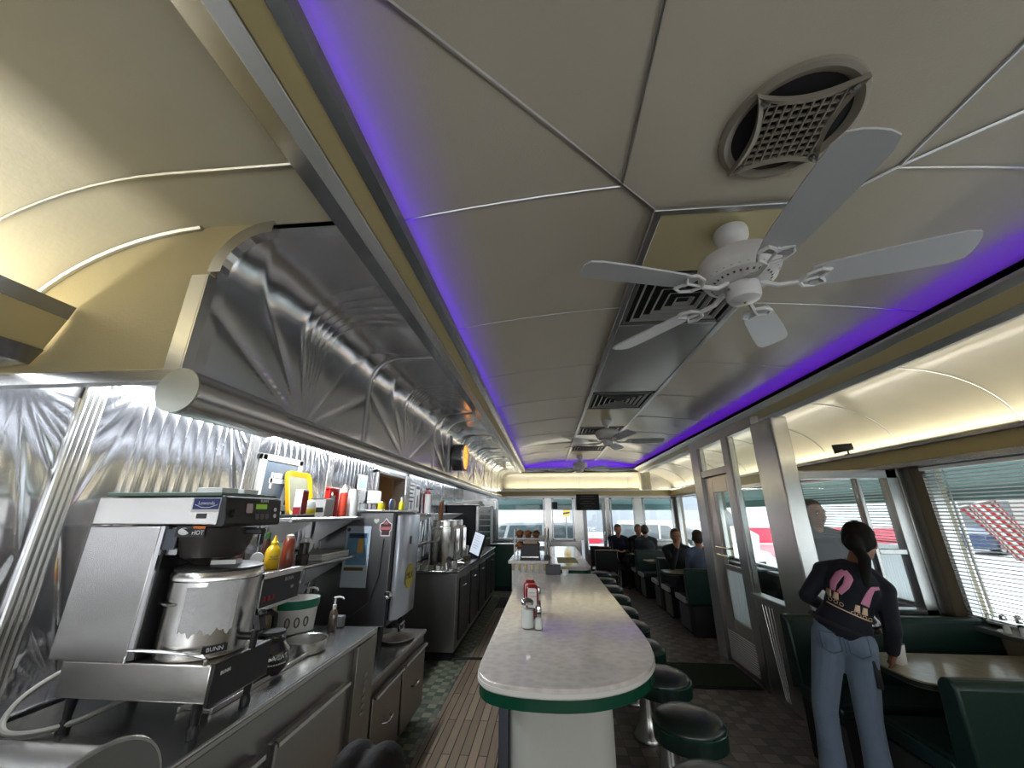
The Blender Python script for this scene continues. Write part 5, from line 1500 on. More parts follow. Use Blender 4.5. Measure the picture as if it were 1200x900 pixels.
# drum clock on the hood
cl = thing('drum_clock', 'drum shaped clock with an orange lit face on the hood', 'clock', (-.98, 4.5, 2.16))
b = B(); b.cyl((-1.075, 4.5, 2.17), (-.955, 4.5, 2.17), .155, n=40); obj('drum', b, mat('grey drum', (.13, .13, .13), .35, .7), cl, .004)
b = B(); b.lathe([(.155, -.956), (.157, -.935), (.142, -.935), (.142, -.95)], (0, 4.5, 2.17), 40, 'x'); obj('bezel', b, CHROME, cl)
b = B(); b.cyl((-.954, 4.5, 2.17), (-.948, 4.5, 2.17), .142, n=40); fcx = obj('lit_face', b, mat('orange lit face', '#d98a3a', .4, emit='#ff9a35', estr=1.6), cl)
b = B()
for q in range(12):
    a = 2*PI*q/12
    b.box((-.947, 4.5+.118*math.cos(a), 2.17+.118*math.sin(a)), (.002, .010, .010))
b.box((-.946, 4.5, 2.20), (.002, .008, .07)); b.box((-.946, 4.53, 2.17), (.002, .06, .008)); obj('hands', b, BLACKP, fcx)
b = B(); b.bb(-1.098, -1.075, 4.28, 4.40, 1.98, 2.40); obj('mount_plate', b, STEELD, cl, .004)

# ---- floor boards and mats
WD = mat('worn grey floor boards', '#8a7760', .6)
nt = WD.node_tree; bs_ = nt.nodes['Principled BSDF']
tc = nt.nodes.new('ShaderNodeTexCoord'); br_ = nt.nodes.new('ShaderNodeTexBrick'); mp = nt.nodes.new('ShaderNodeMapping')
mp.inputs['Rotation'].default_value = (0, 0, R(90))
nt.links.new(tc.outputs['Object'], mp.inputs[0]); nt.links.new(mp.outputs[0], br_.inputs['Vector'])
br_.inputs['Color1'].default_value = (*srgb('#a8927a'), 1); br_.inputs['Color2'].default_value = (*srgb('#8a7762'), 1); br_.inputs['Mortar'].default_value = (*srgb('#2a231c'), 1)
br_.inputs['Scale'].default_value = 1; br_.inputs['Brick Width'].default_value = .9; br_.inputs['Row Height'].default_value = .062; br_.inputs['Mortar Size'].default_value = .004
nz = nt.nodes.new('ShaderNodeTexNoise'); nz.inputs['Scale'].default_value = 6; mp2 = nt.nodes.new('ShaderNodeMapping'); mp2.inputs['Scale'].default_value = (12, 1, 1)
nt.links.new(tc.outputs['Object'], mp2.inputs[0]); nt.links.new(mp2.outputs[0], nz.inputs['Vector'])
mxc = nt.nodes.new('ShaderNodeMix'); mxc.data_type = 'RGBA'; mxc.blend_type = 'MULTIPLY'; mxc.inputs['Factor'].default_value = .45
nt.links.new(br_.outputs['Color'], mxc.inputs['A']); nt.links.new(nz.outputs['Color'], mxc.inputs['B']); nt.links.new(mxc.outputs['Result'], bs_.inputs['Base Color'])
for i, (y0, y1) in enumerate(((.2, 4.88), (4.9, 7.3))):
    b = B(); b.bb(-.90, -.36, y0, y1, .004, .03); tag(obj('duckboard', b, WD, None, .003), ['worn wooden duckboard in the service aisle, nearer section', 'worn wooden duckboard in the service aisle, farther section beyond the dark cable'][i], 'duckboard')
b = B(); b.tube([(-1.07, 4.86, .035), (-.9, 4.89, .036), (-.6, 4.91, .038), (-.40, 4.86, .036), (-.34, 4.80, .036)], .011, 8); tag(obj('floor_cable', b, BLACKP), 'dark cable crossing the duckboards of the service aisle', 'cable')
b = B(); b.bb(-.92, -.40, 7.35, 8.2, .004, .018); tag(obj('rubber_mat', b, BLACKM, None, .004), 'black rubber mat at the far end of the service aisle', 'mat')
gm = thing('door_mat', 'dark green door mat before the vestibule door', 'mat', (1.65, 4.75, 0))
b = B(); b.bb(1.20, 1.955, 4.42, 5.06, .001, .010); obj('border', b, BLACKM, gm, .003)
b = B(); b.bb(1.23, 1.925, 4.45, 5.03, .010, .016); obj('pile', b, mat('olive green mat pile', (.030, .055, .018), .95, bump=1, bscale=160, vary=.3, vscale=90), gm)
# chairs near the far counter end
def make_chair():
    t = thing('side_chair', '', 'chair')
    BK = mat('black chair vinyl', (.014, .018, .017), .4)
    b = B(); b.bb(-.21, .21, -.21, .21, .43, .48); obj('seat', b, BK, t, .02)
    b = B(); b.box((0, .205, .72), (.40, .035, .36), (R(-8), 0, 0)); obj('backrest', b, BK, t, .015)
    b = B(); b.tube([(-.20, .20, .44), (-.20, .235, .90), (.20, .235, .90), (.20, .20, .44)], .011, 8); obj('back_frame', b, CHROME, t)
    for x in (-.19, .19):
        for y in (-.19, .19):
            b = B(); b.cyl((x, y, .43), (x*1.1, y*1.1, 0), .012, n=10); obj('leg', b, CHROME, t)
    return t
ch0 = place(make_chair(), (1.06, 8.0, 0), R(180)); ch0['label'] = 'black backed chair in the far aisle nearest the stools'; ch0['group'] = 'black chairs by the far door'
dup(ch0, (1.10, 8.75, 0), R(170), 'black backed chair in the far aisle closer to the door')
# blackboard over the door post, small black speaker
bb2 = thing('menu_sign', 'black chalk menu board hanging on the far wall beside the door', 'board', (.98, 9.78, 1.8))
b = B(); b.bb(.71, 1.25, 9.745, 9.765, 1.61, 1.975); obj('board', b, BLACKM, bb2, .003)
for q in range(6):
    b = B()
    w_ = [.30, .36, .22, .34, .18, .28][q]
    for k in range(int(w_/.03)):
        b.tube([(.98-w_/2+.03*k, 9.744, 1.92-.055*q), (.98-w_/2+.03*k+.01, 9.744, 1.93-.055*q+.006*math.sin(k*3)), (.98-w_/2+.03*k+.02, 9.744, 1.917-.055*q)], .002, 4)
    obj('chalk_line', b, mat('chalk', (.45, .45, .45), .9), bb2)
b = B(); b.bb(.13, .26, 9.85, 9.97, 1.64, 1.80); sp2 = tag(obj('wall_speaker', b, BLACKP, None, .006), 'small black box hanging in the narrow far window', 'speaker')
# ------------------------------------------------------------------ ceiling fans and vents
def make_fan():
    t = thing('ceiling_fan', '', 'ceiling fan')
    b = B(); b.lathe([(0, .0), (.062, 0), (.066, -.012), (.064, -.04), (.052, -.066), (.030, -.082), (.022, -.088), (0, -.088)], n=32); obj('canopy', b, WHITEE, t)
    b = B(); b.cyl((0, 0, -.085), (0, 0, -.15), .017, n=16); b.sph((0, 0, -.092), .026, 16, 10); obj('downrod', b, WHITEE, t)
    b = B(); b.lathe([(0, -.118), (.06, -.12), (.11, -.132), (.142, -.152), (.150, -.172), (.150, -.205), (.144, -.218)], n=44); obj('motor_housing', b, WHITEE, t)
    b = B(); b.lathe([(.144, -.218), (.128, -.245), (.085, -.262), (0, -.262)], n=44); mh = obj('lower_housing', b, WHITEE, t)
    b = B()
    for q in range(30):
        a = 2*PI*q/30
        p0 = Vector((.137*math.cos(a), .137*math.sin(a), -.232)); p1 = Vector((.098*math.cos(a), .098*math.sin(a), -.2585))
        d = (p1-p0); mid = (p0+p1)/2
        mm = Matrix((d.normalized(), Vector((-math.sin(a), math.cos(a), 0)), d.normalized().cross(Vector((-math.sin(a), math.cos(a), 0))))).transposed()
        b.box(mid, (d.length*.8, .008, .003), mm)
    obj('housing_slots', b, mat('slot shadow grey', (.10, .10, .10), .6), mh)
    b = B(); b.lathe([(.05, -.262), (.062, -.268), (.062, -.315), (.055, -.328), (.02, -.338), (0, -.339)], n=32); obj('switch_cup', b, WHITEE, t)
    b = B(); b.sph((0, 0, -.340), .006, 10, 6); b.cyl((.058, 0, -.29), (.068, 0, -.29), .004, n=8); obj('cup_screws', b, mat('brass screw', '#9a8454', .3, .9), t)
    zb = -.290
    for q in range(5):
        a = 2*PI*q/5
        Mz = Matrix.Rotation(a, 4, 'Z')
        b = B(); b.tube([(.065, 0, -.262), (.12, 0, -.292), (.19, 0, -.294)], [.011, .010, .009], 8)
        for s in (-1, 1):
            b.tube([(.185, 0, -.294), (.205, s*.040, -.292), (.245, s*.056, -.290), (.275, s*.040, -.289), (.262, s*.014, -.289), (.25, 0, -.290)], .007, 6)
        b.tube([(.19, 0, -.293), (.265, 0, -.289)], .006, 6)
        b.xf(Mz); arm = obj('blade_arm', b, WHITEE, t)
        b = B()
        out = [(.225, -.048), (.225, .048), (.30, .060), (.52, .070), (.63, .070), (.668, .058), (.678, .03), (.680, 0), (.678, -.03), (.668, -.058), (.63, -.070), (.52, -.070), (.30, -.060)]
        b.prism(out[::-1], -.0035, .0035); b.xf(Mz @ Matrix.Translation((0, 0, zb+.010)) @ Matrix.Rotation(R(-12), 4, 'X')); obj('blade', b, mat('pale fan blade', (.60, .61, .62), .35), t)
    return t
fan = place(make_fan(), (.80, 1.405, 2.675), R(197)); fan['label'] = 'white five blade ceiling fan nearest the viewer'; fan['group'] = 'ceiling fans along the middle strip'
FANX = .80
dup(fan, (.80, 4.95, 2.69), R(140), 'white ceiling fan second from the viewer')
dup(fan, (.72, 8.25, 2.69), R(170), 'white ceiling fan farthest from the viewer')
# square louvred vents
def vent(label, y0, y1, x0=SX0+.02, x1=SX1-.02):
    t = thing('ceiling_vent', label, 'vent', ((x0+x1)/2, (y0+y1)/2, 2.69), 'louvred ceiling vents')
    b = B(); b.bb(x0, x1, y0, y1, 2.700, 2.712); obj('back_plate', b, BLACKM, t)
    b = B(); z = 2.684
    for a in ((x0, x1, y0, y0+.025), (x0, x1, y1-.025, y1), (x0, x0+.025, y0, y1), (x1-.025, x1, y0, y1)):
        b.bb(*a, z, 2.70)
    obj('frame', b, mat('grey vent metal', (.16, .16, .155), .4, .5), t, .003)
    n = 6
    for q in range(1, n):
        f = q/n*.5
        ax, ay = (x1-x0)*f, (y1-y0)*f
        b = B(); rx0, rx1, ry0, ry1 = x0+ax, x1-ax, y0+ay, y1-ay
        def loop(d, zz):
            return [(rx0+d, ry0+d, zz), (rx1-d, ry0+d, zz), (rx1-d, ry1-d, zz), (rx0+d, ry1-d, zz)]
        A = [b.bm.verts.new(p) for p in loop(0, 2.686)]; C_ = [b.bm.verts.new(p) for p in loop(.016, 2.700)]
        A2 = [b.bm.verts.new(p) for p in loop(.003, 2.685)]; C2 = [b.bm.verts.new(p) for p in loop(.019, 2.699)]
        b.bridge(A, C_); b.bridge(C2, A2); b.bridge(A2, A); b.bridge(C_, C2)
        obj('louvre', b, mat('vent louvre', (.42, .42, .40), .35, .6), t, flat=True)
    return t
vent('square louvred vent beside the nearest ceiling fan', 1.72, 2.26)
vent('louvred vent beyond the long satin panel, before the second fan', 3.76, 4.36)
vent('louvred vent just past the second ceiling fan', 5.39, 5.91)
vent('louvred vent before the farthest ceiling fan', 7.04, 7.56)
# round vent with a pinched square grille
rv = thing('round_vent', 'round ceiling vent with a pinched square grille', 'vent', (.795, .965, 2.70))
zc = cz(.80)
b = B(); b.lathe([(.200, zc-.001), (.197, zc-.012), (.183, zc-.018), (.168, zc-.012), (.160, zc-.006)], (.795, .965, 0), 48); obj('ring', b, mat('greyish vent enamel', '#8f877a', .4), rv)
b = B(); b.cyl((.795, .965, zc-.0015), (.795, .965, zc-.004), .163, n=40); obj('dark_inside', b, BLACKM, rv)
GV = mat('greyish vent enamel', '#8f877a', .4)
def pinch(s, d, n=14):
    out = []
    cs = [(-s, -s), (s, -s), (s, s), (-s, s)]
    for i in range(4):
        p, q = Vector(cs[i]), Vector(cs[(i+1) % 4])
        nn = Vector((-(q-p).y, (q-p).x)).normalized()
        for k in range(n):
            t_ = k/n
            out.append(tuple(p+(q-p)*t_ + nn*d*math.sin(PI*t_)**.9))
    return out
MR = Matrix.Translation((.795, .965, zc-.030)) @ Matrix.Rotation(R(-7), 4, 'Z') @ Matrix.Diagonal((.94, .94, 1, 1))
b = B(); po_, pi_ = pinch(.150, .034), pinch(.132, .034)
A = [b.bm.verts.new((x, y, .014)) for x, y in po_]; A2 = [b.bm.verts.new((x, y, -.006)) for x, y in po_]
I = [b.bm.verts.new((x, y, .0)) for x, y in pi_]; I2 = [b.bm.verts.new((x, y, .010)) for x, y in pi_]
b.bridge(A, A2); b.bridge(A2, I); b.bridge(I, I2); b.bridge(I2, A); b.xf(MR); gr = obj('grille_frame', b, GV, rv)
b = B()
def half_at(c):
    # half width of the pinched opening at offset c
    return .132 - .034*math.sin(PI*min(1, max(0, (c+.132)/.264)))**.9
for k in range(-4, 5):
    c = k*.0265
    if abs(c) < .125:
        h = half_at(c)
        b.box((c, 0, .004), (.005, 2*h, .012)); b.box((0, c, .006), (2*h, .005, .010))
b.xf(MR); obj('grille_bars', b, GV, rv)
for sx in (-1, 1):
    for sy in (-1, 1):
        b = B(); b.box((sx*.122, sy*.122, -.003), (.026, .014, .008), (0, 0, R(45*sx*sy))); b.cyl((sx*.120, sy*.120, -.004), (sx*.120, sy*.120, -.010), .005, n=10); b.xf(MR); obj('corner_clip', b, STEELD, gr)
# ------------------------------------------------------------------ people
SKIN = mat('skin', '#b98567', .5, bump=.04, bscale=120)
SKIN2 = mat('darker skin', '#8f5f46', .5, bump=.04, bscale=120)
def mat_cloth(name, c, rough=.85):
    return mat(name, c, rough, bump=.25, bscale=140, sheen=.03)
def cap(b, p, q, r0, r1, n=14):
    p, q = Vector(p), Vector(q)
    b.cyl(p, q, r0, r1, n)
    b.sph(p, r0, n, 8); b.sph(q, r1, n, 8)
def basis(fwd, up=(0, 0, 1)):
    f = Vector(fwd).normalized(); u = Vector(up)
    r = f.cross(u).normalized(); u = r.cross(f).normalized()
    return Matrix((r, f, u)).transposed()          # columns: right, forward, up
def remesh(o, vox, it=3):
    md = o.modifiers.new('union', 'REMESH'); md.mode = 'VOXEL'; md.voxel_size = vox; md.use_smooth_shade = True
    if it:
        s = o.modifiers.new('soften', 'SMOOTH'); s.factor = .5; s.iterations = it
    return o
def torso(b, hip, chest, neck, R_, grow=0., w=1.):
    """pelvis to neck as overlapping ellipsoids; R_ columns right, forward, up of the chest"""
    hip, chest, neck = Vector(hip), Vector(chest), Vector(neck)
    b.sph(hip, (.165*w+grow, .115+grow, .12+grow), 20, 12, basis(R_.col[1]) if True else None)
    for t in (.25, .5, .75):
        p = hip.lerp(chest, t)
        b.sph(p, ((.150-.012*math.sin(t*PI))*w+grow, .105+grow, .11+grow), 20, 12, R_)
    b.sph(chest, (.168*w+grow, .112+grow, .14+grow), 20, 12, R_)
    b.sph(chest.lerp(neck, .55), (.14*w+grow, .088+grow, .08+grow), 20, 12, R_)
def hand(b, wrist, d, palm_n, side, curl=.5, s=1.):
    """palm, four fingers and a thumb; d = direction of the fingers, palm_n = out of the palm, side=+1 thumb on +right"""
    d = Vector(d).normalized(); nrm = Vector(palm_n); nrm = (nrm - d*nrm.dot(d)).normalized(); x = d.cross(nrm)*side
    w = Vector(wrist)
    M = Matrix((x, d, nrm)).transposed()
    b.sph(w + d*.045*s, (.040*s, .055*s, .016*s), 14, 10, M)
    cap(b, w, w+d*.03*s, .024*s, .026*s)
    for i, (off, L) in enumerate(((.030, .068), (.011, .078), (-.009, .072), (-.028, .056))):
        p0 = w + d*.08*s + x*off*s
        dd = d; p = p0; r = .0088*s
        for seg in (.45, .32, .23):
            q = p + dd*L*seg*s
            cap(b, p, q, r, r*.93, 10); p = q; r *= .93
            dd = (dd*math.cos(curl) + nrm*math.sin(curl)).normalized()
    t0 = w + d*.022*s + x*.030*s
    t1 = t0 + (x*.72 + d*.62 + nrm*.25).normalized()*.040*s
    t2 = t1 + (x*.25 + d*.85 + nrm*.35).normalized()*.032*s
    cap(b, t0, t1, .0125*s, .0105*s, 10); cap(b, t1, t2, .0105*s, .0085*s, 10)
def head_geo(b, c, F, s=1.):
    """skull, jaw, nose, brow, ears; F columns right, forward, up"""
    c = Vector(c); P = lambda x, y, z: c + F @ Vector((x*s, y*s, z*s))
    b.sph(P(0, -.008, .022), (.074*s, .092*s, .090*s), 22, 14, F)
    b.sph(P(0, .024, -.040), (.058*s, .064*s, .072*s), 20, 12, F)
    b.sph(P(0, .056, -.088), (.028*s, .026*s, .022*s), 14, 10, F)
    cap(b, P(0, .082, .012), P(0, .104, -.026), .009*s, .0145*s, 10)
    for q in (-1, 1):
        b.sph(P(q*.031, .076, .022), (.026*s, .014*s, .010*s), 12, 8, F)
        b.sph(P(q*.034, .070, -.026), (.024*s, .018*s, .020*s), 12, 8, F)
        b.sph(P(q*.077, -.004, -.014), (.011*s, .020*s, .032*s), 12, 8, F)
    b.sph(P(0, .086, -.056), (.024*s, .012*s, .010*s), 12, 8, F)
def face_parts(t, c, F, s=1., hair_c=(.02, .014, .01)):
    c = Vector(c); P = lambda x, y, z: c + F @ Vector((x*s, y*s, z*s))
    for q in (-1, 1):
        b = B(); b.sph(P(q*.031, .080, .004), (.0135*s, .009*s, .0085*s), 12, 8, F); e = obj('eye', b, mat('eye white', (.55, .53, .5), .2), t)
        b = B(); b.sph(P(q*.031, .0868, .004), (.0055*s, .003*s, .0055*s), 10, 6, F); obj('iris', b, mat('dark iris', (.02, .012, .008), .1), e)
        b = B(); b.sph(P(q*.031, .086, .026), (.019*s, .006*s, .0045*s), 10, 6, F); obj('eyebrow', b, mat('brow %.2f' % hair_c[0], hair_c, .8), t)
    b = B(); b.sph(P(0, .0935, -.056), (.021*s, .006*s, .0055*s), 12, 6, F); obj('lips', b, mat('lips', '#8d4a44', .45), t)
def hair_cap(b, c, F, s=1., g=.008, low=-.06, front=.055, full=True):
    c = Vector(c); P = lambda x, y, z: c + F @ Vector((x*s, y*s, z*s))
    b.sph(P(0, -.018, .034), ((.077+g)*s, (.090+g)*s, (.086+g)*s), 24, 16, F)
    b.sph(P(0, -.045, -.005), ((.074+g)*s, (.062+g)*s, (.075+g)*s), 24, 14, F)
    if full:
        for q in (-1, 1):
            b.sph(P(q*.066, -.02, .0), ((.016+g)*s, (.045)*s, .05*s), 14, 10, F)
    # nothing of the hair may lie in front of the face
    bmv = b.bm
    Fi = F.transposed()
    for v in bmv.verts:
        p = (Fi @ (v.co - c))/s
        lim = .070 if p.z > .075 else (.040 if p.z > .045 else .0)
        if p.y > lim and p.z < .112:
            p.y = lim - .02 + .25*0
            v.co = c + F @ (p*s)

def arm(b, sh, el, wr, g=0., r=(.050, .040, .030)):
    cap(b, sh, el, r[0]+g, r[1]+g); cap(b, el, wr, r[1]*.98+g, r[2]+g)
def leg(b, hp, kn, an, g=0., r=(.088, .060, .040)):
    cap(b, hp, kn, r[0]+g, r[1]+g); m = Vector(kn).lerp(Vector(an), .35); cap(b, kn, m, r[1]+g, r[1]*.96+g); cap(b, m, an, r[1]*.96+g, r[2]+g)
def shoe(b, an, d, s=1.):
    d = Vector((d[0], d[1], 0)).normalized(); a = Vector(an)
    g = Vector((a.x, a.y, .04))
    b.sph(g + d*.05, (.046*s, .13*s, .042*s), 16, 10, basis(d)); b.sph(g - d*.03 + Vector((0, 0, .015)), (.040*s, .055*s, .055*s), 14, 10, basis(d))

def build(t, J, skin, shirt, pants, hair, shoes, vox=.012, sleeves='long', hair_fn=None, s=1., w=1., haircol=(.02, .014, .01), face=True, collar=None):
    F = basis(J['face'], J.get('headup', (0, 0, 1)))
    CH = basis(J['facing'], (Vector(J['neck'])-Vector(J['hip'])).normalized())
    b = B()
    torso(b, J['hip'], J['chest'], J['neck'], CH, -.012, w)
    cap(b, Vector(J['neck'])-CH.col[2]*.03, Vector(J['head']) - F.col[2]*.05 - F.col[1]*.01, .056*s, .050*s)
    head_geo(b, J['head'], F, s)
    for q in 'LR':
        arm(b, J['sh'+q], J['el'+q], J['wr'+q], -.006, J.get('armr', (.050, .040, .030)))
        hand(b, J['wr'+q], J['hd'+q], J['hn'+q], J['hs'+q], J.get('hc'+q, .5), .95)
        leg(b, J['hp'+q], J['kn'+q], J['an'+q], -.010, J.get('legr', (.088, .060, .040)))
        cap(b, J['an'+q], (J['an'+q][0], J['an'+q][1], .05), .034, .04)
    o = obj('body', b, skin, t); remesh(o, vox, 2)
    b = B()
    torso(b, Vector(J['hip'])+CH.col[2]*.03, J['chest'], J['neck'], CH, .006, w)
    for q in 'LR':
        cap(b, Vector(J['neck']).lerp(Vector(J['sh'+q]), .35), J['sh'+q], .062*(J.get('armr', (.05,))[0]/.05)**.7, .064*(J.get('armr', (.05,))[0]/.05)**.7)
        arm(b, J['sh'+q], J['el'+q], Vector(J['el'+q]).lerp(Vector(J['wr'+q]), .92), .008, J.get('armr', (.050, .040, .030)))
    sh_ = obj('shirt', b, shirt, t); remesh(sh_, vox, 4)
    b = B()
    b.sph(J['hip'], (J.get('hipw', .172*w), .125*min(1, J.get('hipw', .172)/.15), .13), 20, 12, basis(J['facing']))
    for q in 'LR':
        b.sph(Vector(J['hp'+q])-Vector(basis(J['facing']).col[1])*.03, tuple(k*min(1, J.get('hipw', .172)/.165) for k in (.098, .105, .11)), 16, 10)
        leg(b, J['hp'+q], J['kn'+q], J['an'+q], .010, J.get('legr', (.088, .062, .048)))
    pn = obj('trousers', b, pants, t); remesh(pn, vox, 4)
    b = B()
    for q in 'LR':
        b2_ = B() if False else None
    for q in 'LR':
        b = B(); shoe(b, J['an'+q], J['ft'+q] if 'ft'+q in J else J['facing']); so = obj('shoe', b, shoes, t); remesh(so, .010, 2)
    if hair_fn:
        b = B(); hair_fn(b, J['head'], F, s); ho = obj('hair', b, hair, t); remesh(ho, .008, 7)
    if face:
        face_parts(t, J['head'], F, s, haircol)
    return sh_, F, CH

# ---- the waitress leaning over the booth table
wt = thing('person', 'person in a navy top with pink leg print and jeans, leaning over a table', 'person', (1.62, 2.78, 0))
J = dict(hip=(1.725, 2.79, .885), chest=(1.855, 2.80, 1.105), neck=(1.925, 2.825, 1.232), head=(2.0, 2.845, 1.372),
         facing=(.52, .85, -.05), face=(.74, .58, -.42),
         shL=(1.765, 2.895, 1.195), shR=(1.985, 2.735, 1.115), elL=(1.63, 2.895, 1.05), elR=(1.915, 2.66, .92),
         wrL=(1.80, 3.03, .965), wrR=(1.955, 2.76, .795),
         hdL=(.9, .35, -.25), hnL=(.3, -.9, -.1), hsL=1, hcL=.55,
         hdR=(.35, .65, -.62), hnR=(-.4, .5, -.1), hsR=-1, hcR=.45,
         hpL=(1.668, 2.825, .85), hpR=(1.782, 2.755, .835), knL=(1.575, 2.855, .485), knR=(1.745, 2.765, .475),
         anL=(1.53, 2.83, .10), anR=(1.705, 2.73, .10), ftL=(.45, .85, 0), ftR=(.55, .8, 0), legr=(.076, .052, .058), armr=(.043, .035, .027), hipw=.135)
NAVY = mat_cloth('navy cotton', '#0d101c')
JEANS = mat('faded denim', '#68788c', .85, bump=.3, bscale=180, vary=.16, vscale=9, sheen=.2)
HAIRD = mat('black hair', (.007, .006, .005), .7, bump=.4, bscale=40, stretch=(1, 1, .2), spec=.2)
def wait_hair(b, c, F, s):
    hair_cap(b, c, F, s, .010)
    c = Vector(c); P = lambda x, y, z: c + F @ Vector((x, y, z))
    b.sph(P(0, -.100, -.04), (.046, .040, .05), 14, 10, F)
    prev = P(0, -.085, -.06)
    for k, (q, r) in enumerate((((1.915, 2.725, 1.285), .032), ((1.885, 2.705, 1.215), .030), ((1.862, 2.70, 1.14), .025), ((1.848, 2.70, 1.08), .010))):
        cap(b, prev, q, r+.002, r); prev = Vector(q)
shirt_o, F_, CH_ = build(wt, J, SKIN2, NAVY, JEANS, HAIRD, mat('dark shoe', (.03, .03, .03), .5), .0075, hair_fn=wait_hair, s=.98, w=.80)
# apron strap and black waist apron
b = B()
Mh = basis(J['facing'])
hipv = Vector(J['hip'])
pts = []
for k in range(40):
    a = 2*PI*k/40
    pts.append(hipv + Vector((-.0, 0, .035)) + Mh @ Vector((.134*math.cos(a), .112*math.sin(a), -.045*math.cos(a))))
b.tube(pts, .011, 6, True)
apr = obj('apron', b, mat_cloth('black apron cloth', (.012, .013, .014)), wt, label='black waist apron')
b = B()
b.grid(lambda u, v: hipv + Mh @ Vector(((.152-.012*v)*math.cos(R(-38+150*u))*.93, (.132)*math.sin(R(-38+150*u))+.008+.015*v, .05-.05*math.cos(R(-38+150*u))-.26*v)), 24, 8)
ap2 = obj('apron_skirt', b, mat_cloth('black apron cloth', (.012, .013, .014)), apr)
md = ap2.modifiers.new('cloth thickness', 'SOLIDIFY'); md.thickness = .004
# jeans details: pockets and waistband stitched on the back
bpy.context.view_layer.update()
dg = bpy.context.evaluated_depsgraph_get()
def onto(target, p, d, off=.002, dist=.6):
    """push point p (world) along d on to target's surface"""
    ev = target.evaluated_get(dg)
    imw = target.matrix_world.inverted()
    ok, loc, nrm, _ = ev.ray_cast(imw @ Vector(p), imw.to_3x3() @ Vector(d).normalized(), distance=dist)
    if not ok:
        return None
    return target.matrix_world @ loc - Vector(d).normalized()*off
BACK = (Mh @ Vector((0, 1, 0))).normalized()          # looking direction towards her back
trous = [c for c in wt.children if c.name.startswith('trousers')][0]
up_ = CH_.col[2]; rt_ = CH_.col[0]
def stitch(name, target, poly2, org, ru, uu, d, m, parent, r=.0022, closed=True):
    b = B(); pts = []
    n = len(poly2)
    for i in range(n if closed else n-1):
        p, q = Vector(poly2[i]), Vector(poly2[(i+1) % n])
        for k in range(6):
            c = p.lerp(q, k/6)
            w = onto(target, Vector(org) + ru*c.x + uu*c.y - Vector(d)*.4, d, .0005)
            if w is not None:
                pts.append(w)
    if len(pts) > 3:
        b.tube(pts, r, 5, closed)
        return obj(name, b, m, parent)
DEND = mat('dark denim seam', '#47566b', .85)
rh = Mh.col[0]; uh = Vector((0, 0, 1))
for sx in (-1, 1):
    org = hipv + rh*(.062*sx) + Vector((0, 0, -.045))
    stitch('back_pocket', trous, [(-.045, .045), (.045, .045), (.045, -.045), (0, -.066), (-.045, -.045)], org, rh, uh, BACK, DEND, trous)
stitch('waist_seam', trous, [(-.10, .0), (.10, .0)], hipv + Vector((0, 0, .045)), rh, uh, BACK, DEND, trous, closed=False)
stitch('seat_seam', trous, [(0, .04), (0, -.13)], hipv, rh, uh, BACK, DEND, trous, closed=False)
# pink print on the back: two bent legs in roller skates with an underline
PINK = mat('pink print', '#d98fae', .7); CRM = mat('cream print line', '#e0c3a8', .7)
cback = Vector(J['chest']) + up_*.0
def patch(name, f, nu, nv, m, org, par=None):
    b = B(); V = []
    for i in range(nu+1):
        row = []
        for j in range(nv+1):
            x, y = f(i/nu, j/nv)
            w = onto(shirt_o, org + rt_*x + up_*y - BACK*.4, BACK, .0025)
            row.append(b.bm.verts.new(w) if w is not None else None)
        V.append(row)
    for i in range(nu):
        for j in range(nv):
            q = [V[i][j], V[i+1][j], V[i+1][j+1], V[i][j+1]]
            if all(q):
                b.bm.faces.new(q)
    o = obj(name, b, m, par or shirt_o)
    md = o.modifiers.new('print thickness', 'SOLIDIFY'); md.thickness = .0012
    return o
def limb(path, widths):
    path = [Vector(p) for p in path]
    def f(u, v):
        t = u*(len(path)-1); i = min(int(t), len(path)-2); k = t-i
        p = path[i].lerp(path[i+1], k); d = (path[i+1]-path[i]).normalized(); n = Vector((-d.y, d.x))
        w = widths[i]*(1-k)+widths[i+1]*k
        q = p + n*w*(v-.5)
        return q.x, q.y
    return f
O1 = Vector(J['chest']) + rt_*(-.062) + up_*(.0)
O2 = Vector(J['chest']) + rt_*(.060) + up_*(-.018)
patch('print_leg', limb([(-.030, -.045), (-.035, .0), (-.020, .055), (.0, .085)], [.026, .034, .036, .026]), 18, 5, PINK, O1)
patch('print_leg', limb([(.0, .088), (.026, .06), (.022, .01), (.0, -.045)], [.026, .040, .034, .026]), 18, 5, PINK, O1)
patch('print_leg', limb([(.040, .085), (.012, .070), (.002, .03), (-.004, -.035)], [.016, .022, .030, .040]), 18, 5, PINK, O2)
for O_, dx in ((O1, -.012), (O2, .0)):
    for q in range(2):
        patch('print_skate', limb([(dx-.034+.034*q, -.048), (dx-.030+.034*q, -.085)], [.020, .028]), 6, 3, CRM, O_)
    b = B()
    for q in range(4):
        pts = []
        for k in range(10):
            a = 2*PI*k/10
            w = onto(shirt_o, O_ + rt_*(dx-.045+.026*q+.009*math.cos(a)) + up_*(-.098+.009*math.sin(a)) - BACK*.4, BACK, .001)
            if w is not None: pts.append(w)
        if len(pts) == 10: b.tube(pts, .0018, 4, True)
    obj('print_wheels', b, CRM, shirt_o)
patch('print_line', limb([(-.105, -.122), (.0, -.122), (.105, -.124)], [.006, .006, .006]), 24, 1, CRM, Vector(J['chest'])+up_*0)
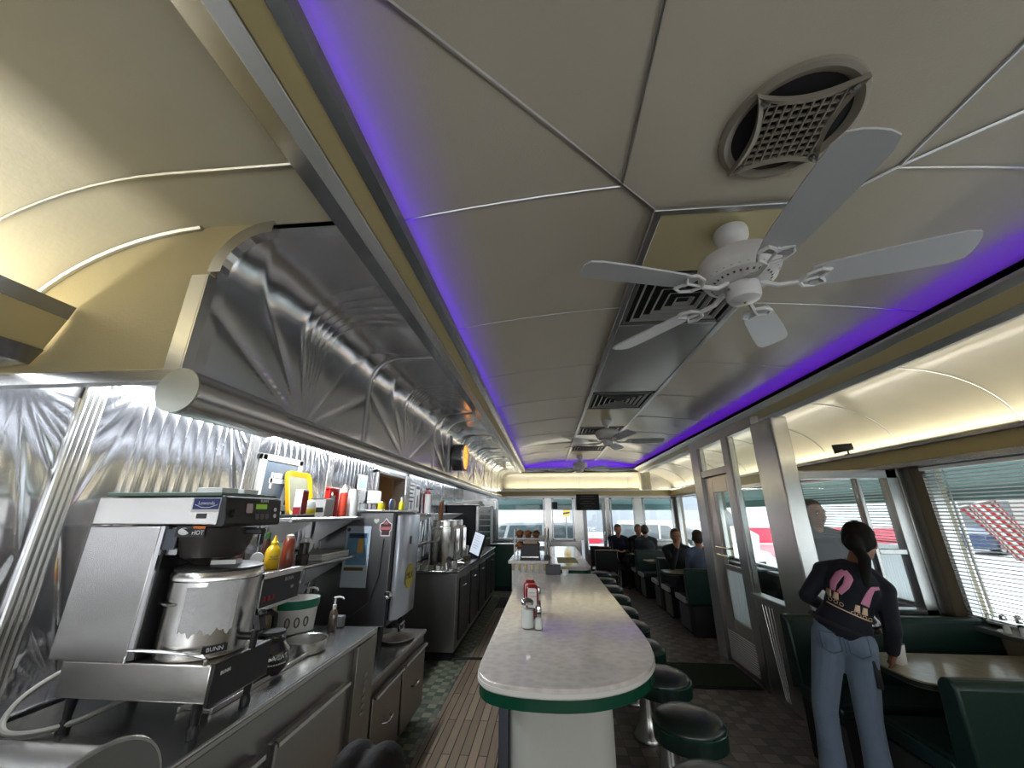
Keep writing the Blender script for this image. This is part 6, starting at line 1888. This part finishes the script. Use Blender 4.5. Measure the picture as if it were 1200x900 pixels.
# what she holds
pt2 = dup(d0, (2.0, 2.965, .835), R(110), 'glass coffee pot held against the apron by the standing waitress'); pt2['category'] = 'coffee pot'
pt2.scale = (.85, .85, .85)
cpw = thing('paper_cup', 'white napkin holder block standing by the waitress hand on the near table', 'napkin holder', (2.05, 2.84, .706))
b = B(); b.lathe([(0, 0), (.030, 0), (.040, .105), (.037, .105), (.028, .006), (0, .006)], n=24); obj('cup', at(b, 2.055, 2.86, .7055), CUPM, cpw)
cpw['label'] = 'white cup on the near booth table at the waitress hand'; cpw['category'] = 'cup'

# ---- seated and standing guests
def seated(label, x, y, face, shirt, haircol, pants='#20242c', seat=.45, w=1., lean=.05, chin=False, hat=None, sk=None, z0=0, tilt=-.15, kn=.42, reach=.30):
    """a guest on a bench seat; face = +1 looks away from the viewer, -1 towards the viewer"""
    t = thing('person', label, 'person', (x, y, 0))
    f = Vector((0, face, 0)); r = Vector((face, 0, 0))
    V = lambda a, b_, c: Vector((x, y, 0)) + r*a + f*b_ + Vector((0, 0, c))
    h = seat + .09
    J = dict(hip=V(0, 0, h), chest=V(0, lean+.02, h+.33), neck=V(0, lean+.05, h+.50), head=V(0, lean+.09, h+.645),
             facing=tuple(f), face=tuple(f + Vector((.12, 0, tilt))),
             shL=V(-.175, lean+.03, h+.44), shR=V(.175, lean+.03, h+.44), elL=V(-.195, lean+.10, h+.16), elR=V(.195, lean+.12, h+.17),
             wrL=V(-.10, lean+reach, h+.21), wrR=V(.08, lean+reach+.01, h+.21), hdL=tuple(f*.8+r*.5), hdR=tuple(f*.8-r*.5), hnL=(0, 0, -1), hnR=(0, 0, -1), hsL=-1, hsR=1,
             hpL=V(-.09, .02, h-.02), hpR=V(.09, .02, h-.02), knL=V(-.11, kn, h-.03), knR=V(.11, kn, h-.03),
             anL=V(-.11, kn-.03, .09), anR=V(.11, kn-.05, .09))
    if chin:
        J['elR'] = V(.16, lean+.24, h+.20); J['wrR'] = V(.04, lean+.20, h+.47); J['hdR'] = tuple(-r*.3+Vector((0, 0, .9))-f*.1); J['hnR'] = tuple(-f)
    hm = mat('hair '+haircol, haircol, .55, bump=.4, bscale=60)
    build(t, J, sk or SKIN, mat_cloth('cloth '+shirt, shirt), mat_cloth('cloth '+pants, pants), hm, BLACKP, .014, hair_fn=lambda b, c, F, s: hair_cap(b, c, F, s, .004), w=w, haircol=srgb(haircol))
    return t
seated('person with brown hair in a black jacket, facing the viewer, hand at chin', 2.10, 7.12, -1, '#17181c', '#5d4433', chin=True)
seated('person in a grey blue shirt seen from behind, just past the vestibule', 2.27, 6.36, 1, '#5b6680', '#4a3527', w=1.1, kn=.36, reach=.2)
seated('person in black facing the viewer in the farthest booth, between two others', 2.05, 9.66, -1, '#121316', '#7a5a48', w=1.1, tilt=-.3, kn=.29, reach=.18)
seated('person in a dark jacket seen from behind in the farthest booth', 2.12, 9.08, 1, '#2a2e36', '#3a2c22', kn=.28, reach=.16)
seated('person in a navy top in the farthest booth, the one closest to the door', 1.60, 9.68, -1, '#1a2233', '#4b3a30', tilt=-.35, kn=.3, reach=.2)
# figure behind the vestibule glass
vs = thing('person', 'person in a grey jacket standing behind the vestibule glass', 'person', (2.45, 3.98, 0))
V = lambda a, b_, c: Vector((2.44 - a, 3.98 - b_, c))
J = dict(hip=V(0, 0, .90), chest=V(0, .01, 1.22), neck=V(0, .02, 1.40), head=V(0, .04, 1.545), facing=(0, -1, 0), face=(.15, -1, -.05),
         shL=V(-.18, .01, 1.34), shR=V(.18, .01, 1.34), elL=V(-.25, .0, 1.08), elR=V(.24, .0, 1.08), wrL=V(-.22, .14, .90), wrR=V(.2, .16, .92),
         hdL=(0, -.5, -.8), hdR=(0, -.5, -.8), hnL=(-1, 0, 0), hnR=(1, 0, 0), hsL=1, hsR=-1,
         hpL=V(-.09, 0, .86), hpR=V(.09, 0, .86), knL=V(-.10, .03, .48), knR=V(.10, .03, .48), anL=V(-.10, 0, .10), anR=V(.10, 0, .10))
build(vs, J, SKIN, mat_cloth('grey jacket', '#5a5c62'), mat_cloth('cloth dark', '#23262c'), mat('hair brown', '#5b4536', .6), BLACKP, .014, hair_fn=lambda b, c, F, s: hair_cap(b, c, F, s, .006), haircol=srgb('#5b4536'))
# crouching figure at the bottom edge, only the parted dark hair shows
cr = thing('person', 'person with parted dark hair crouching at the bottom edge of the picture', 'person', (-.60, 1.12, 0))
V = lambda a, b_, c: Vector((-.50 + a, 1.10 + b_, c))
J = dict(hip=V(0, 0, .34), chest=V(0, .06, .58), neck=V(0, .10, .72), head=V(.02, .13, .848), facing=(0, 1, 0), face=(.05, 1, -.2),
         shL=V(-.16, .07, .66), shR=V(.16, .07, .66), elL=V(-.22, .20, .46), elR=V(.20, .2, .46), wrL=V(-.12, .34, .50), wrR=V(.10, .34, .50),
         hdL=(.5, .8, 0), hdR=(-.5, .8, 0), hnL=(0, 0, -1), hnR=(0, 0, -1), hsL=-1, hsR=1,
         hpL=V(-.09, .0, .30), hpR=V(.09, .0, .30), knL=V(-.14, .30, .42), knR=V(.13, .30, .42), anL=V(-.12, .05, .12), anR=V(.10, .05, .12))
def crouch_hair(b, c, F, s):
    c = Vector(c); P = lambda x, y, z: c + F @ Vector((x, y, z))
    for q in (-1, 1):
        b.sph(P(q*.037, -.02, .052), (.056, .102, .074), 20, 14, F)
        b.sph(P(q*.052, -.04, -.05), (.046, .078, .10), 18, 12, F)
    b.sph(P(0, -.05, -.02), (.075, .07, .09), 18, 12, F)
build(cr, J, SKIN, mat_cloth('dark brown cloth', '#1d1815'), mat_cloth('cloth dark', '#23262c'), HAIRD, BLACKP, .014, hair_fn=crouch_hair, face=True)
# ------------------------------------------------------------------ outside
ASPH = mat('pale asphalt', (.62, .63, .65), .9, bump=.2, bscale=40, vary=.08, vscale=2)
b = B(); b.bb(-40, 60, -30, 60, -.56, -.5)
struct('ground_outside', b, ASPH, label='pale asphalt car park outside the windows', cat='ground')
b = B(); b.bb(XL-.1, XR+.1, YB-.1, YE+.08, -.5, -.02); struct('foundation', b, GREY, label='foundation skirt under the diner', cat='foundation')
TEAL = mat('grey teal awning cloth', '#86a9a8', .7)
def awning(nm, label, prof, h0, h1, ax):
    t = thing(nm, label, 'awning', (0, 0, 2))
    b = B(); b.prism(prof, h0, h1, ax); obj('canvas', b, TEAL, t)
    return t
a1 = awning('awning', 'grey teal awning over the far windows', [(10.12, 2.12), (10.12, 2.09), (10.95, 1.76), (10.95, 1.62), (10.97, 1.62), (10.97, 1.78)], -2.0, 3.4, 'x')
a2 = awning('awning', 'grey teal awning over the booth side windows', [(3.24, 2.12), (3.24, 2.09), (4.05, 1.78), (4.05, 1.66), (4.07, 1.66), (4.07, 1.80)], -2.0, 10.4, 'y')
b = B()
for q in range(7):
    b.bb(-1.9+.85*q, -1.885+.85*q, 10.98, 10.985, 1.62, 1.78)
for q in range(6):
    b.bb(-1.6+.8*q, -1.2+.8*q, 10.975, 10.98, 1.67, 1.69)
obj('valance_print', b, mat('pale awning print', '#9db3b0', .7), a1)
# white block building with a red base band
bl = thing('block_building', 'long white block building with a red band along its foot, across the lot', 'building', (2, 21, -.5))
WB = mat('white painted blocks', (.80, .84, .88), .7)
nt = WB.node_tree; pb = nt.nodes['Principled BSDF']; tc = nt.nodes.new('ShaderNodeTexCoord'); mp = nt.nodes.new('ShaderNodeMapping'); mp.inputs['Rotation'].default_value = (R(90), 0, 0)
bk_ = nt.nodes.new('ShaderNodeTexBrick'); bk_.inputs['Color1'].default_value = (.80, .84, .88, 1); bk_.inputs['Color2'].default_value = (.76, .80, .85, 1); bk_.inputs['Mortar'].default_value = (.62, .68, .75, 1)
bk_.inputs['Scale'].default_value = 1; bk_.inputs['Brick Width'].default_value = .8; bk_.inputs['Row Height'].default_value = .4; bk_.inputs['Mortar Size'].default_value = .012
nt.links.new(tc.outputs['Object'], mp.inputs[0]); nt.links.new(mp.outputs[0], bk_.inputs['Vector']); nt.links.new(bk_.outputs['Color'], pb.inputs['Base Color'])
b = B(); b.bb(-14, 18, 21, 27, -.5, 4.5); obj('wall', b, WB, bl)
b = B(); b.bb(-14, 18, 20.96, 21, .18, .86); obj('red_band', b, mat('red painted band', '#e0435a', .6), bl)
b = B(); b.bb(-14, 18, 20.97, 21, -.5, .10); obj('lower_band', b, mat('pinkish band', '#d9929c', .6), bl)
b = B(); b.bb(-14.1, 18.1, 20.9, 27.1, 4.5, 4.7); obj('roof_edge', b, GREY, bl)
# vehicles
TYRE = mat('tyre rubber', (.02, .02, .02), .8)
CGL = mat('dark car glass', (.05, .065, .075), .05, coat=1)
def vehicle(nm, label, cat, loc, rz, paint, prof, cabin, width, wheels, extra=None):
    """prof: side outline (length, height) of the body; cabin: side window outlines; built lengthwise along x"""
    t = thing(nm, label, cat, loc)
    t.rotation_euler = (0, 0, rz)
    M = Matrix.Identity(4)
    def O(name, b, m, par, **k):
        l0 = t.location.copy(); t.location = (0, 0, 0)
        o = obj(name, b, m, par, **k); t.location = l0
        return o
    b = B(); b.prism(prof, -width/2, width/2, 'y')
    top = max(p[1] for p in prof)
    for v in b.bm.verts:                       # tumblehome: the roof is narrower than the sills
        k = max(0, (v.co.z-.75)/(top-.75))
        v.co.y *= 1-.16*k
    O('body', b, paint, t, bev=.05)
    for i, c in enumerate(cabin):
        b = B(); b.prism(c, -width/2-.012, width/2+.012, 'y')
        for v in b.bm.verts:
            k = max(0, (v.co.z-.75)/(top-.75)); v.co.y *= 1-.16*k
        O('side_window', b, CGL, t)
    for x, r in wheels:
        for s in (-1, 1):
            b = B(); b.cyl((x, s*(width/2-.20), r), (x, s*(width/2+.01), r), r, n=26); wh = O('wheel', b, TYRE, t)
            b = B(); b.cyl((x, s*(width/2+.01), r), (x, s*(width/2+.022), r), r*.62, r*.55, n=20); O('wheel_hub', b, ALU, wh)
    if extra:
        extra(t, O)
    return t
def front(xf, z0, z1, w, slant, hl=True):
    def f(t, O):
        for s in (-1, 1):
            b = B(); b.box((xf-.03, s*(w/2-.22), z0+.02), (.10, .30, .16)); O('headlight', b, mat('car lamp glass', (.7, .72, .75), .1, coat=1), t, bev=.02)
        b = B(); b.box((xf+.0, 0, z0-.06), (.05, w*.5, .14)); O('grille', b, BLACKP, t, bev=.01)
        b = B(); b.box((xf-.02, 0, .38), (.14, w*.94, .18)); O('bumper', b, mat('grey bumper', (.30, .31, .33), .5), t, bev=.03)
        (x0, za), (x1, zb) = slant
        b = B(); d = Vector((x1-x0, 0, zb-za)).normalized(); n = Vector((d.z, 0, -d.x))
        c0 = Vector((x0, 0, za)) + n*.012; c1 = Vector((x1, 0, zb)) + n*.012
        k0, k1 = .44, .40
        vs_ = [b.bm.verts.new(c0 + Vector((0, -w*k0, 0))), b.bm.verts.new(c0 + Vector((0, w*k0, 0))), b.bm.verts.new(c1 + Vector((0, w*k1, 0))), b.bm.verts.new(c1 + Vector((0, -w*k1, 0)))]
        b.bm.faces.new(vs_); o = O('windscreen', b, CGL, t); md = o.modifiers.new('glass thickness', 'SOLIDIFY'); md.thickness = .015
        for s in (-1, 1):
            b = B(); b.sph((x0-.35, s*(w/2+.10), za+.10), (.06, .10, .08), 12, 8); O('wing_mirror', b, BLACKP, t)
    return f
MINI = [(-2.35, .30), (2.35, .30), (2.40, .62), (2.32, .88), (1.45, 1.08), (.55, 1.72), (.2, 1.80), (-2.1, 1.80), (-2.36, 1.45), (-2.42, .8)]
SIL = mat('silver grey car paint', (.42, .44, .47), .25, .5, coat=.6)
WHC = mat('white car paint', (.78, .80, .82), .25, coat=.6)
vehicle('minivan', 'silver grey minivan parked beyond the far windows', 'van', (-1.05, 14.2, -.5), R(178), SIL, MINI,
        [[(.45, 1.64), (1.25, 1.10), (.40, 1.08), (.25, 1.66)], [(.15, 1.66), (.3, 1.08), (-.9, 1.08), (-.9, 1.68)], [(-1.0, 1.68), (-1.0, 1.08), (-2.15, 1.10), (-2.0, 1.66)]],
        1.85, ((1.45, .33), (-1.45, .33)), front(2.36, .72, .8, 1.85, ((1.45, 1.10), (.58, 1.71))))
# box truck with grey and red side, seen through the glazed door
tk = thing('box_truck', 'grey box truck with white lettering and red stripes beyond the glazed door', 'truck', (3.2, 16.5, -.5))
b = B(); b.bb(.9, 6.2, 16.2, 18.4, .35, 2.9); obj('cargo_box', b, mat('grey truck side', (.34, .37, .42), .45), tk, .04)
b = B(); b.bb(.95, 6.15, 16.18, 16.21, .62, .84); b.bb(.95, 6.15, 16.18, 16.21, .35, .42); obj('white_stripe', b, WHC, tk)
b = B(); b.prism([(.95, .44), (1.95, .44), (2.15, .53), (1.95, .61), (.95, .61)], 16.17, 16.20, 'y'); b.bb(2.6, 6.1, 16.17, 16.20, .44, .6); obj('red_stripe', b, mat('red truck stripe', '#dd3b4c', .5), tk)
b = B(); b.text('theme', .32, facing((1.45, 16.185, .98), (0, -1, 0)), .004); obj('side_lettering', b, WHC, tk)
b = B(); b.prism([(6.2, 0.0), (7.9, 0.0), (8.0, .75), (7.55, 1.0), (7.1, 1.8), (6.2, 1.85)], 16.35, 18.25, 'y'); cab = obj('cab', b, WHC, tk, .05)
b = B(); b.prism([(6.5, 1.1), (7.4, 1.05), (7.0, 1.65), (6.5, 1.68)], 16.33, 16.36, 'y'); obj('cab_window', b, CGL, cab)
for x in (1.9, 5.2, 7.1):
    b = B(); b.cyl((x, 16.25, -.10), (x, 16.55, -.10), .40, n=26); obj('wheel', b, TYRE, tk)
    b = B(); b.cyl((x, 18.05, -.10), (x, 18.35, -.10), .40, n=26); obj('wheel', b, TYRE, tk)
SUV = [(-2.3, .35), (2.3, .35), (2.35, .75), (2.2, 1.05), (1.15, 1.18), (.45, 1.75), (.1, 1.82), (-2.05, 1.80), (-2.3, 1.2)]
vehicle('white_suv', 'white car parked outside the far window on the booth side', 'car', (4.1, 13.2, -.5), R(-62), WHC, SUV,
        [[(.4, 1.68), (1.0, 1.20), (.1, 1.18), (.05, 1.70)], [(-.05, 1.70), (0, 1.18), (-1.9, 1.18), (-1.85, 1.68)]], 1.85, ((1.4, .36), (-1.4, .36)), front(2.30, .85, .9, 1.85, ((1.15, 1.19), (.48, 1.74))))
SED = [(-2.3, .28), (2.3, .28), (2.35, .60), (2.2, .80), (1.1, .95), (.35, 1.38), (-1.0, 1.42), (-1.75, 1.05), (-2.3, .98)]
SEDW = [[(.28, 1.32), (.95, .98), (.0, .96), (-.05, 1.35)], [(-.15, 1.36), (-.12, .96), (-1.5, 1.0), (-1.0, 1.36)]]
def sedan(label, loc, rz, paint):
    return vehicle('parked_car', label, 'car', loc, rz, paint, SED, SEDW, 1.8, ((1.4, .32), (-1.4, .32)), front(2.31, .66, .8, 1.8, ((1.1, .97), (.38, 1.37))))
sedan('white saloon car close outside the blind of the near booth window', (7.6, 6.0, -.5), R(40), WHC)
sedan('dark blue car in the distant row beyond the car park', (24.0, 24.5, -.5), R(20), mat('blue car paint', '#2c3f66', .3, coat=.6))
sedan('red car in the distant row beyond the car park', (23.5, 19.5, -.5), R(15), mat('red car paint', '#8e2b2b', .3, coat=.6))
sedan('silver car at the end of the distant row', (23.5, 29.5, -.5), R(25), SIL)
sedan('grey car to the right in the distant row, by the blind edge', (24.5, 14.5, -.5), R(10), mat('grey car paint', (.12, .13, .14), .3, coat=.6))
# striped flag hanging from a slanted pole
fl = thing('striped_flag', 'red and white striped flag hanging outside the near booth window', 'flag', (5.0, 5.2, -.5))
b = B(); b.cyl((5.05, 5.45, -.5), (5.05, 5.45, 1.75), .025, n=12); b.cyl((5.05, 5.47, 1.60), (5.02, 4.80, 1.72), .014, n=10); b.sph((5.05, 5.45, 1.77), .035, 12, 8); obj('pole', b, ALU, fl)
FLM = mat('striped flag cloth', (.8, .8, .8), .8)
def flagp(u, v):
    return Vector((5.03+.03*math.sin(u*9+v*3), 5.40-.42*u-.42*v, 1.61+.07*u-.55*v-.05*u*v))
for i in range(7):
    b = B(); b.grid(lambda u, v: flagp((i*2+u)/13, v), 3, 16); o = obj('red_stripe', b, mat('flag red', '#b8303a', .8), fl); md = o.modifiers.new('cloth', 'SOLIDIFY'); md.thickness = .003
    if i < 6:
        b = B(); b.grid(lambda u, v: flagp((i*2+1+u)/13, v), 3, 16); o = obj('white_stripe', b, mat('flag white', (.8, .8, .8), .8), fl); md = o.modifiers.new('cloth', 'SOLIDIFY'); md.thickness = .003
# far low building on the booth side
fb = thing('far_building', 'low pale building beyond the car park on the booth side', 'building', (30, 14, -.5))
b = B(); b.bb(27, 34, -6, 40, -.5, 3.4); obj('wall', b, mat('pale brick', (.45, .40, .37), .8, vary=.1, vscale=3), fb)
b = B(); b.bb(26.5, 34, -6.3, 40.3, 3.4, 3.7); obj('roof_edge', b, GREY, fb)
for q in range(8):
    b = B(); b.bb(26.97, 27.0, -4+5*q, -1+5*q, .5, 2.2); obj('window', b, CGL, fb)
# yellow warning board by the truck
ys_ = thing('warning_board', 'small yellow and black striped board standing beyond the narrow far window', 'sign', (.6, 13.0, -.5))
b = B(); b.bb(.58, .62, 13.0, 13.04, -.5, 1.9); obj('post', b, ALU, ys_)
b = B(); b.bb(.50, .72, 12.98, 13.0, 1.45, 1.85); yb2 = obj('board', b, mat('warning yellow', '#e8b822', .5), ys_)
b = B()
for q in range(3):
    b.prism([(.50, 1.50+.13*q), (.72, 1.42+.13*q+.12), (.72, 1.47+.13*q+.12), (.50, 1.55+.13*q)], 12.974, 12.98, 'y')
obj('black_bars', b, BLACKM, yb2)
# ------------------------------------------------------------------ light and camera
def strip(name, p0, p1, width, power, col, d, spread=180):
    p0, p1, d = Vector(p0), Vector(p1), Vector(d).normalized()
    y = (p1-p0); L = y.length; y.normalize()
    z = -d
    x = y.cross(z).normalized()
    M = Matrix((x, y, z)).transposed().to_4x4()
    M.translation = (p0+p1)/2
    l = bpy.data.lights.new(name, 'AREA')
    l.shape = 'RECTANGLE'; l.size = width; l.size_y = L; l.energy = power; l.color = col; l.spread = R(spread)
    o = bpy.data.objects.new(name, l); COL.objects.link(o); o.matrix_world = M
    return o
WARM = (1, .93, .76)
COOL = (.88, .94, 1)
strip('cove light booth side', (3.03, -1.0, 2.10), (3.03, 9.8, 2.10), .04, 17, WARM, (-.35, 0, 1))
strip('cove light far end', (-1.0, 9.9, 2.09), (2.9, 9.9, 2.09), .04, 9, WARM, (0, -.35, 1))
strip('cove light counter side', (-1.70, -1.6, 2.06), (-1.70, .95, 2.06), .05, 9, (1, .96, .84), (.25, 0, 1))
strip('under hood light', (-1.58, 1.10, 2.13), (-1.58, 4.6, 2.13), .05, 48, COOL, (-.15, 0, -1))
strip('under hood light far', (-1.50, 5.0, 2.14), (-1.50, 9.5, 2.14), .05, 12, COOL, (-.1, 0, -1))
strip('under trough light', (-1.66, -1.0, 1.975), (-1.66, .98, 1.975), .04, 8, COOL, (-.1, 0, -1))
PUR = (.10, .0, 1)
PUR2 = (.14, .0, 1)
strip('purple led counter side', (-.492, -.4, 2.520), (-.492, 9.3, 2.520), .015, 7.0, PUR, (.3, 0, 1), 150)
strip('purple led booth side', (2.045, -.4, 2.520), (2.045, 9.3, 2.520), .015, 8.0, PUR2, (-.3, 0, 1), 150)
strip('purple led far end', (-.5, 9.33, 2.565), (2.04, 9.33, 2.565), .015, 3, PUR, (0, .25, 1))

w = bpy.data.worlds.new('World'); SC.world = w; w.use_nodes = True
nt = w.node_tree
bg = nt.nodes['Background']
sky = nt.nodes.new('ShaderNodeTexSky'); sky.sky_type = 'NISHITA'
sky.sun_disc = False; sky.sun_elevation = R(50); sky.sun_rotation = R(200); sky.air_density = 1.2; sky.dust_density = 4
mx = nt.nodes.new('ShaderNodeMix'); mx.data_type = 'RGBA'
mx.inputs['Factor'].default_value = .85
mx.inputs['B'].default_value = (.92, .96, 1.0, 1)
sc = nt.nodes.new('ShaderNodeVectorMath'); sc.operation = 'SCALE'; sc.inputs['Scale'].default_value = .12
nt.links.new(sky.outputs[0], sc.inputs[0])
nt.links.new(sc.outputs[0], mx.inputs['A'])
nt.links.new(mx.outputs['Result'], bg.inputs['Color'])
bg.inputs['Strength'].default_value = 3.2

cam = bpy.data.cameras.new('camera')
cam.sensor_width = 36; cam.lens = 13.5; cam.clip_start = .02; cam.clip_end = 300
co = bpy.data.objects.new('camera', cam); COL.objects.link(co)
pitch = math.atan(151/450.); yaw = math.atan2(41, math.hypot(151, 450))
co.location = (0, 0, 1.55)
co.rotation_euler = (PI/2 + pitch, 0, yaw)
SC.camera = co
SC.view_settings.view_transform = 'Standard'
SC.view_settings.look = 'None'
SC.view_settings.gamma = 1
SC.view_settings.use_curve_mapping = False
SC.view_settings.exposure = 0.4
SC.cycles.use_denoising = True
SC.cycles.max_bounces = 8
SC.cycles.diffuse_bounces = 4
SC.cycles.glossy_bounces = 4
SC.cycles.transparent_max_bounces = 12
SC.cycles.sample_clamp_indirect = 6
SC.cycles.caustics_reflective = False
SC.cycles.caustics_refractive = False
